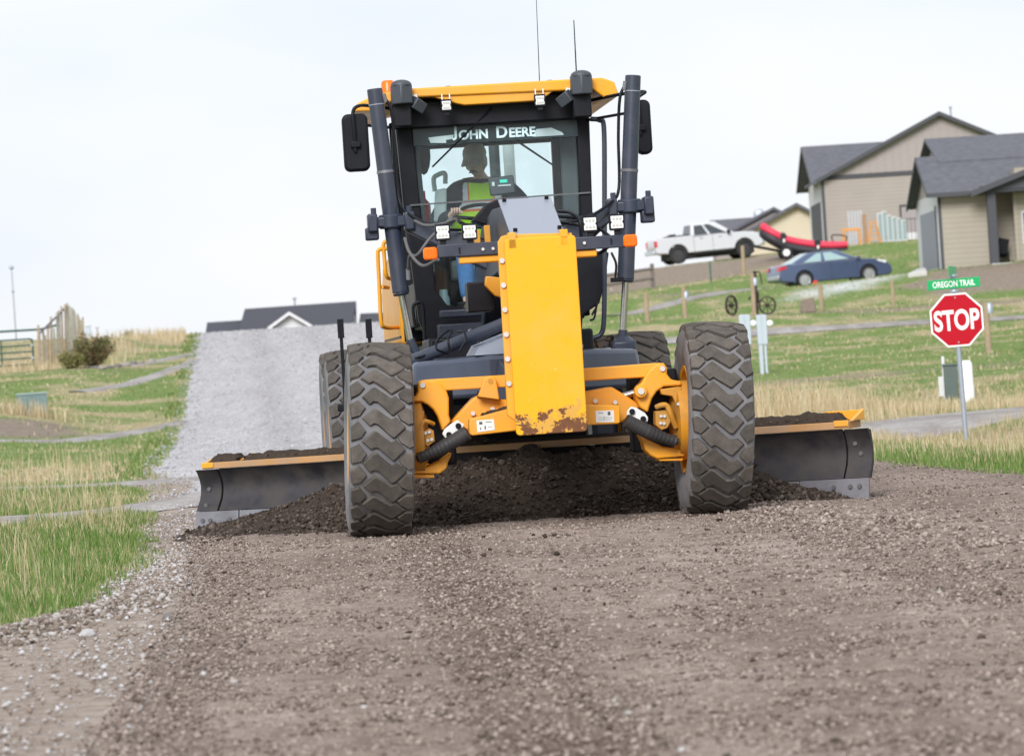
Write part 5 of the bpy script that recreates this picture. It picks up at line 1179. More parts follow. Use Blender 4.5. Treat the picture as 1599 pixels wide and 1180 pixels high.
# ================================================================== the driver
DBX, DBY, DBZ = -.08, 4.72, 1.46
_wx, _wy = g2w(DBX - .02, DBY - .30)      # leaning well forward over the wheel
driver = thing('person', 'driver in cap and lime reflective vest seated inside the grader cab', 'person', (_wx, _wy, DBZ), GYAW)
def D(x, y, z): return (x - DBX, y - DBY, z - DBZ)
def skin(name, J, E, mat, parent, root=0, sub=2):
    names = list(J)
    me = bpy.data.meshes.new(name); me.from_pydata([D(*J[k][0]) for k in names], [(names.index(a), names.index(b)) for a, b in E], [])
    me.materials.append(mat)
    o = bpy.data.objects.new(name, me); COL.objects.link(o); o.parent = parent
    md = o.modifiers.new('skin', 'SKIN'); md.use_smooth_shade = True
    if not me.skin_vertices: 
        bpy.context.view_layer.objects.active = o
    for i, k in enumerate(names):
        r = J[k][1]; me.skin_vertices[0].data[i].radius = r if isinstance(r, tuple) else (r, r)
        me.skin_vertices[0].data[i].use_root = (i == root)
    s = o.modifiers.new('sub', 'SUBSURF'); s.levels = sub; s.render_levels = sub
    return o
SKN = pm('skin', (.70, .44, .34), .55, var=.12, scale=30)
JAC = pm('dark_jacket', (.028, .034, .05), .85, var=.3, scale=8)
JEA = pm('blue_denim', (.07, .18, .40), .85, var=.3, scale=20, bump=.2, bscale=300)
SHO = pm('tan_boot', (.20, .13, .075), .7, var=.2)
J = {'pelvis': ((-.06, 4.82, 1.95), (.16, .12)), 'belly': ((-.06, 4.80, 2.10), (.16, .125)), 'chest': ((-.05, 4.75, 2.28), (.175, .125)), 'upper': ((-.05, 4.72, 2.40), (.15, .10)), 'neck': ((-.055, 4.67, 2.48), .055), 'skull': ((-.07, 4.62, 2.56), .05),
     'sh_r': ((-.255, 4.72, 2.385), .085), 'el_r': ((-.41, 4.58, 2.15), .066), 'wr_r': ((-.30, 4.28, 2.21), .034), 'pa_r': ((-.285, 4.20, 2.235), .032),
     'sh_l': ((.155, 4.72, 2.385), .085), 'el_l': ((.31, 4.60, 2.16), .066), 'wr_l': ((.10, 4.30, 2.20), .034), 'pa_l': ((.06, 4.24, 2.22), .032),
     'hip_r': ((-.15, 4.78, 1.93), .09), 'kn_r': ((-.225, 4.32, 1.985), .068), 'an_r': ((-.235, 4.16, 1.565), .042), 'to_r': ((-.24, 4.02, 1.50), .035),
     'hip_l': ((.03, 4.78, 1.93), .09), 'kn_l': ((.10, 4.34, 1.985), .068), 'an_l': ((.10, 4.20, 1.565), .042), 'to_l': ((.11, 4.06, 1.50), .035)}
E = [('pelvis', 'belly'), ('belly', 'chest'), ('chest', 'upper'), ('upper', 'neck'), ('neck', 'skull'), ('upper', 'sh_r'), ('sh_r', 'el_r'), ('el_r', 'wr_r'), ('wr_r', 'pa_r'), ('upper', 'sh_l'), ('sh_l', 'el_l'), ('el_l', 'wr_l'), ('wr_l', 'pa_l'),
     ('pelvis', 'hip_r'), ('hip_r', 'kn_r'), ('kn_r', 'an_r'), ('an_r', 'to_r'), ('pelvis', 'hip_l'), ('hip_l', 'kn_l'), ('kn_l', 'an_l'), ('an_l', 'to_l')]
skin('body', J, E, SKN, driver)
def grown(keys, g, over=None):
    d = {k: (J[k][0], tuple(q + g for q in J[k][1]) if isinstance(J[k][1], tuple) else J[k][1] + g) for k in keys}
    d.update(over or {}); return d
kj = ['pelvis', 'belly', 'chest', 'upper', 'neck', 'sh_r', 'el_r', 'wr_r', 'sh_l', 'el_l', 'wr_l']
skin('jacket', grown(kj, .018, {'neck': ((-.055, 4.68, 2.47), .078)}), [e for e in E if e[0] in kj and e[1] in kj], JAC, driver)
kk = ['pelvis', 'hip_r', 'kn_r', 'an_r', 'hip_l', 'kn_l', 'an_l']
skin('jeans', grown(kk, .017), [e for e in E if e[0] in kk and e[1] in kk], JEA, driver)
for s in ('r', 'l'):
    a, t = J['an_' + s][0], J['to_' + s][0]
    skin('boot', {'a': ((a[0], a[1] + .02, a[2] + .03), .05), 'h': ((a[0], a[1] + .03, a[2] - .06), .05), 'm': ((t[0], t[1] + .04, t[2] + .01), .046), 't': ((t[0], t[1] - .05, t[2] + .005), .04)}, [('a', 'h'), ('h', 'm'), ('m', 't')], SHO, driver, sub=1)
# hands: fingers closed over the wheel rim
for s, sx in (('r', -1), ('l', 1)):
    c = Vector(J['pa_' + s][0])
    Jh = {'w': (tuple(c + Vector((0, .045, -.012))), .026), 'p': (tuple(c), (.034, .02))}; Eh = [('w', 'p')]
    for f in range(4):
        off = (f - 1.5) * .019 ; ln = (.030, .035, .034, .027)[f]
        b0 = c + Vector((off, -.012, .012)); 
        for q, v in enumerate((b0, b0 + Vector((0, -ln, .010)), b0 + Vector((0, -ln * 1.25, -.018)), b0 + Vector((0, -ln * .75, -.036)))): Jh[f'f{f}{q}'] = (tuple(v), .0088 - .0006 * q)
        Eh += [('p', f'f{f}0')] + [(f'f{f}{q}', f'f{f}{q + 1}') for q in range(3)]
    Jh['t0'] = (tuple(c + Vector((-sx * .034, .012, .0))), .0105); Jh['t1'] = (tuple(c + Vector((-sx * .048, -.02, -.008))), .0095); Jh['t2'] = (tuple(c + Vector((-sx * .040, -.042, -.02))), .0085)
    Eh += [('p', 't0'), ('t0', 't1'), ('t1', 't2')]
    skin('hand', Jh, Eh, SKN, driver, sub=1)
# head turned towards the blade, chin down
HEADM = Matrix.Translation(Vector(D(-.085, 4.585, 2.615))) @ Matrix.Rotation(R_(-26), 4, 'Z') @ Matrix.Rotation(R_(20), 4, 'X')
def hv(x, y, z): return HEADM @ Vector((x, y, z))      # head frame: face looks along -y
hm = MB(); nu, nv = 28, 22; vs = []
for j in range(nv + 1):
    ph = math.pi * j / nv
    for i in range(nu):
        th = 2 * math.pi * i / nu
        x, y, z = math.sin(ph) * math.sin(th), -math.sin(ph) * math.cos(th), math.cos(ph)
        fx = .077 * (1 - .22 * max(0, -z) ** 1.5); fy = .097 * (1 - .10 * max(0, -z)); fz = .118
        q = Vector((x * fx, y * fy, z * fz))
        if y < -.4:
            q.y -= .020 * math.exp(-((x / .13) ** 2 + ((z + .12) / .20) ** 2))      # nose
            q.y -= .006 * math.exp(-((x / .5) ** 2 + ((z - .12) / .1) ** 2))          # brow
            q.y += .007 * (math.exp(-(((x - .36) / .16) ** 2 + ((z + .0) / .10) ** 2)) + math.exp(-(((x + .36) / .16) ** 2 + ((z + .0) / .10) ** 2)))
            q.y -= .008 * math.exp(-((x / .3) ** 2 + ((z + .82) / .14) ** 2))         # chin
            q.y += .004 * math.exp(-((x / .35) ** 2 + ((z + .58) / .05) ** 2))
        vs.append(hv(*q))
hm.add(vs, [(j * nu + i, (j + 1) * nu + i, (j + 1) * nu + (i + 1) % nu, j * nu + (i + 1) % nu) for j in range(nv) for i in range(nu)])
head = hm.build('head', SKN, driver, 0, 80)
for s in (-1, 1):
    e = MB(); c = [hv(s * .076 + s * .010 * q, .012 + .012 * w, -.005 + z) for q, w, z in ((0, -.8, -.025), (.9, .2, -.02), (1.2, .8, .012), (.9, .6, .034), (0, -.6, .03))]
    d = [hv(s * .070, .004, -.024), hv(s * .072, .016, -.02), hv(s * .072, .022, .01), hv(s * .071, .014, .03), hv(s * .070, -.004, .028)]
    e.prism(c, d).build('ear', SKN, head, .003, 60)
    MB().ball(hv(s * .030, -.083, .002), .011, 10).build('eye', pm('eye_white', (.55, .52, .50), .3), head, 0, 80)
GRY = pm('grey_hair', (.45, .43, .41), .8, var=.3, scale=60)
mu = MB().tube([hv(-.032, -.086, -.062), hv(-.014, -.099, -.047), hv(0, -.101, -.045), hv(.014, -.099, -.047), hv(.032, -.086, -.062)], [.005, .010, .0105, .010, .005], 8); mu.build('moustache', pm('dark_moustache', (.05, .043, .04), .8), head, 0, 60)
hr = MB(); vs = []
for j in range(9):
    z = .055 - .115 * j / 8
    for i in range(25):
        th = R_(68 + 224 * i / 24); k = math.sqrt(max(0, 1 - (z / .125) ** 2)); k2 = .004 if j < 8 else -.004
        vs.append(hv(math.sin(th) * (.079 * k + k2), -math.cos(th) * (.099 * k + k2), z))
hr.add(vs, [(j * 25 + i, j * 25 + i + 1, (j + 1) * 25 + i + 1, (j + 1) * 25 + i) for j in range(8) for i in range(24)]).build('hair', GRY, head, 0, 80)
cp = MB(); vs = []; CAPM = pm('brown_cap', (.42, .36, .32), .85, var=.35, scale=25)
for j in range(11):
    ph = math.pi / 2 * j / 10
    for i in range(28):
        th = 2 * math.pi * i / 28; x, y = math.sin(th), -math.cos(th)
        vs.append(hv(.088 * x * math.sin(ph) ** .8, .106 * y * math.sin(ph) ** .8, .046 + .093 * math.cos(ph) ** .75))
cp.add(vs, [(j * 28 + i, (j + 1) * 28 + i, (j + 1) * 28 + (i + 1) % 28, j * 28 + (i + 1) % 28) for j in range(10) for i in range(28)])
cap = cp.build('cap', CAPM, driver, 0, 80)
vs = []
for k in range(2):
    for j in range(5):
        for i in range(13):
            th = R_(-62 + 124 * i / 12); e = j / 4
            vs.append(hv(math.sin(th) * (.085 + .012 * e), -math.cos(th) * (.100 + .088 * e) - .0, .050 - .018 * e - .03 * abs(math.sin(th)) * e - .004 * k))
fs = []
for k in range(2):
    for j in range(4):
        for i in range(12): fs.append((k * 65 + j * 13 + i, k * 65 + j * 13 + i + 1, k * 65 + (j + 1) * 13 + i + 1, k * 65 + (j + 1) * 13 + i))
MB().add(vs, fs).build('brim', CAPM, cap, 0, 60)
def vest_material():
    m, nt, b, n, l = nodes_of('reflective_vest')
    tc = n.new('ShaderNodeTexCoord'); sp = n.new('ShaderNodeSeparateXYZ'); l.new(tc.outputs['Object'], sp.inputs['Vector'])
    def rp(src, els):
        q = n.new('ShaderNodeValToRGB'); q.color_ramp.interpolation = 'CONSTANT'
        while len(q.color_ramp.elements) < len(els): q.color_ramp.elements.new(.5)
        for i, (p, c) in enumerate(els): q.color_ramp.elements[i].position = p; q.color_ramp.elements[i].color = c
        l.new(src, q.inputs['Fac']); return q
    lime, org, slv = (.60, 1.0, .04, 1), (1, .20, .04, 1), (.80, .82, .86, 1)
    mz = n.new('ShaderNodeMapRange'); mz.inputs['From Min'].default_value = .40; mz.inputs['From Max'].default_value = 1.05; l.new(sp.outputs['Z'], mz.inputs['Value'])
    zb = rp(mz.outputs['Result'], [(0, lime), (.585, org), (.61, slv), (.69, org), (.715, lime)])
    ab = n.new('ShaderNodeMath'); ab.operation = 'ABSOLUTE'; ad = n.new('ShaderNodeMath'); ad.operation = 'ADD'; ad.inputs[1].default_value = -.02; l.new(sp.outputs['X'], ad.inputs[0]); l.new(ad.outputs[0], ab.inputs[0])
    sc = n.new('ShaderNodeMath'); sc.operation = 'MULTIPLY'; sc.inputs[1].default_value = 4.0; l.new(ab.outputs[0], sc.inputs[0])
    xb = rp(sc.outputs[0], [(0, lime), (.36, org), (.40, slv), (.60, org), (.64, lime)])
    gt = n.new('ShaderNodeMath'); gt.operation = 'GREATER_THAN'; gt.inputs[1].default_value = .715; l.new(mz.outputs['Result'], gt.inputs[0])
    mx = n.new('ShaderNodeMix'); mx.data_type = 'RGBA'; l.new(gt.outputs[0], mx.inputs['Factor']); l.new(zb.outputs['Color'], mx.inputs['A']); l.new(xb.outputs['Color'], mx.inputs['B'])
    l.new(mx.outputs['Result'], b.inputs['Base Color']); b.inputs['Roughness'].default_value = .6
    nz = n.new('ShaderNodeTexNoise'); nz.inputs['Scale'].default_value = 18; l.new(tc.outputs['Object'], nz.inputs['Vector']); bp = n.new('ShaderNodeBump'); bp.inputs['Strength'].default_value = .5; bp.inputs['Distance'].default_value = .02; l.new(nz.outputs['Fac'], bp.inputs['Height']); l.new(bp.outputs['Normal'], b.inputs['Normal'])
    return m
vm = MB(); vs = []; NV, NA = 16, 40
for j in range(NV + 1):
    z = 1.92 + (2.445 - 1.92) * j / NV; t = j / NV
    rx = .232 + .012 * math.sin(t * 3) - .085 * max(0, (t - .8) / .2) ** 1.6; ry = .162 - .02 * t
    yc = 4.81 - .10 * t
    for i in range(NA):
        a = 2 * math.pi * i / NA; fold = 1 + .03 * math.sin(a * 9 + t * 6)
        vs.append(D(-.055 + rx * math.cos(a) * fold, yc + ry * math.sin(a) * fold, z + .02 * abs(math.cos(a)) * t))
vm.add(vs, [(j * NA + i, j * NA + (i + 1) % NA, (j + 1) * NA + (i + 1) % NA, (j + 1) * NA + i) for j in range(NV) for i in range(NA)])
ve = vm.build('vest', vest_material(), driver, 0, 80)

# ================================================================== stop sign
SY = 50.0
sb = at(1510, 694, SY); s_top = at(1497, 545, SY); sc_ = at(1493.5, 499.5, SY)
sgz = gz(sb.x, SY)
stop = thing('stop_sign', 'red octagonal stop sign with green street name blades above it', 'stop sign', (sb.x, SY, sgz))
GALV = pm('galvanised_steel', (.36, .40, .46), .45, .5, var=.12)
RED = pm('sign_red', (.44, .001, .014), .5, spec=.25, var=.05); SGW = pm('sign_white', (.82, .83, .84), .45, var=.03); SGG = pm('sign_green', (.005, .36, .11), .4, var=.06)
tl = (sc_.x - sb.x) / (sc_.z - sgz)                  # the post leans a little
def sp_(dx, dy, z): return (tl * (z - sgz) + dx, dy, z - sgz)
ztop = at(1490, 428, SY).z
MB().tube([(0, 0, -.3), sp_(0, 0, ztop)], .030, 10, smooth=False).build('post', GALV, stop, 0, 60)
Ro = .336
def octo(r): return [(r * math.cos(R_(22.5 + 45 * i)), r * math.sin(R_(22.5 + 45 * i))) for i in range(8)]
cz = sc_.z; ang = R_(2.0)
def orient(o, z, dy, dx=0.0):
    o.location = sp_(dx, dy, z); o.rotation_euler = (0, math.atan(tl), R_(4)); return o
pan_ = orient(MB().py(octo(Ro), -.004, .002).build('sign_panel', SGW, stop, 0, 20), cz, -.036)
MB().py(octo(Ro * .935), -.0062, -.0045).build('sign_face', RED, pan_, 0, 20)
def flat_text(body, h, w, mat, parent, bold, dy, dx=0, dz=0):
    me = text_mesh(body, 1.0, .0, bold)
    c = np.array([v.co[:] for v in me.vertices]); mn, mx_ = c.min(0), c.max(0)
    sx, sz = w / (mx_[0] - mn[0]), h / (mx_[1] - mn[1])
    F = [tuple(p.vertices) for p in me.polygons]; V = [((q[0] - (mn[0] + mx_[0]) / 2) * sx + dx, dy, (q[1] - (mn[1] + mx_[1]) / 2) * sz + dz) for q in c]
    bpy.data.meshes.remove(me)
    m2 = bpy.data.meshes.new('lettering'); m2.from_pydata(V, [], F)
    return link('lettering', m2, mat, parent, 0, 0)
flat_text('STOP', .245, .535, SGW, pan_, .028, -.0075)
for z in (.26, -.26): MB().cyl((0, -.0062, z), (0, -.011, z), .010, n=8).build('bolt', GALV, pan_)
b1 = orient(MB().b2(-.31, .31, -.004, .004, -.058, .058).build('street_name_blade', SGG, stop, .006, 20), at(1488, 443, SY).z, -.036)
flat_text('OREGON TRAIL', .072, .50, SGW, b1, .02, -.0055)
b2_ = MB().b2(-.004, .004, -.30, .30, -.06, .06).build('street_name_blade', SGG, stop, .003, 20); orient(b2_, at(1486, 425, SY).z + .01, 0); b2_.rotation_euler = (0, math.atan(tl), R_(-14))
b2_['label'] = 'second street name blade turned almost edge-on'
rows = MB()
for k in range(7): rows.b2(-.0052, -.0045, -.22 + k * .065, -.18 + k * .065, -.035, .03)
rows.build('lettering', SGW, b2_)
for z in (at(1488, 431, SY).z, at(1489, 455, SY).z): orient(MB().lathe([(0, -.016), (.05, -.016), (.055, 0), (.05, .016), (0, .016)], (0, 0, 0), (0, 0, 1), 14).build('blade_clamp', GALV, stop, 0, 60), z, 0)

# ================================================================== cars on the hill
CARGL = pm('car_window', (.05, .06, .07), .08, var=.05); CARGP = pm('sky_painted_window', (.30, .42, .43), .06, var=.05)  # the paler glass has sky reflection put into its base colour
TYR = pm('car_tyre', (.022, .022, .024), .85, var=.2)
ALU = pm('alloy_wheel', (.55, .56, .58), .35, .6, var=.1)
def arch(cx, r, z0, n=12, cz=.33):
    a0 = math.asin(max(-1, min(1, (z0 - cz) / r)))
    return [(cx + r * math.cos(a), cz + r * math.sin(a)) for a in np.linspace(a0, math.pi - a0, n)]
def vehicle(name, label, cat, loc, yaw, pitch, paint, low, W, wheels, wr, cab_b, cab_t, wins, rim, ww=.21, gls=None):
    gls = gls or CARGL
    t = thing(name, label, cat, loc, 0); t.rotation_euler = (0, pitch, yaw)
    lowv = MB().prism([(x, -W / 2, z) for x, z in low], [(x, W / 2, z) for x, z in low]); body = lowv.build('body', paint, t, .055, 40)
    (bx0, bx1, bw, bz), (tx0, tx1, tw, tz, tz2) = cab_b, cab_t
    g = MB().hexa([(bx0, -bw, bz), (bx1, -bw, bz), (bx1, bw, bz), (bx0, bw, bz), (tx0, -tw, tz), (tx1, -tw, tz2), (tx1, tw, tz2), (tx0, tw, tz)])
    cabo = g.build('cabin', paint, t, .09, 40)
    def P(u, v, s):
        b = Vector((bx0 + (bx1 - bx0) * u, s * bw, bz)); q = Vector((tx0 + (tx1 - tx0) * u, s * tw, tz + (tz2 - tz) * u)); return b.lerp(q, v)
    for s in (-1, 1):
        for pl_ in wins:
            pts = [P(u, v, s) for u, v in pl_]
            MB().prism([p + Vector((0, s * .006, 0)) for p in pts], [p - Vector((0, s * .012, 0)) for p in pts]).build('side_window', gls, cabo, 0, 20)
    def Q(u, v, end):
        xb, xt, z2 = (bx0, tx0, tz) if end == 0 else (bx1, tx1, tz2)
        b = Vector((xb, -bw + 2 * bw * u, bz)); q = Vector((xt, -tw + 2 * tw * u, z2)); return b.lerp(q, v)
    for end, nm in ((0, 'rear_window'), (1, 'windscreen')):
        pts = [Q(u, v, end) for u, v in ((.08, .1), (.92, .1), (.90, .9), (.10, .9))]; dx = Vector((-.008 if end == 0 else .008, 0, .005))
        MB().prism([p + dx for p in pts], [p - dx * 2 for p in pts]).build(nm, gls, cabo, 0, 20)
    for cx in wheels:
        for s in (-1, 1):
            w = MB().lathe([(wr * .72, -ww / 2), (wr * .92, -ww / 2), (wr, -ww * .36), (wr, ww * .36), (wr * .92, ww / 2), (wr * .72, ww / 2)], (0, 0, 0), (0, 1, 0), 28).build('wheel', TYR, t, 0, 40, (cx, s * (W / 2 - ww / 2 - .01), wr))
            r = MB().lathe([(0, -.06), (wr * .14, -.065), (wr * .16, -.04), (wr * .7, -.03), (wr * .73, -.085), (wr * .76, -.085), (wr * .74, .05), (0, .05)], (0, 0, 0), (0, -s, 0), 24)
            for k in range(9):
                a = 2 * math.pi * k / 9; d = Vector((math.cos(a), 0, math.sin(a))); q = Vector((-d.z, 0, d.x)) * wr * .055
                y = .045 * s
                r.hexa([d * wr * .12 - q + Vector((0, y * .7, 0)), d * wr * .12 + q + Vector((0, y * .7, 0)), d * wr * .72 + q + Vector((0, y, 0)), d * wr * .72 - q + Vector((0, y, 0)), d * wr * .12 - q + Vector((0, y * 1.25, 0)), d * wr * .12 + q + Vector((0, y * 1.25, 0)), d * wr * .72 + q + Vector((0, y * 1.25, 0)), d * wr * .72 - q + Vector((0, y * 1.25, 0))])
            ro = r.build('rim', rim, w, 0, 40)
            if s == 1: ro.scale = (1, -1, 1) if False else (1, 1, 1)
            if s == -1: ro.rotation_euler = (0, 0, math.pi) if False else (0, 0, 0)
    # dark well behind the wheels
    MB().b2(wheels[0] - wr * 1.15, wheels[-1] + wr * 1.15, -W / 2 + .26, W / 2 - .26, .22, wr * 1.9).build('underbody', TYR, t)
    return t, body, cabo
BLU = pm('blue_car_paint', (.085, .115, .21), .2, .35, var=.06, coat=.6)
low = [(-2.40, .32), (-2.43, .55), (-2.40, .80), (-2.36, .97), (-2.0, 1.03), (-1.6, 1.0), (1.05, .98), (1.5, .95), (1.95, .86), (2.25, .72), (2.40, .55), (2.42, .36), (2.30, .22)] + arch(1.40, .375, .2)[0:] + [(.9, .2), (-.9, .2)] + arch(-1.37, .375, .2) + [(-1.9, .26)]
pA, pB = at(1250, 446, 176), at(1360, 437, 177.2)
yaw = R_(14); c = (pA + pB) / 2
z_ = gz(c.x, c.y)
sed, body, cabin = vehicle('sedan', 'blue sedan parked on the lawn slope below the houses', 'car', (at(1297, 442, 176.5).x, 176.5, z_ + .03), yaw, R_(-2.2), BLU, low, 1.84, (-1.37, 1.40), .335, (-1.95, 1.12, .86, .97), (-1.02, .18, .60, 1.42, 1.43),
    [[(.17, .12), (.44, .12), (.44, .86), (.30, .86)], [(.50, .12), (.86, .12), (.72, .86), (.50, .86)]], ALU, gls=CARGP)
LMP = pm('tail_lamp_red', (.55, .02, .03), .3, var=.1); HLM = pm('head_lamp_clear', (.75, .78, .82), .15, var=.05); CRM = pm('bright_trim', (.6, .62, .65), .2, .9)
for s in (-1, 1):
    MB().prism([(-2.425, s * .93, .78), (-2.10, s * .93, .86), (-2.12, s * .93, .96), (-2.38, s * .93, .93)], [(-2.44, s * .55, .78), (-2.41, s * .55, .86), (-2.40, s * .55, .95), (-2.40, s * .55, .93)]).build('tail_lamp', LMP, sed, .01)
    MB().prism([(2.16, s * .925, .70), (1.80, s * .925, .82), (1.78, s * .925, .88), (2.2, s * .9, .80)], [(2.36, s * .55, .64), (2.1, s * .55, .81), (2.1, s * .55, .83), (2.3, s * .55, .74)]).build('head_lamp', HLM, sed, .01)
    MB().box((.98, s * .98, 1.03), (.14, .16, .11)).build('door_mirror', BLU, sed, .02)
    for x in (-.75, .45): MB().box((x, s * .928, .86), (.16, .02, .025)).build('door_handle', BLU, sed, .004)
    MB().b2(-1.55, .95, s * .905 - .012, s * .905 + .012, .985, 1.005).build('window_trim', CRM, sed)
    MB().b2(-.22, -.205, s * .921 - .002, s * .921 + .002, .3, .97).build('door_seam', TYR, sed); MB().b2(.90, .915, s * .921 - .002, s * .921 + .002, .3, .95).build('door_seam', TYR, sed)
MB().b2(-2.46, -2.38, -.75, .75, .42, .60).build('bumper', CRM, sed, .02)
MB().b2(2.30, 2.425, -.7, .7, .25, .48).build('lower_grille', TYR, sed, .03)

WPT = pm('white_truck_paint', (.56, .575, .61), .3, var=.04, dust=.1, coat=.5)
low = [(-2.85, .62), (-2.92, .75), (-2.90, 1.30), (-2.86, 1.38), (-.95, 1.38), (-.9, 1.30), (1.1, 1.34), (1.5, 1.36), (2.35, 1.30), (2.75, 1.18), (2.84, .95), (2.86, .66), (2.70, .55)] + arch(1.85, .54, .52, 12, .47) + [(1.2, .52), (-1.1, .52)] + arch(-1.72, .54, .52, 12, .47) + [(-2.35, .58)]
pA, pB = at(1057, 412, 223), at(1168, 402, 223.5)
trk, body, cabin = vehicle('pickup_truck', 'white crew-cab pickup parked on the crest above the fence', 'pickup truck', (at(1104, 408, 223.2).x, 223.2, (pA.z + pB.z) / 2 - .02), R_(12), R_(-2.4), WPT, low, 1.98, (-1.72, 1.85), .47, (-.98, 1.42, .96, 1.32), (-.86, .38, .78, 2.0, 2.03),
    [[(.08, .10), (.40, .10), (.40, .84), (.10, .84)], [(.46, .10), (.84, .10), (.66, .84), (.46, .84)]], pm('dark_rim', (.07, .07, .075), .4, .5), ww=.28)
for s in (-1, 1):
    MB().b2(-2.93, -2.80, s * .88 - .12, s * .88 + .13, .95, 1.28).build('tail_lamp', LMP, trk, .015)
    MB().b2(2.60, 2.80, s * .84 - .14, s * .84 + .145, .98, 1.18).build('head_lamp', HLM, trk, .02)
    MB().box((1.02, s * 1.10, 1.42), (.16, .2, .2)).build('door_mirror', TYR, trk, .03)
    MB().b2(-.9, 1.25, s * .96 - .06, s * .96 + .06, .42, .50).build('side_step', TYR, trk, .02)
    for x in (-.45, .55): MB().box((x, s * 1.0, 1.22), (.2, .03, .05)).build('door_handle', CRM, trk, .006)
    for x in (-.86, .16): MB().b2(x, x + .015, s * .991 - .003, s * .991 + .003, .56, 1.33).build('door_seam', TYR, trk)
    MB().b2(-2.8, -1.0, s * .90 - .08, s * .90 + .08, 1.37, 1.41).build('bed_rail', WPT, trk, .01)
MB().b2(2.76, 2.96, -.95, .95, .55, .82).build('front_bumper', CRM, trk, .04); MB().b2(-3.05, -2.85, -.95, .95, .58, .78).build('rear_bumper', CRM, trk, .03)
MB().b2(2.70, 2.87, -.62, .62, .88, 1.20).build('grille', TYR, trk, .03)
MB().b2(-2.1, -1.0, -.5, .5, 1.40, 1.48).b2(-1.9, -1.6, -.3, .3, 1.46, 1.56).build('bed_cargo', BLK, trk, .02)

# ---- raft on its trailer
RY = 206.0
rp_ = [at(px, py, RY) for px, py in ((1193, 356), (1205, 364), (1222, 373), (1245, 379), (1275, 383), (1300, 384), (1322, 383))]
base = at(1255, 392, RY); zb = gz(base.x, RY)
raft = thing('inflatable_raft', 'red and black inflatable raft tilted up on a trailer', 'raft', (base.x, RY, zb))
RR_ = pm('red_raft_fabric', (.62, .03, .075), .5, var=.08); RB = pm('black_raft_fabric', (.018, .018, .024), .55, var=.2)
def rl(p, dy, dz): return Vector((p.x - base.x, dy, p.z - zb + dz))
lo_, hi_ = [], []
for (l_, dz) in ((hi_, .02), (lo_, -.30)):
    n = len(rp_); 
    l_ += [rl(rp_[i], -.5 if i else -.25, dz) for i in range(n - 1, -1, -1)] + [rl(rp_[0], 0, dz + .05)] + [rl(rp_[i], .5 if i else .25, dz) for i in range(n)]
MB().tube(hi_, [.15] + [.18] * (len(hi_) - 2) + [.15], 14, 5).build('upper_tube', RR_, raft, 0, 70)
lw_ = MB().tube(lo_, [.17] + [.23] * (len(lo_) - 2) + [.17], 14, 5).build('lower_tube', RB, raft, 0, 70)
MB().prism([rl(rp_[3], -.7, -.3), rl(rp_[5], -.7, -.3), rl(rp_[5], .7, -.3), rl(rp_[3], .7, -.3)], [rl(rp_[3], -.7, -.22), rl(rp_[5], -.7, -.22), rl(rp_[5], .7, -.22), rl(rp_[3], .7, -.22)]).build('raft_floor', RB, raft)
for i in (2, 4): MB().tube([rl(rp_[i], -.7, .10), rl(rp_[i], 0, .16), rl(rp_[i], .7, .10)], .16, 10, 4).build('thwart', RB, raft, 0, 70)
for i in (2, 4): MB().ball(rl(rp_[i], -.98, -.12), .05, 8, (1, .4, 2)).build('carry_ring', SGW, raft, 0, 60)
MB().tube([rl(rp_[5], -.4, .2), rl(rp_[5], -.3, .5), rl(rp_[6], .3, .45), rl(rp_[6], .4, .2)], .03, 6).build('rowing_frame', BLK, raft, 0, 60)
trl = thing('boat_trailer', 'low dark trailer carrying the inflatable raft', 'trailer', (base.x, RY, zb))
MB().tube([rl(at(1175, 376, RY), 0, -.25), rl(rp_[2], 0, -.62), rl(rp_[4], 0, -.63), rl(rp_[6], 0, -.62)], .07, 8).tube([rl(rp_[2], -.6, -.62), rl(rp_[4], -.7, -.63), rl(rp_[6], -.7, -.62)], .05, 8).tube([rl(rp_[2], .6, -.62), rl(rp_[4], .7, -.63), rl(rp_[6], .7, -.62)], .05, 8).build('frame', BLK, trl, 0, 60)
wz = .30; wx_ = at(1226, 392, RY).x - base.x; zg = gz(base.x + wx_, RY) - zb
for s in (-.85, .85):
    wo = MB().lathe([(.17, -.09), (.27, -.09), (.30, -.05), (.30, .05), (.27, .09), (.17, .09)], (0, 0, 0), (0, 1, 0), 22).build('wheel', TYR, trl, 0, 40, (wx_, s, zg + wz))
    MB().lathe([(0, -.06), (.17, -.07), (.18, .05), (0, .05)], (0, 0, 0), (0, 1, 0), 20).build('rim', SGW, wo, 0, 40)
    MB().b2(wx_ - .04, wx_ + .04, s - .04, s + .04, zg + wz, rl(rp_[2], 0, -.5).z).build('axle_hanger', BLK, trl)

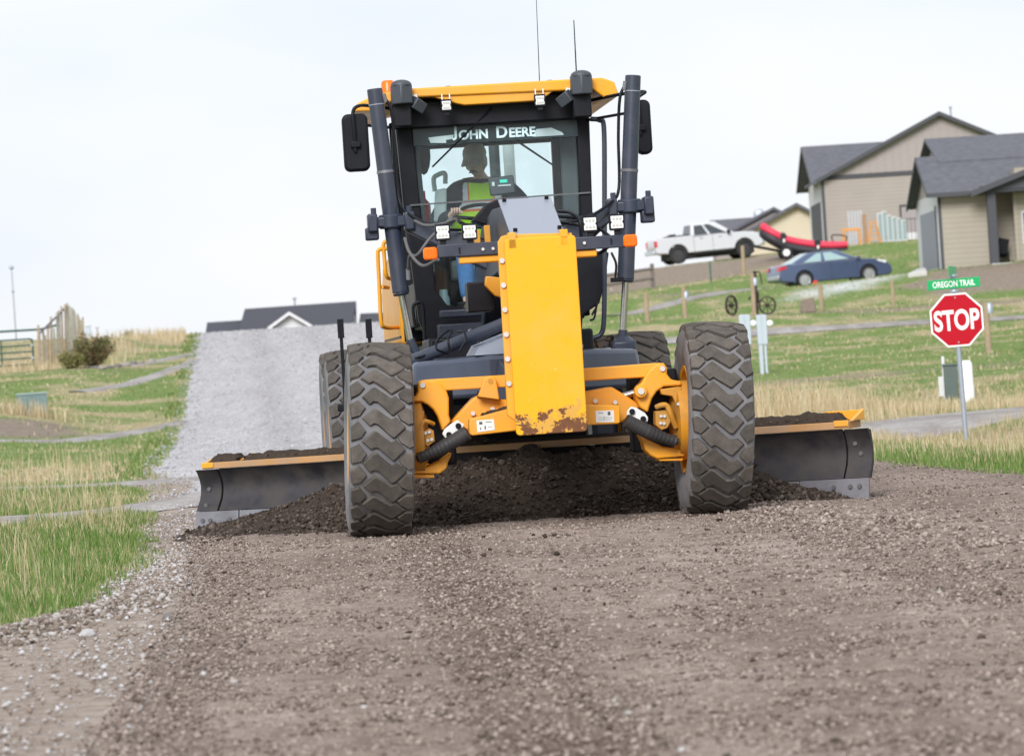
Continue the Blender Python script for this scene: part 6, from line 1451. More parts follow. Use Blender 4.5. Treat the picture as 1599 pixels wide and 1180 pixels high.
# ================================================================== houses
def siding(name, col, step=.2, gap=.5):
    m, nt, b, n, l = nodes_of(name)
    tc = n.new('ShaderNodeTexCoord'); sp = n.new('ShaderNodeSeparateXYZ'); l.new(tc.outputs['Object'], sp.inputs['Vector'])
    d = n.new('ShaderNodeMath'); d.operation = 'DIVIDE'; d.inputs[1].default_value = step; l.new(sp.outputs['Z'], d.inputs[0])
    fr = n.new('ShaderNodeMath'); fr.operation = 'FRACT'; l.new(d.outputs[0], fr.inputs[0])
    rp = n.new('ShaderNodeValToRGB'); e = rp.color_ramp.elements; e[0].position = 0; e[0].color = rgba([c * gap for c in col]); e[1].position = .16; e[1].color = rgba(col)
    l.new(fr.outputs[0], rp.inputs['Fac'])
    nz = n.new('ShaderNodeTexNoise'); nz.inputs['Scale'].default_value = .8; nz.inputs['Detail'].default_value = 6; l.new(tc.outputs['Object'], nz.inputs['Vector'])
    mx = n.new('ShaderNodeMix'); mx.data_type = 'RGBA'; mx.blend_type = 'MULTIPLY'; mx.inputs['Factor'].default_value = 1
    r2 = n.new('ShaderNodeMapRange'); r2.inputs['To Min'].default_value = .88; r2.inputs['To Max'].default_value = 1.1; l.new(nz.outputs['Fac'], r2.inputs['Value'])
    l.new(rp.outputs['Color'], mx.inputs['A']); l.new(r2.outputs['Result'], mx.inputs['B']); l.new(mx.outputs['Result'], b.inputs['Base Color'])
    bp = n.new('ShaderNodeBump'); bp.inputs['Strength'].default_value = .6; bp.inputs['Distance'].default_value = .04; l.new(fr.outputs[0], bp.inputs['Height']); l.new(bp.outputs['Normal'], b.inputs['Normal'])
    b.inputs['Roughness'].default_value = .75
    return m
SHG = pm('asphalt_shingle', (.105, .108, .125), .9, var=.45, scale=3.5, bump=.4, bscale=25)
SHD = pm('dark_shingle', (.055, .058, .072), .9, var=.35, scale=14, bump=.4, bscale=25)
TAN = siding('tan_lap_siding', (.37, .325, .30), gap=.68); TAN2 = siding('beige_lap_siding', (.39, .35, .29), gap=.68); CRE = siding('cream_lap_siding', (.60, .53, .41), gap=.8); WSD = pm('pale_trim_board', (.60, .60, .62), .7, var=.06)
BNB = pm('taupe_board', (.33, .29, .28), .75, var=.08); TRM = pm('dark_trim', (.05, .053, .062), .6, var=.1); DOR = pm('taupe_door', (.30, .265, .27), .6, var=.06); CON = pm('concrete', (.50, .48, .46), .9, var=.1, bump=.2)
def slab(a, b, c, d, t, name, mat, parent):   # roof plane through four points, thickened downwards
    a, b, c, d = [Vector(q) for q in (a, b, c, d)]; k = Vector((0, 0, -t))
    return MB().prism([a + k, b + k, c + k, d + k], [a, b, c, d]).build(name, mat, parent, .02, 20)

# --- house 1: tall taupe gable
HY = 225.0
xl, xp = at(1283, 280, HY).x, at(1465, 178, HY).x; xr = 2 * xp - xl
ze, zp = at(1283, 279, HY).z, at(1465, 178, HY).z; z0 = 5.4
h1 = thing('gable_house', 'tall taupe house with a broad front gable and grey shingle roof', 'house', (xl, HY, 0))
def h(x, y, z): return (x - xl, y - HY, z)
MB().py([(0, z0), (xr - xl, z0), (xr - xl, ze), (0, ze)], 0, 10).build('wall', TAN, h1, 0, 20)
MB().py([(.02, ze + .002), (xr - xl - .02, ze + .002), (xp - xl, zp - .02)], -.015, 5).build('gable', BNB, h1, 0, 20)
sl = (zp - ze) / (xp - xl)
for i in range(1, 34):
    x = i * .42
    if x > xr - xl - .3: break
    zt = ze + sl * min(x, (xr - xl) - x) - .10
    if zt - ze > .3: MB().b2(x - .03, x + .03, -.04, -.016, ze + .14, zt).build('batten', BNB, h1)
MB().b2(-.06, xr - xl + .06, -.05, .0, ze - .10, ze + .13).build('trim_band', TRM, h1)
MB().b2(-.06, .10, -.03, .0, z0, ze - .10).build('corner_trim', TRM, h1)
ov = .45
for s, xe in ((-1, -.5), (1, xr - xl + .5)):
    xpk = xp - xl; zE = ze - sl * .5
    slab((xe, -ov, zE + .12), (xpk, -ov, zp + .12), (xpk, 6, zp + .12), (xe, 6, zE + .12), .16, 'roof_slope', SHG, h1)
    MB().prism([(xe, -ov - .03, zE - .10), (xpk, -ov - .03, zp - .10), (xpk, -ov - .03, zp + .10), (xe, -ov - .03, zE + .10)], [(xe, -ov - .002, zE - .10), (xpk, -ov - .002, zp - .10), (xpk, -ov - .002, zp + .10), (xe, -ov - .002, zE + .10)]).build('fascia', TRM, h1)
zr = at(1254, 229, HY + 5).z; xg = -.62
slab((xg, -.55, ze - .18), (-.35, -.55, ze - .18), ((zr - ze) / sl, 5, zr), (xg, 5, zr), .14, 'roof_slope', SHG, h1)
slab((xg, 5, zr), (xp - xl, 5, zr), (xp - xl, 10.6, ze - .18), (xg, 10.6, ze - .18), .14, 'roof_slope', SHG, h1)
MB().px_([(-.5, ze - .36), (5, zr - .17), (10.5, ze - .36), (10.5, ze - .22), (5, zr - .03), (-.5, ze - .22)], xg - .03, xg - .005).build('fascia', TRM, h1)
MB().px_([(0.02, ze - .1), (5, zr - .2), (9.98, ze - .1)], .01, .1).build('gable', WSD, h1)
MB().px_([(0.0, z0), (10, z0), (10, ze), (0, ze)], -.02, -.004).build('side_wall', WSD, h1)
MB().px_([(1.6, z0), (8.4, z0), (8.4, 6.35 + 2.4), (1.6, 6.35 + 2.4)], -.06, -.022).build('garage_door', pm('dark_garage', (.06, .06, .066), .7), h1)
px_d = at(1407, 322, HY).x - xl
dr = MB().b2(px_d, px_d + .95, -.03, -.005, 5.6, at(1420, 324, HY).z).build('door', DOR, h1)
MB().b2(px_d - .10, px_d, -.04, .0, 5.6, at(1420, 322, HY).z + .1).b2(px_d, px_d + 1.0, -.04, .0, at(1420, 322, HY).z, at(1420, 322, HY).z + .1).build('door_frame', TRM, h1)
p = at(1484, 170, HY + 4); MB().cyl(h(p.x, HY + 4, zp - .8), h(p.x, HY + 4, p.z), .05, n=10).cyl(h(p.x, HY + 4, p.z), h(p.x, HY + 4, p.z + .12), .08, n=10).build('vent_pipe', GALV, h1)
p = at(1424, 372, HY); MB().b2(p.x - xl - .28, p.x - xl + .28, -.035, -.005, p.z - .3, p.z + .3).build('dog_door', WSD, h1, .02)

# --- house 2: beige house with porch
KY = 168.0
xl2 = at(1465, 303, KY).x; ze2 = at(1465, 301, KY).z; z02 = 3.2
h2 = thing('porch_house', 'beige house with dark porch post and wide grey shingle roof', 'house', (xl2, KY, 0))
def hx(px, Y=KY): return at(px, 350, Y).x - xl2
xa, xb = hx(1545), hx(1590)
MB().b2(0, xa, 0, 6, z02, ze2).build('wall', TAN2, h2); MB().b2(xa - .02, xb + .3, 1.2, 6.1, z02, ze2 + .4).build('wall', TAN2, h2); MB().b2(xb, xb + 6, .3, 6, z02, ze2 + .8).build('wall', TAN2, h2)
MB().b2(xb - .12, xb + .03, .22, .31, z02, ze2 + .3).build('corner_trim', TAN2, h2)
MB().b2(-.05, .07, -.03, -.002, z02, ze2 - .05).build('corner_trim', TRM, h2)
MB().px_([(0, z02), (9, z02), (9, ze2), (0, ze2)], -.03, -.004).build('side_wall', WSD, h2)
zf = 3.95
MB().px_([(1.2, zf), (7.4, zf), (7.4, zf + 2.25), (1.2, zf + 2.25)], -.05, -.031).build('garage_door', pm('grey_garage', (.24, .25, .30), .6), h2)
MB().px_([(.95, zf - .3), (1.2, zf - .3), (1.2, zf + 2.4), (.95, zf + 2.4)], -.07, -.031).build('door_trim', TRM, h2)
MB().b2(xa - .1, xb + .05, -.9, 1.2, z02, at(1570, 411, KY).z).build('porch_floor', CON, h2, .02)
pf = at(1570, 411, KY).z
MB().b2(hx(1540), hx(1554), -.75, -.40, pf, ze2 - .12).build('porch_post', TRM, h2, .02)
MB().b2(xa - .35, xb + 1.0, -.80, -.35, ze2 - .16, ze2 + .14).build('porch_beam', TRM, h2, .02)
Yr = KY + 4.2; zr2 = at(1427, 246, Yr).z; xg2 = at(1429, 250, Yr).x - xl2
xe2 = at(1447, 303, KY - .6).x - xl2
slab((xe2, -.6, ze2 - .02), (9, -.6, ze2 - .02), (9, 4.2, zr2), (xg2, 4.2, zr2), .12, 'roof_slope', SHG, h2)
slab((xg2, 4.2, zr2), (9, 4.2, zr2), (9, 9.2, ze2 - .2), (xg2, 9.2, ze2 - .2), .12, 'roof_slope', SHG, h2)
MB().prism([(xe2 - .02, -.62, ze2 - .20), (xg2 - .02, 4.2, zr2 - .18), (xg2 - .02, 9.2, ze2 - .4), (xg2 - .02, 9.2, ze2 - .22), (xg2 - .02, 4.2, zr2), (xe2 - .02, -.62, ze2 - .03)], [(xe2 + .03, -.62, ze2 - .20), (xg2 + .03, 4.2, zr2 - .18), (xg2 + .03, 9.2, ze2 - .4), (xg2 + .03, 9.2, ze2 - .22), (xg2 + .03, 4.2, zr2), (xe2 + .03, -.62, ze2 - .03)]).build('fascia', TRM, h2)
MB().px_([(0, ze2), (4.2, zr2 - .15), (9, ze2)], -.03, .06).build('gable', BNB, h2)
Yu = KY + 8.2; zu = at(1443, 217, Yu).z; xu = at(1443, 218, Yu).x - xl2
slab((xu, 3.2, zr2 - .25), (14, 3.2, zr2 - .25), (14, 8.2, zu), (xu, 8.2, zu), .12, 'roof_slope', SHG, h2)
slab((xu, 8.2, zu), (14, 8.2, zu), (14, 14, zr2 - .6), (xu, 14, zr2 - .6), .12, 'roof_slope', SHG, h2)
MB().px_([(3.4, zr2 - .4), (8.2, zu - .16), (13.6, zr2 - .6), (13.6, z02 + 2), (3.4, z02 + 2)], xu + .35, xu + .55).build('gable', BNB, h2)
p0, p1 = at(1515, 299, KY - 1.1), at(1660, 240, KY - 1.1)
slab((p0.x - xl2, -1.15, p0.z), (p1.x - xl2, -1.15, p1.z), (p1.x - xl2, 4.0, p1.z), (p0.x - xl2, 4.0, p0.z), .10, 'porch_roof', SHG, h2)
MB().prism([(p0.x - xl2, -1.19, p0.z - .22), (p1.x - xl2, -1.19, p1.z - .22), (p1.x - xl2, -1.19, p1.z), (p0.x - xl2, -1.19, p0.z)], [(p0.x - xl2, -1.155, p0.z - .22), (p1.x - xl2, -1.155, p1.z - .22), (p1.x - xl2, -1.155, p1.z), (p0.x - xl2, -1.155, p0.z)]).build('fascia', TRM, h2)
MB().prism([(p0.x - xl2 + .8, -.85, p0.z + .02), (p1.x - xl2, -.85, p0.z + .02), (p1.x - xl2, -.85, p1.z - .1)], [(p0.x - xl2 + .8, -.6, p0.z + .02), (p1.x - xl2, -.6, p0.z + .02), (p1.x - xl2, -.6, p1.z - .1)]).build('porch_gable', TRM, h2)
MB().b2(xe2, 4.0, -.66, -.602, ze2 - .2, ze2 - .03).build('gutter', TRM, h2)
w_ = MB().b2(xb + .18, xb + .9, .26, .302, pf + .7, pf + 2.0).build('window', WSD, h2, .01); MB().b2(xb + .24, xb + .84, .25, .262, pf + .76, pf + 1.94).build('pane', CARGL, w_)
p = at(1566, 392, KY + .6); zc = pf
ch = thing('porch_chair', 'dark folded-back chair on the porch of the beige house', 'chair', (p.x, KY + .6, zc))
MB().box((0, .05, .62), (.42, .05, .75), Matrix.Rotation(R_(14), 3, 'Y')).build('backrest', BLK, ch, .02); MB().b2(-.22, .2, -.35, .08, .38, .43).build('seat', BLK, ch, .01)
for x in (-.2, .18):
    for y in (-.33, .05): MB().cyl((x, y, 0), (x, y, .39), .018, n=8).build('leg', BLK, ch)
# concrete apron before the garage
ap = [at(1418, 432, 163.5), at(1448, 432, 163.5), at(1446, 424, 170), at(1432, 424, 170)]
apr = MB().prism([(q.x, q.y, gz(q.x, q.y) - .25) for q in ap], [(q.x, q.y, gz(q.x, q.y) + .16) for q in ap]).build('concrete_apron', CON, None, .03); tag(apr, 'pale concrete apron outside the beige house garage', 'concrete slab')

# --- house 3: cream house behind the pickup
CY = 252.0
x0 = at(1165, 366, CY).x; x1 = at(1300, 366, CY).x; xm = at(1243, 319, CY).x; xw = at(1205, 350, CY).x
h3 = thing('cream_house', 'cream low house with twin grey gables behind the pickup and raft', 'house', (x0, CY, 0))
def g3(px, py, Y=CY): p = at(px, py, Y); return (p.x - x0, p.z)
a, b_, c_ = g3(1150, 368), g3(1243, 320), g3(1330, 362)
MB().py([g3(1172, 440), g3(1320, 430), g3(1320, 362), b_, g3(1172, 362)], 0, 7).build('wall', CRE, h3, 0, 20)
slab((a[0], -.5, a[1]), (b_[0], -.5, b_[1] + .12), (b_[0], 8, b_[1] + .12), (a[0], 8, a[1]), .22, 'roof_slope', SHG, h3); slab((b_[0], -.5, b_[1] + .12), (c_[0], -.5, c_[1]), (c_[0], 8, c_[1]), (b_[0], 8, b_[1] + .12), .22, 'roof_slope', SHG, h3)
a, b_, c_ = g3(1128, 366, CY + 4), g3(1213, 323, CY + 4), g3(1290, 360, CY + 4)
MB().py([g3(1120, 440, CY + 4), g3(1290, 430, CY + 4), (c_[0], c_[1] - .1), (b_[0], b_[1] - .1), (a[0], a[1] - .1)], 7.2, 12).build('wall', BNB, h3, 0, 20)
slab((a[0], 6.9, a[1]), (b_[0], 6.9, b_[1] + .12), (b_[0], 14, b_[1] + .12), (a[0], 14, a[1]), .2, 'roof_slope', SHG, h3); slab((b_[0], 6.9, b_[1] + .12), (c_[0], 6.9, c_[1]), (c_[0], 14, c_[1]), (b_[0], 14, b_[1] + .12), .2, 'roof_slope', SHG, h3)
q0, q1 = g3(1104, 372, CY + 8), g3(1108, 344, CY + 12); q2 = g3(1225, 336, CY + 12)
slab((q0[0], 8, q0[1]), (q2[0], 8, q0[1] + .3), (q2[0], 12, q2[1]), (q1[0], 12, q1[1]), .2, 'roof_slope', SHG, h3)
MB().b2(q0[0] + .5, q2[0] - 1, 9, 12, q0[1] - 4, q0[1]).build('wall', BNB, h3)
p = at(1186, 336, CY + 12); MB().ball((p.x - x0, 12, p.z), .38, 12, (1, .3, 1)).cyl((p.x - x0, 12, p.z - 1.2), (p.x - x0, 12, p.z), .05, n=8).build('dish_antenna', GALV, h3, 0, 60)

# --- house 4: beyond the crest of the road
FY = 300.0
fx = at(465, 500, FY).x
h4 = thing('crest_house', 'white house with dark roof showing over the road crest', 'house', (fx, FY, 0))
def g4(px, py, Y=FY): p = at(px, py, Y); return (p.x - fx, p.z)
WHS = siding('white_lap_siding', (.66, .67, .69))
e0, e1 = g4(371, 522), g4(549, 512, FY); r0, r1 = g4(382, 482, FY + 5), g4(556, 470, FY + 5)
slab((e0[0], 0, e0[1]), (e1[0], 0, e1[1]), (r1[0], 5, r1[1]), (r0[0], 5, r0[1]), .2, 'roof_slope', SHD, h4); slab((r0[0], 5, r0[1]), (r1[0], 5, r1[1]), (e1[0], 10, e1[1]), (e0[0], 10, e0[1]), .2, 'roof_slope', SHD, h4)
MB().b2(e0[0] + .4, e1[0] - .3, .4, 9.6, 0, min(e0[1], e1[1]) - .15).build('wall', WHS, h4)
MB().px_([(.3, e1[1] - .1), (5, r1[1] - .25), (9.7, e1[1] - .1)], e1[0] - .1, e1[0] + .05).build('gable', WHS, h4)
a, b_, c_ = g4(418, 512, FY - 2), g4(452, 487, FY - 2), g4(488, 508, FY - 2)
MB().py([(a[0] + .3, 0), (c_[0] - .3, 0), (c_[0] - .3, c_[1] - .15), (b_[0], b_[1] - .25), (a[0] + .3, a[1] - .15)], -2, 3).build('gable', WHS, h4, 0, 20)
for u, v in ((a, b_), (b_, c_)):
    slab((u[0], -2.5, u[1]), (v[0], -2.5, v[1]), (v[0], 4, v[1]), (u[0], 4, u[1]), .18, 'dormer_roof', SHD, h4)
    MB().prism([(u[0], -2.56, u[1] - .22), (v[0], -2.56, v[1] - .22), (v[0], -2.56, v[1] + .02), (u[0], -2.56, u[1] + .02)], [(u[0], -2.51, u[1] - .22), (v[0], -2.51, v[1] - .22), (v[0], -2.51, v[1] + .02), (u[0], -2.51, u[1] + .02)]).build('bargeboard', WSD, h4)
for (pa, pb, pc, pd) in (((318, 530), (376, 528), (322, 503), (384, 499)), ((557, 520), (640, 515), (562, 489), (640, 486))):
    A, B, C_, D_ = g4(*pa), g4(*pb), g4(*pc, FY + 4), g4(*pd, FY + 4)
    slab((A[0], .8, A[1]), (B[0], .8, B[1]), (D_[0], 4.8, D_[1]), (C_[0], 4.8, C_[1]), .2, 'wing_roof', SHD, h4)
    slab((C_[0], 4.8, C_[1]), (D_[0], 4.8, D_[1]), (B[0], 9, B[1]), (A[0], 9, A[1]), .2, 'wing_roof', SHD, h4)
    MB().b2(A[0] + .3, B[0] - .3, 1.2, 8.6, 0, min(A[1], B[1]) - .1).build('wall', WHS, h4)
p = g4(460, 468, FY + 5); MB().cyl((p[0], 5, p[1] - 1.0), (p[0], 5, p[1]), .06, n=8).cyl((p[0], 5, p[1]), (p[0], 5, p[1] + .15), .14, n=8).build('vent_pipe', GALV, h4)

# ================================================================== clutter by the tall house
CLY = 214.0
def put(px, Y): x = at(px, 380, Y).x; return x, Y, gz(x, Y)
x, y, z = put(1338, CLY); ld = thing('aluminium_rack', 'silver slatted panels leaning upright against the tall taupe house', 'panel stack', (x, y, z))
for i in range(5): MB().box((-.32 + i * .16, .1 + .02 * i, .85), (.09, .05, 1.75), Matrix.Rotation(R_(-4), 3, 'X')).build('panel', pm('aluminium', (.38, .39, .42), .45, .5, var=.1), ld, .006)
MB().b2(-.4, .4, .05, .09, .25, .32).build('cross_bar', GALV, ld)
ORG = pm('orange_scaffold', (.62, .26, .03), .6, var=.12)
x, y, z = put(1330, CLY - 2); sf = thing('sawhorse', 'orange sawhorse standing at the end of the raft', 'sawhorse', (x, y, z))
MB().b2(-.45, .45, -.05, .05, .74, .86).build('beam', ORG, sf, .01)
for sx in (-.38, .40):
    for sy in (-.22, .22): MB().cyl((sx, 0, .76), (sx + .04, sy, 0), .05, n=8).build('leg', ORG, sf)
x, y, z = put(1352, CLY); bd = tag(MB().box((0, .12, .75), (.22, .1, 1.5), Matrix.Rotation(R_(-6), 3, 'X')).build('leaning_board', pm('weathered_wood', (.30, .19, .11), .85, var=.3, scale=12), None, .01, 35, (x, y, z)), 'brown board leaning beside the silver panels', 'board')
x, y, z = put(1366, CLY - 2); sl_ = thing('step_ladder', 'orange folding step ladder beside the white window frames', 'ladder', (x, y, z))
for s in (-1, 1):
    MB().cyl((s * .30, -.2, 0), (s * .12, 0, 1.15), .035, n=8).build('side_rail', ORG, sl_); MB().cyl((s * .30, .35, 0), (s * .12, .05, 1.15), .03, n=8).build('side_rail', ORG, sl_)
for k in range(4): MB().b2(-.28 + k * .045, .28 - k * .045, -.22 + k * .05, -.10 + k * .05, .22 + k * .26, .26 + k * .26).build('step', ORG, sl_)
x, y, z = put(1372, CLY); gh = thing('window_frames', 'white glazed frames stacked in a slanting row outside the taupe house', 'window frames', (x, y, z))
for i in range(6):
    hh_ = 1.5 - .09 * i if i > 1 else 1.45 + .08 * i; x0_ = i * .24
    f_ = MB().b2(x0_, x0_ + .045, -.04, .04, 0, hh_).b2(x0_, x0_ + .24, -.04, .04, hh_, hh_ + .05).b2(x0_, x0_ + .24, -.04, .04, .04, .10).build('frame', WSD, gh, .005)
    MB().b2(x0_ + .05, x0_ + .235, -.006, .006, .11, hh_ - .01).build('pane', pm('pale_pane', (.27, .34, .35), .25), f_)
x, y, z = put(1412, CLY + 3); rl_ = thing('wire_railing', 'dark thin railing beside the taupe house door', 'railing', (x, y, z))
MB().b2(0, 1.4, -.02, .02, 1.08, 1.13).build('top_rail', TRM, rl_)
for k in range(8): MB().b2(k * .195, k * .195 + .025, -.012, .012, 0, 1.08).build('baluster', TRM, rl_)

# ================================================================== fences, posts, utilities
WOD = pm('weathered_post_wood', (.34, .26, .175), .9, var=.35, scale=10, bump=.5, bscale=30)
WGR = pm('grey_rail_wood', (.15, .125, .115), .9, var=.3, scale=8, bump=.4, bscale=20)
def fpost(px, py0, py1, Y, label, r=.075, mat=WOD, tilt=0.0):
    a, b_ = at(px, py1, Y), at(px, py0, Y); z = gz(a.x, Y); hh_ = (b_.z - a.z)
    mb = MB().tube([(0, 0, -.3), (tilt * .3, 0, hh_ * .5), (tilt, 0, hh_)], [r * 1.05, r, r * .92], 10, 3)
    o = mb.build('fence_post', mat, None, .01, 50, (a.x, Y, z)); return tag(o, label, 'fence post', 'wooden posts across the right slope')
fpost(1012, 470, 517, 136, 'short wooden post nearest the grader lift rod, with a frayed top')
fpost(1071, 462, 512, 138, 'wooden post with a pale metal cap above the front tyre')
fpost(1179, 441, 506, 140, 'wooden post with white cap in front of the old hand pump')
fpost(1284, 455, 498, 142, 'thin wooden post below the blue sedan')
fpost(1396, 445, 487, 144, 'reddish wooden post at the right end of the pale patch', .06)
fpost(1163, 398, 445, 196, 'tan wooden post in front of the pickup front wheel', .09)
fpost(1545, 483, 562, 102, 'wooden post right behind the stop sign', .075)
for px, py, Y in ((1071, 462, 138), (1179, 441, 140), (1545, 483, 102)):
    p = at(px, py, Y); tag(MB().lathe([(0, .16), (.05, .16), (.09, .10), (.085, -.10), (0, -.10)], (0, 0, 0), (0, 0, 1), 12).build('post_cap', GALV, None, 0, 50, (p.x, Y, p.z)), {1071: 'pale metal cap on the post above the front tyre', 1179: 'pale cap on the post before the hand pump', 1545: 'pale insulator cap on the post behind the stop sign'}[px], 'post cap')
p = at(1111, 452, 190); z = gz(p.x, 190); tz_ = at(1111, 408, 190).z
tp_ = thing('steel_post', 'green steel T-post below the white pickup', 'fence post', (p.x, 190, z))
MB().b2(-.035, .035, -.012, .012, -.3, tz_ - z).b2(-.012, .012, -.012, .05, -.3, tz_ - z).build('stem', pm('green_steel', (.035, .16, .13), .6), tp_)
# rail fence left of the pickup
fa, fb = at(1021, 463, 195), at(1021, 424, 195)
rf = thing('rail_fence', 'grey two-rail timber fence below the pickup tail', 'fence', (fa.x, 195, gz(fa.x, 195)))
hh_ = fb.z - fa.z
for dx in (0, -2.4, -4.8, -7.2):
    zz = gz(fa.x + dx, 195) - gz(fa.x, 195); MB().b2(dx - .09, dx + .09, -.09, .09, zz - .3, zz + hh_).build('post', WGR, rf, .015)
for dx in (0, -2.4, -4.8):
    za, zb_ = gz(fa.x + dx, 195) - gz(fa.x, 195), gz(fa.x + dx - 2.4, 195) - gz(fa.x, 195)
    for f in (.80, .42): MB().tube([(dx, -.1, za + hh_ * f), (dx - 2.4, -.1, zb_ + hh_ * f)], .07, 8, smooth=False).build('rail', WGR, rf, 0, 50)
# hand pump with wheels
p = at(1183, 500, 141); z = gz(p.x, 141)
hp = thing('hand_pump', 'old iron hand pump standing on the lawn between spoked wheels', 'hand pump', (p.x, 141, z)); IRN = pm('old_iron', (.045, .035, .032), .8, .3, var=.3)
ht = at(1181, 425, 141).z - z
MB().cyl((0, 0, 0), (0, 0, ht), .05, n=12).cyl((0, 0, ht * .28), (0, 0, ht * .55), .10, n=14).cyl((0, 0, ht), (0, 0, ht + .05), .09, .02, n=12).build('column', IRN, hp, 0, 50)
MB().tube([(-.05, 0, ht * .93), (.15, 0, ht), (.22, 0, ht * .7)], .022, 8).build('handle', IRN, hp, 0, 60); MB().tube([(0, 0, ht * .42), (-.2, -.05, ht * .42), (-.24, -.05, ht * .36)], .03, 8).build('spout', IRN, hp, 0, 60)
for px, py, yw, lab, r in ((1143, 492, R_(55), 'rusty spoked iron wheel left of the hand pump', .34), (1199, 489, R_(20), 'rusty spoked iron wheel right of the hand pump', .30)):
    p = at(px, py, 140); z = gz(p.x, 140)
    wh = thing('wagon_wheel', lab, 'wheel', (p.x, 140, z + r), yw); wh['group'] = 'iron wheels by the hand pump'
    MB().lathe([(r * .88, -.04), (r, -.04), (r, .04), (r * .88, .04), (r * .88, -.04)], (0, 0, 0), (0, 1, 0), 26).build('felloe', IRN, wh, 0, 40); MB().cyl((0, -.08, 0), (0, .08, 0), .06, n=12).build('hub', IRN, wh)
    for k in range(8): a = math.pi * k / 4; MB().cyl((0, 0, 0), (r * .9 * math.cos(a), 0, r * .9 * math.sin(a)), .016, n=6).build('spoke', IRN, wh)
p = at(1274, 452, 165); tag(MB().b2(-.07, .07, -.004, .004, .14, .26).cyl((-.07, 0, 0), (-.07, 0, .27), .008, n=6).build('marker_flag', pm('red_flag', (.6, .04, .03), .6), None, 0, 20, (p.x, 165, gz(p.x, 165))), 'small red marker flag on the lawn before the sedan', 'flag')
p = at(1262, 488, 141); tag(MB().prism([(-.28, -.15, 0), (.28, -.15, 0), (.28, .15, 0), (-.28, .15, 0)], [(-.2, -.1, .42), (.2, -.1, .5), (.2, .1, .5), (-.2, .1, .42)]).build('tree_stump', pm('stump_wood', (.20, .16, .13), .9, var=.4, scale=14, bump=.6), None, .03, 35, (p.x, 141, gz(p.x, 141))), 'grey stump in dry grass below the pale lawn patch', 'stump')
# power pedestals behind the front tyre
PED = pm('pedestal_grey', (.44, .50, .56), .5, .1, var=.06)
for px, yb, lab, wdt in ((1168, 586, 'grey meter pedestal right behind the front tyre', .26), (1194, 584, 'grey meter pedestal standing second from the front tyre', .24)):
    Y = 100.0; p = at(px, yb, Y); z = gz(p.x, Y); t_ = at(px, 491, Y).z - z; m_ = at(px, 538, Y).z - z
    pe = thing('meter_pedestal', lab, 'utility pedestal', (p.x, Y, z)); pe['group'] = 'meter pedestals'
    MB().b2(-wdt / 2, wdt / 2, -.1, .1, m_, t_).build('cabinet', PED, pe, .015); MB().b2(-wdt * .42, -.01, -.09, .09, -.1, m_).build('channel', PED, pe, .01); MB().b2(.02, wdt * .34, -.08, .08, -.1, m_).build('channel', PED, pe, .01)
    MB().ball((wdt / 2 + .07, -.02, t_ - .22), .085, 14).build('meter_bulb', SGW, pe, 0, 60)
    MB().b2(-.012, .0, -.103, -.1, m_ + .02, t_ - .02).build('cabinet_seam', GALV, pe)
# boxes behind the stop sign
Y = 75.0
p = at(1487, 622, Y); z = gz(p.x, Y); gb = thing('utility_box', 'dark green utility box half hidden by the stop sign post', 'utility box', (p.x, Y, z)); UG = pm('utility_green', (.085, .115, .105), .6, var=.15)
t_ = at(1487, 571, Y).z - z; MB().b2(-.13, .11, -.12, .12, -.1, t_).build('cabinet', UG, gb, .02); MB().b2(-.145, .125, -.135, .135, t_, t_ + .04).build('lid', UG, gb, .015)
p = at(1512, 622, Y - 1); z = gz(p.x, Y - 1); t_ = at(1512, 562, Y - 1).z - z
cp_ = thing('phone_pedestal', 'white round-topped pedestal right beside the stop sign post', 'utility pedestal', (p.x, Y - 1, z)); MB().lathe([(0, t_), (.07, t_ - .01), (.10, t_ - .06), (.105, t_ * .4), (.11, t_ * .38), (.115, -.1), (0, -.1)], (0, 0, 0), (0, 0, 1), 20).build('cover', SGW, cp_, 0, 50)
p = at(1476, 622, Y); z = gz(p.x, Y); t_ = at(1478, 556, Y).z - z; tag(MB().b2(-.025, .025, -.02, .02, -.1, t_).b2(-.1, .02, -.015, .015, t_ * .1, t_ * .55).build('marker_stake', WSD, None, .005, 35, (p.x, Y, z)), 'pale marker stake left of the green utility box', 'stake')

# ================================================================== left slope
Y = 95.0; p = at(51, 645, Y); z = gz(p.x, Y); t_ = at(51, 613, Y).z - z
bx = thing('transformer_box', 'squat green transformer box in dry grass on the left slope', 'utility box', (p.x, Y, z), R_(8)); UG2 = pm('faded_utility_green', (.14, .21, .21), .6, var=.12)
MB().b2(-.33, .33, -.3, .3, -.1, t_ - .04).build('cabinet', UG2, bx, .015); MB().b2(-.35, .35, -.32, .32, t_ - .04, t_).build('lid', pm('pale_utility_green', (.26, .35, .34), .6), bx, .01); MB().b2(-.005, .005, -.303, -.299, 0, t_ - .06).build('door_seam', UG, bx)
x = rng.normal(p.x, .45, 260); y = rng.normal(Y - .7, .25, 260); blades('box_straw', x, y, rng.uniform(.15, .45, 260), np.full(260, .022), M_gd, .3)['label'] = 'dry straw tuft in front of the transformer box'
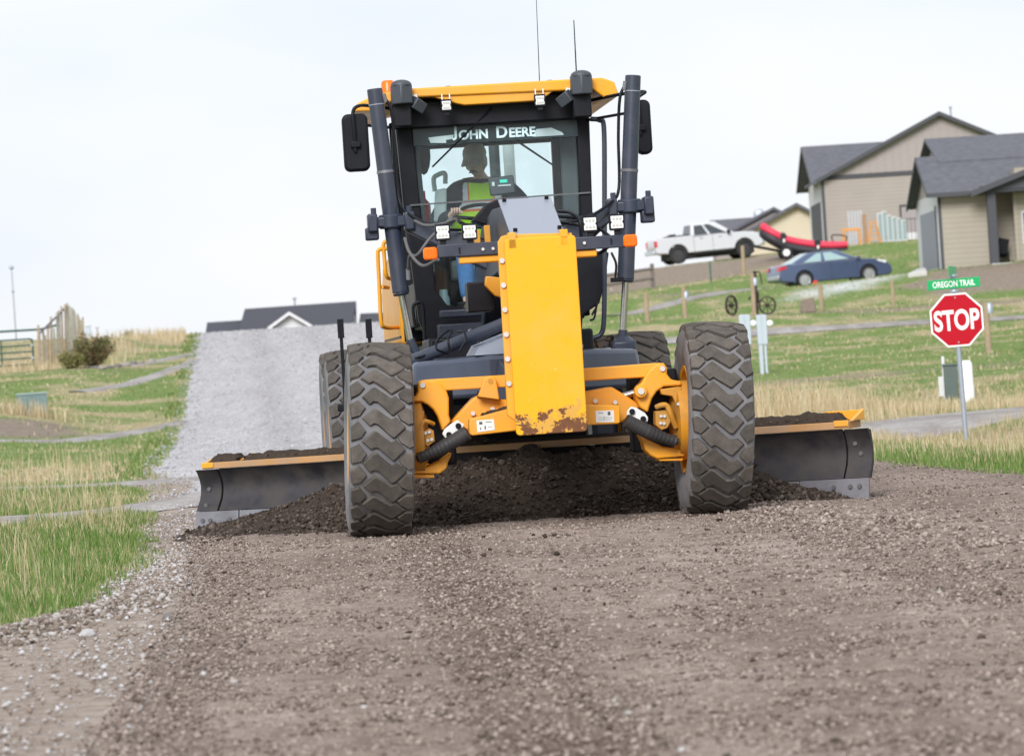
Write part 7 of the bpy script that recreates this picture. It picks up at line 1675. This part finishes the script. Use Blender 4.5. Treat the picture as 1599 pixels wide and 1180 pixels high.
# gate
GYd = 150.0
gl_, gr_ = at(-45, 582, GYd), at(53, 572, GYd); zt = at(30, 530, GYd).z; zg0 = gz(gr_.x, GYd)
gate = thing('field_gate', 'dark green tubular field gate at the left edge', 'gate', (gr_.x, GYd, zg0)); GRN = pm('gate_green', (.02, .075, .055), .55, var=.2)
hh_ = zt - zg0; wd = gr_.x - gl_.x
for f in (.12, .34, .56, .78, 1.0): MB().tube([(-wd, 0, hh_ * f), (-.12 if f == 1 else 0, 0, hh_ * f)], .028, 8, smooth=False).build('gate_rail', GRN, gate, 0, 60)
MB().tube([(-.12, 0, hh_), (-.03, 0, hh_ * .97), (0, 0, hh_ * .88), (0, 0, 0.05)], .032, 8).build('gate_end', GRN, gate, 0, 60)
for dx in (-wd, -wd * .5): MB().cyl((dx, 0, .05), (dx, 0, hh_), .028, n=8).build('gate_upright', GRN, gate)
for f in (.34, .78): MB().box((-.02, -.03, hh_ * f), (.1, .06, .08)).build('hinge', GALV, gate, .01)
a_, b_ = at(-40, 524, GYd), at(62, 514, GYd); tr_ = thing('top_rail', 'long green pipe rail running above the field gate', 'rail', (b_.x, GYd + .3, gz(b_.x, GYd))); zz = gz(b_.x, GYd)
MB().tube([(a_.x - b_.x - 3, 0, a_.z - zz + .1), (0, 0, b_.z - zz), (.6, 0, b_.z - zz + .12)], .04, 8, smooth=False).build('pipe', GRN, tr_, 0, 60); MB().cyl((a_.x - b_.x, 0, -.3), (a_.x - b_.x, 0, a_.z - zz), .05, n=8).build('support', GRN, tr_); 
# palisade: near flank rises to a corner, far flank drops away
pal = thing('palisade_fence', 'zigzag windbreak of tall weathered poles on the left skyline', 'fence', (at(100, 540, 152).x, 152, gz(at(100, 540, 152).x, 152)))
PGY = pm('silvery_pole_wood', (.30, .285, .235), .9, var=.35, scale=8, bump=.4, bscale=30)
near = [(59, 507, 566, 147), (63, 522, 565, 147.5), (67.5, 517, 563, 148), (71.5, 523, 562, 148.4), (75, 506, 560, 148.8), (80, 494, 558, 149.2), (84.5, 512, 556, 149.6), (88.5, 487, 552, 150), (93, 484, 549, 150.4), (97, 478, 546, 150.8), (101, 475, 543, 151.2), (104.5, 473, 540, 151.6)]
far_ = [(108, 477, 536, 153), (111, 480, 533, 154.5), (114, 483, 531, 156), (117, 487, 529, 158), (120, 490, 528, 160), (123, 494, 527, 162), (126, 499, 527, 164), (129, 495, 526, 165)]
for px, a0, b0, Yp in near + far_:
    t0, p0 = at(px, a0, Yp), at(px, b0, Yp); z = gz(p0.x, Yp)
    rr = .040 if px < 106 else .048
    MB().tube([(p0.x - pal.location.x, Yp - 152, min(z, p0.z) - .3 - pal.location.z), (t0.x - pal.location.x + random.uniform(-.03, .03), Yp - 152, t0.z - pal.location.z)], [rr * 1.1, rr * .9], 8, smooth=False).build('pole', PGY if random.random() < .75 else WOD, pal, .008, 50)
ra, rb = at(62, 520, 147.4), at(104, 478, 151.6); MB().tube([(ra.x - pal.location.x, ra.y - 152 + .1, ra.z - pal.location.z), (rb.x - pal.location.x, rb.y - 152 + .1, rb.z - pal.location.z)], .04, 6, smooth=False).build('rail', WGR, pal)
# antenna mast, roadside bits
p = at(26, 540, 190); q = at(18, 418, 190); z = gz(p.x, 190)
ms = thing('radio_mast', 'thin tall mast with a small ball on top behind the gate', 'mast', (p.x, 190, z)); MB().cyl((0, 0, -.3), (q.x - p.x, 0, q.z - z), .035, .022, n=8).build('pole', GALV, ms)
MB().ball((q.x - p.x, 0, q.z - z), .11, 10, (1, 1, .8)).build('top_ball', GALV, ms, 0, 60); MB().ball(((q.x - p.x) * .68, 0, (q.z - z) * .68), .07, 8).build('collar', GALV, ms, 0, 60)
p = at(138, 527, 188); z = gz(p.x, 188); tag(MB().b2(-.11, .11, -.1, .1, -.4, at(138, 510, 188).z - z).b2(-.13, .13, -.12, .12, at(138, 510, 188).z - z, at(138, 508, 188).z - z).build('utility_cabinet', PED, None, .015, 35, (p.x, 188, z)), 'small grey cabinet on the skyline right of the palisade', 'utility box')
p = at(153, 530, 188); z = gz(p.x, 188); tz_ = at(152, 512, 188).z - z; tag(MB().cyl((0, 0, -.4), (0, 0, tz_), .02, n=8).b2(-.08, .08, -.012, .012, tz_ - .03, tz_ + .05).build('bird_box_pole', GALV, None, 0, 35, (p.x, 188, z)), 'thin pole with a tiny plate on the left skyline', 'pole')
# shrub: stems and many small leaves
def shrub(name, px, py, Y, W_, H_, cols, label, n, leafr=.03, seed=3):
    p = at(px, py, Y); z = gz(p.x, Y); r = random.Random(seed)
    t = thing(name, label, 'shrub', (p.x, Y, z))
    st_ = MB(); tips = []
    for k in range(46):
        a = r.uniform(0, 2 * math.pi); e = r.uniform(.15, 1); rad = r.uniform(.3, 1) ** .6
        tip = Vector((math.cos(a) * W_ * .5 * rad, math.sin(a) * W_ * .4 * rad, H_ * (.12 + .88 * math.sqrt(max(0.01, 1 - rad ** 2))) * r.uniform(.8, 1.08)))
        st_.tube([(math.cos(a) * .06, math.sin(a) * .06, -.1), tip * .55 + Vector((0, 0, .03)), tip], [.016, .010, .004], 5, 3); tips.append(tip)
    st_.build('stem', pm('shrub_twig', (.13, .085, .06), .85), t, 0, 60)
    N = n; ti = rng.integers(0, len(tips), N); T = np.array([tuple(q) for q in tips]); f = rng.uniform(.25, 1.05, N)[:, None]
    c = T[ti] * f + rng.normal(0, .055, (N, 3)) * np.array([1.2, 1.2, 1]); c[:, 2] = np.maximum(c[:, 2], .03)
    u = rng.normal(0, 1, (N, 3)); u /= np.linalg.norm(u, axis=1)[:, None]; v = np.cross(u, rng.normal(0, 1, (N, 3))); v /= np.linalg.norm(v, axis=1)[:, None]
    s = rng.uniform(.6, 1.3, N)[:, None] * leafr
    V = np.stack([c - u * s * 1.5, c + v * s * .7, c + u * s * 1.5, c - v * s * .7], 1)
    me = np_mesh('foliage', V.reshape(-1, 3), np.arange(N * 4).reshape(-1, 4))
    fo = link('foliage', me, island_mat(name + '_leaf', cols, .7, .25), t, 0, 0); return t
shrub('shrub', 147, 573, 136, 1.55, 1.18, [(.15, .085, .05), (.22, .135, .07), (.16, .18, .07), (.125, .16, .055), (.26, .18, .10)], 'rounded reddish green shrub below the palisade', 5200, .032, 3)
shrub('shrub', 112, 578, 134, .9, .55, [(.17, .18, .05), (.24, .23, .08), (.12, .14, .04), (.30, .26, .12)], 'low yellow green shrub at the foot of the palisade', 1500, .03, 5)
shrub('shrub', 201, 530, 186, .45, .3, [(.07, .09, .04), (.10, .12, .05)], 'tiny dark bush on the left skyline', 260, .03, 7)
# stones: border along the upper driveway and rocks beside the road
def rock(px, py, Y, r, label, col, sq=.7, name='rock', grp=None):
    p = at(px, py, Y); z = gz(p.x, Y)
    bm = bmesh.new(); bmesh.ops.create_icosphere(bm, subdivisions=3, radius=1)
    s = random.uniform(0, 99); sx, sy = random.uniform(.85, 1.35), random.uniform(.8, 1.1)
    for v in bm.verts:
        k = 1 + .22 * mnoise.noise(v.co * 1.3 + Vector((s, 0, 0))) + .08 * mnoise.noise(v.co * 4 + Vector((0, s, 0)))
        v.co = Vector((v.co.x * k * r * sx, v.co.y * k * r * sy, v.co.z * k * r * sq))
    me = bpy.data.meshes.new(name); bm.to_mesh(me); bm.free()
    o = link(name, me, pm('rock_' + str(col), {0: (.16, .145, .14), 1: (.30, .27, .24), 2: (.42, .41, .41)}[col], .9, var=.3, scale=18, bump=.6, bscale=40), None, 0, 60, (p.x, Y, z + r * sq * .45)); o.rotation_euler = (0, 0, random.uniform(0, 6))
    return tag(o, label, 'rock', grp)
rock(266, 962, 20.1, .045, 'dark rounded rock lying between the shoulder and the graded road', 0)
rock(281, 964, 20.0, .032, 'small grey rock touching the dark rounded rock', 1)
rock(222, 972, 19.7, .026, 'flat brown rock left of the dark rounded rock', 1)
rock(137, 985, 19.3, .034, 'whitish angular rock at the foot of the near verge', 2)
for i, (px, py, Y) in enumerate(((160, 576, 133), (172, 577, 134), (184, 577, 135), (196, 575, 136), (209, 574, 138), (222, 571, 139), (236, 569, 141))):
    rock(px, py, Y, random.uniform(.10, .17), ('first', 'second', 'third', 'fourth', 'fifth', 'sixth', 'seventh')[i] + ' grey border rock from the shrub along the upper left driveway', 0 if i % 3 else 1, .6, 'border_rock', 'border rocks by the upper driveway')
for i, (px, py, Y) in enumerate(((1487, 935, 20.5), (1505, 938, 20.4), (1515, 944, 20.2), (1448, 934, 20.6))):
    rock(px, py, Y, random.uniform(.022, .03), ('second', 'third', 'rightmost', 'leftmost')[i] + ' rounded grey cobble in the little cluster on the road below the stop sign', 1, .7, 'cobble', 'cobbles clustered on the road')
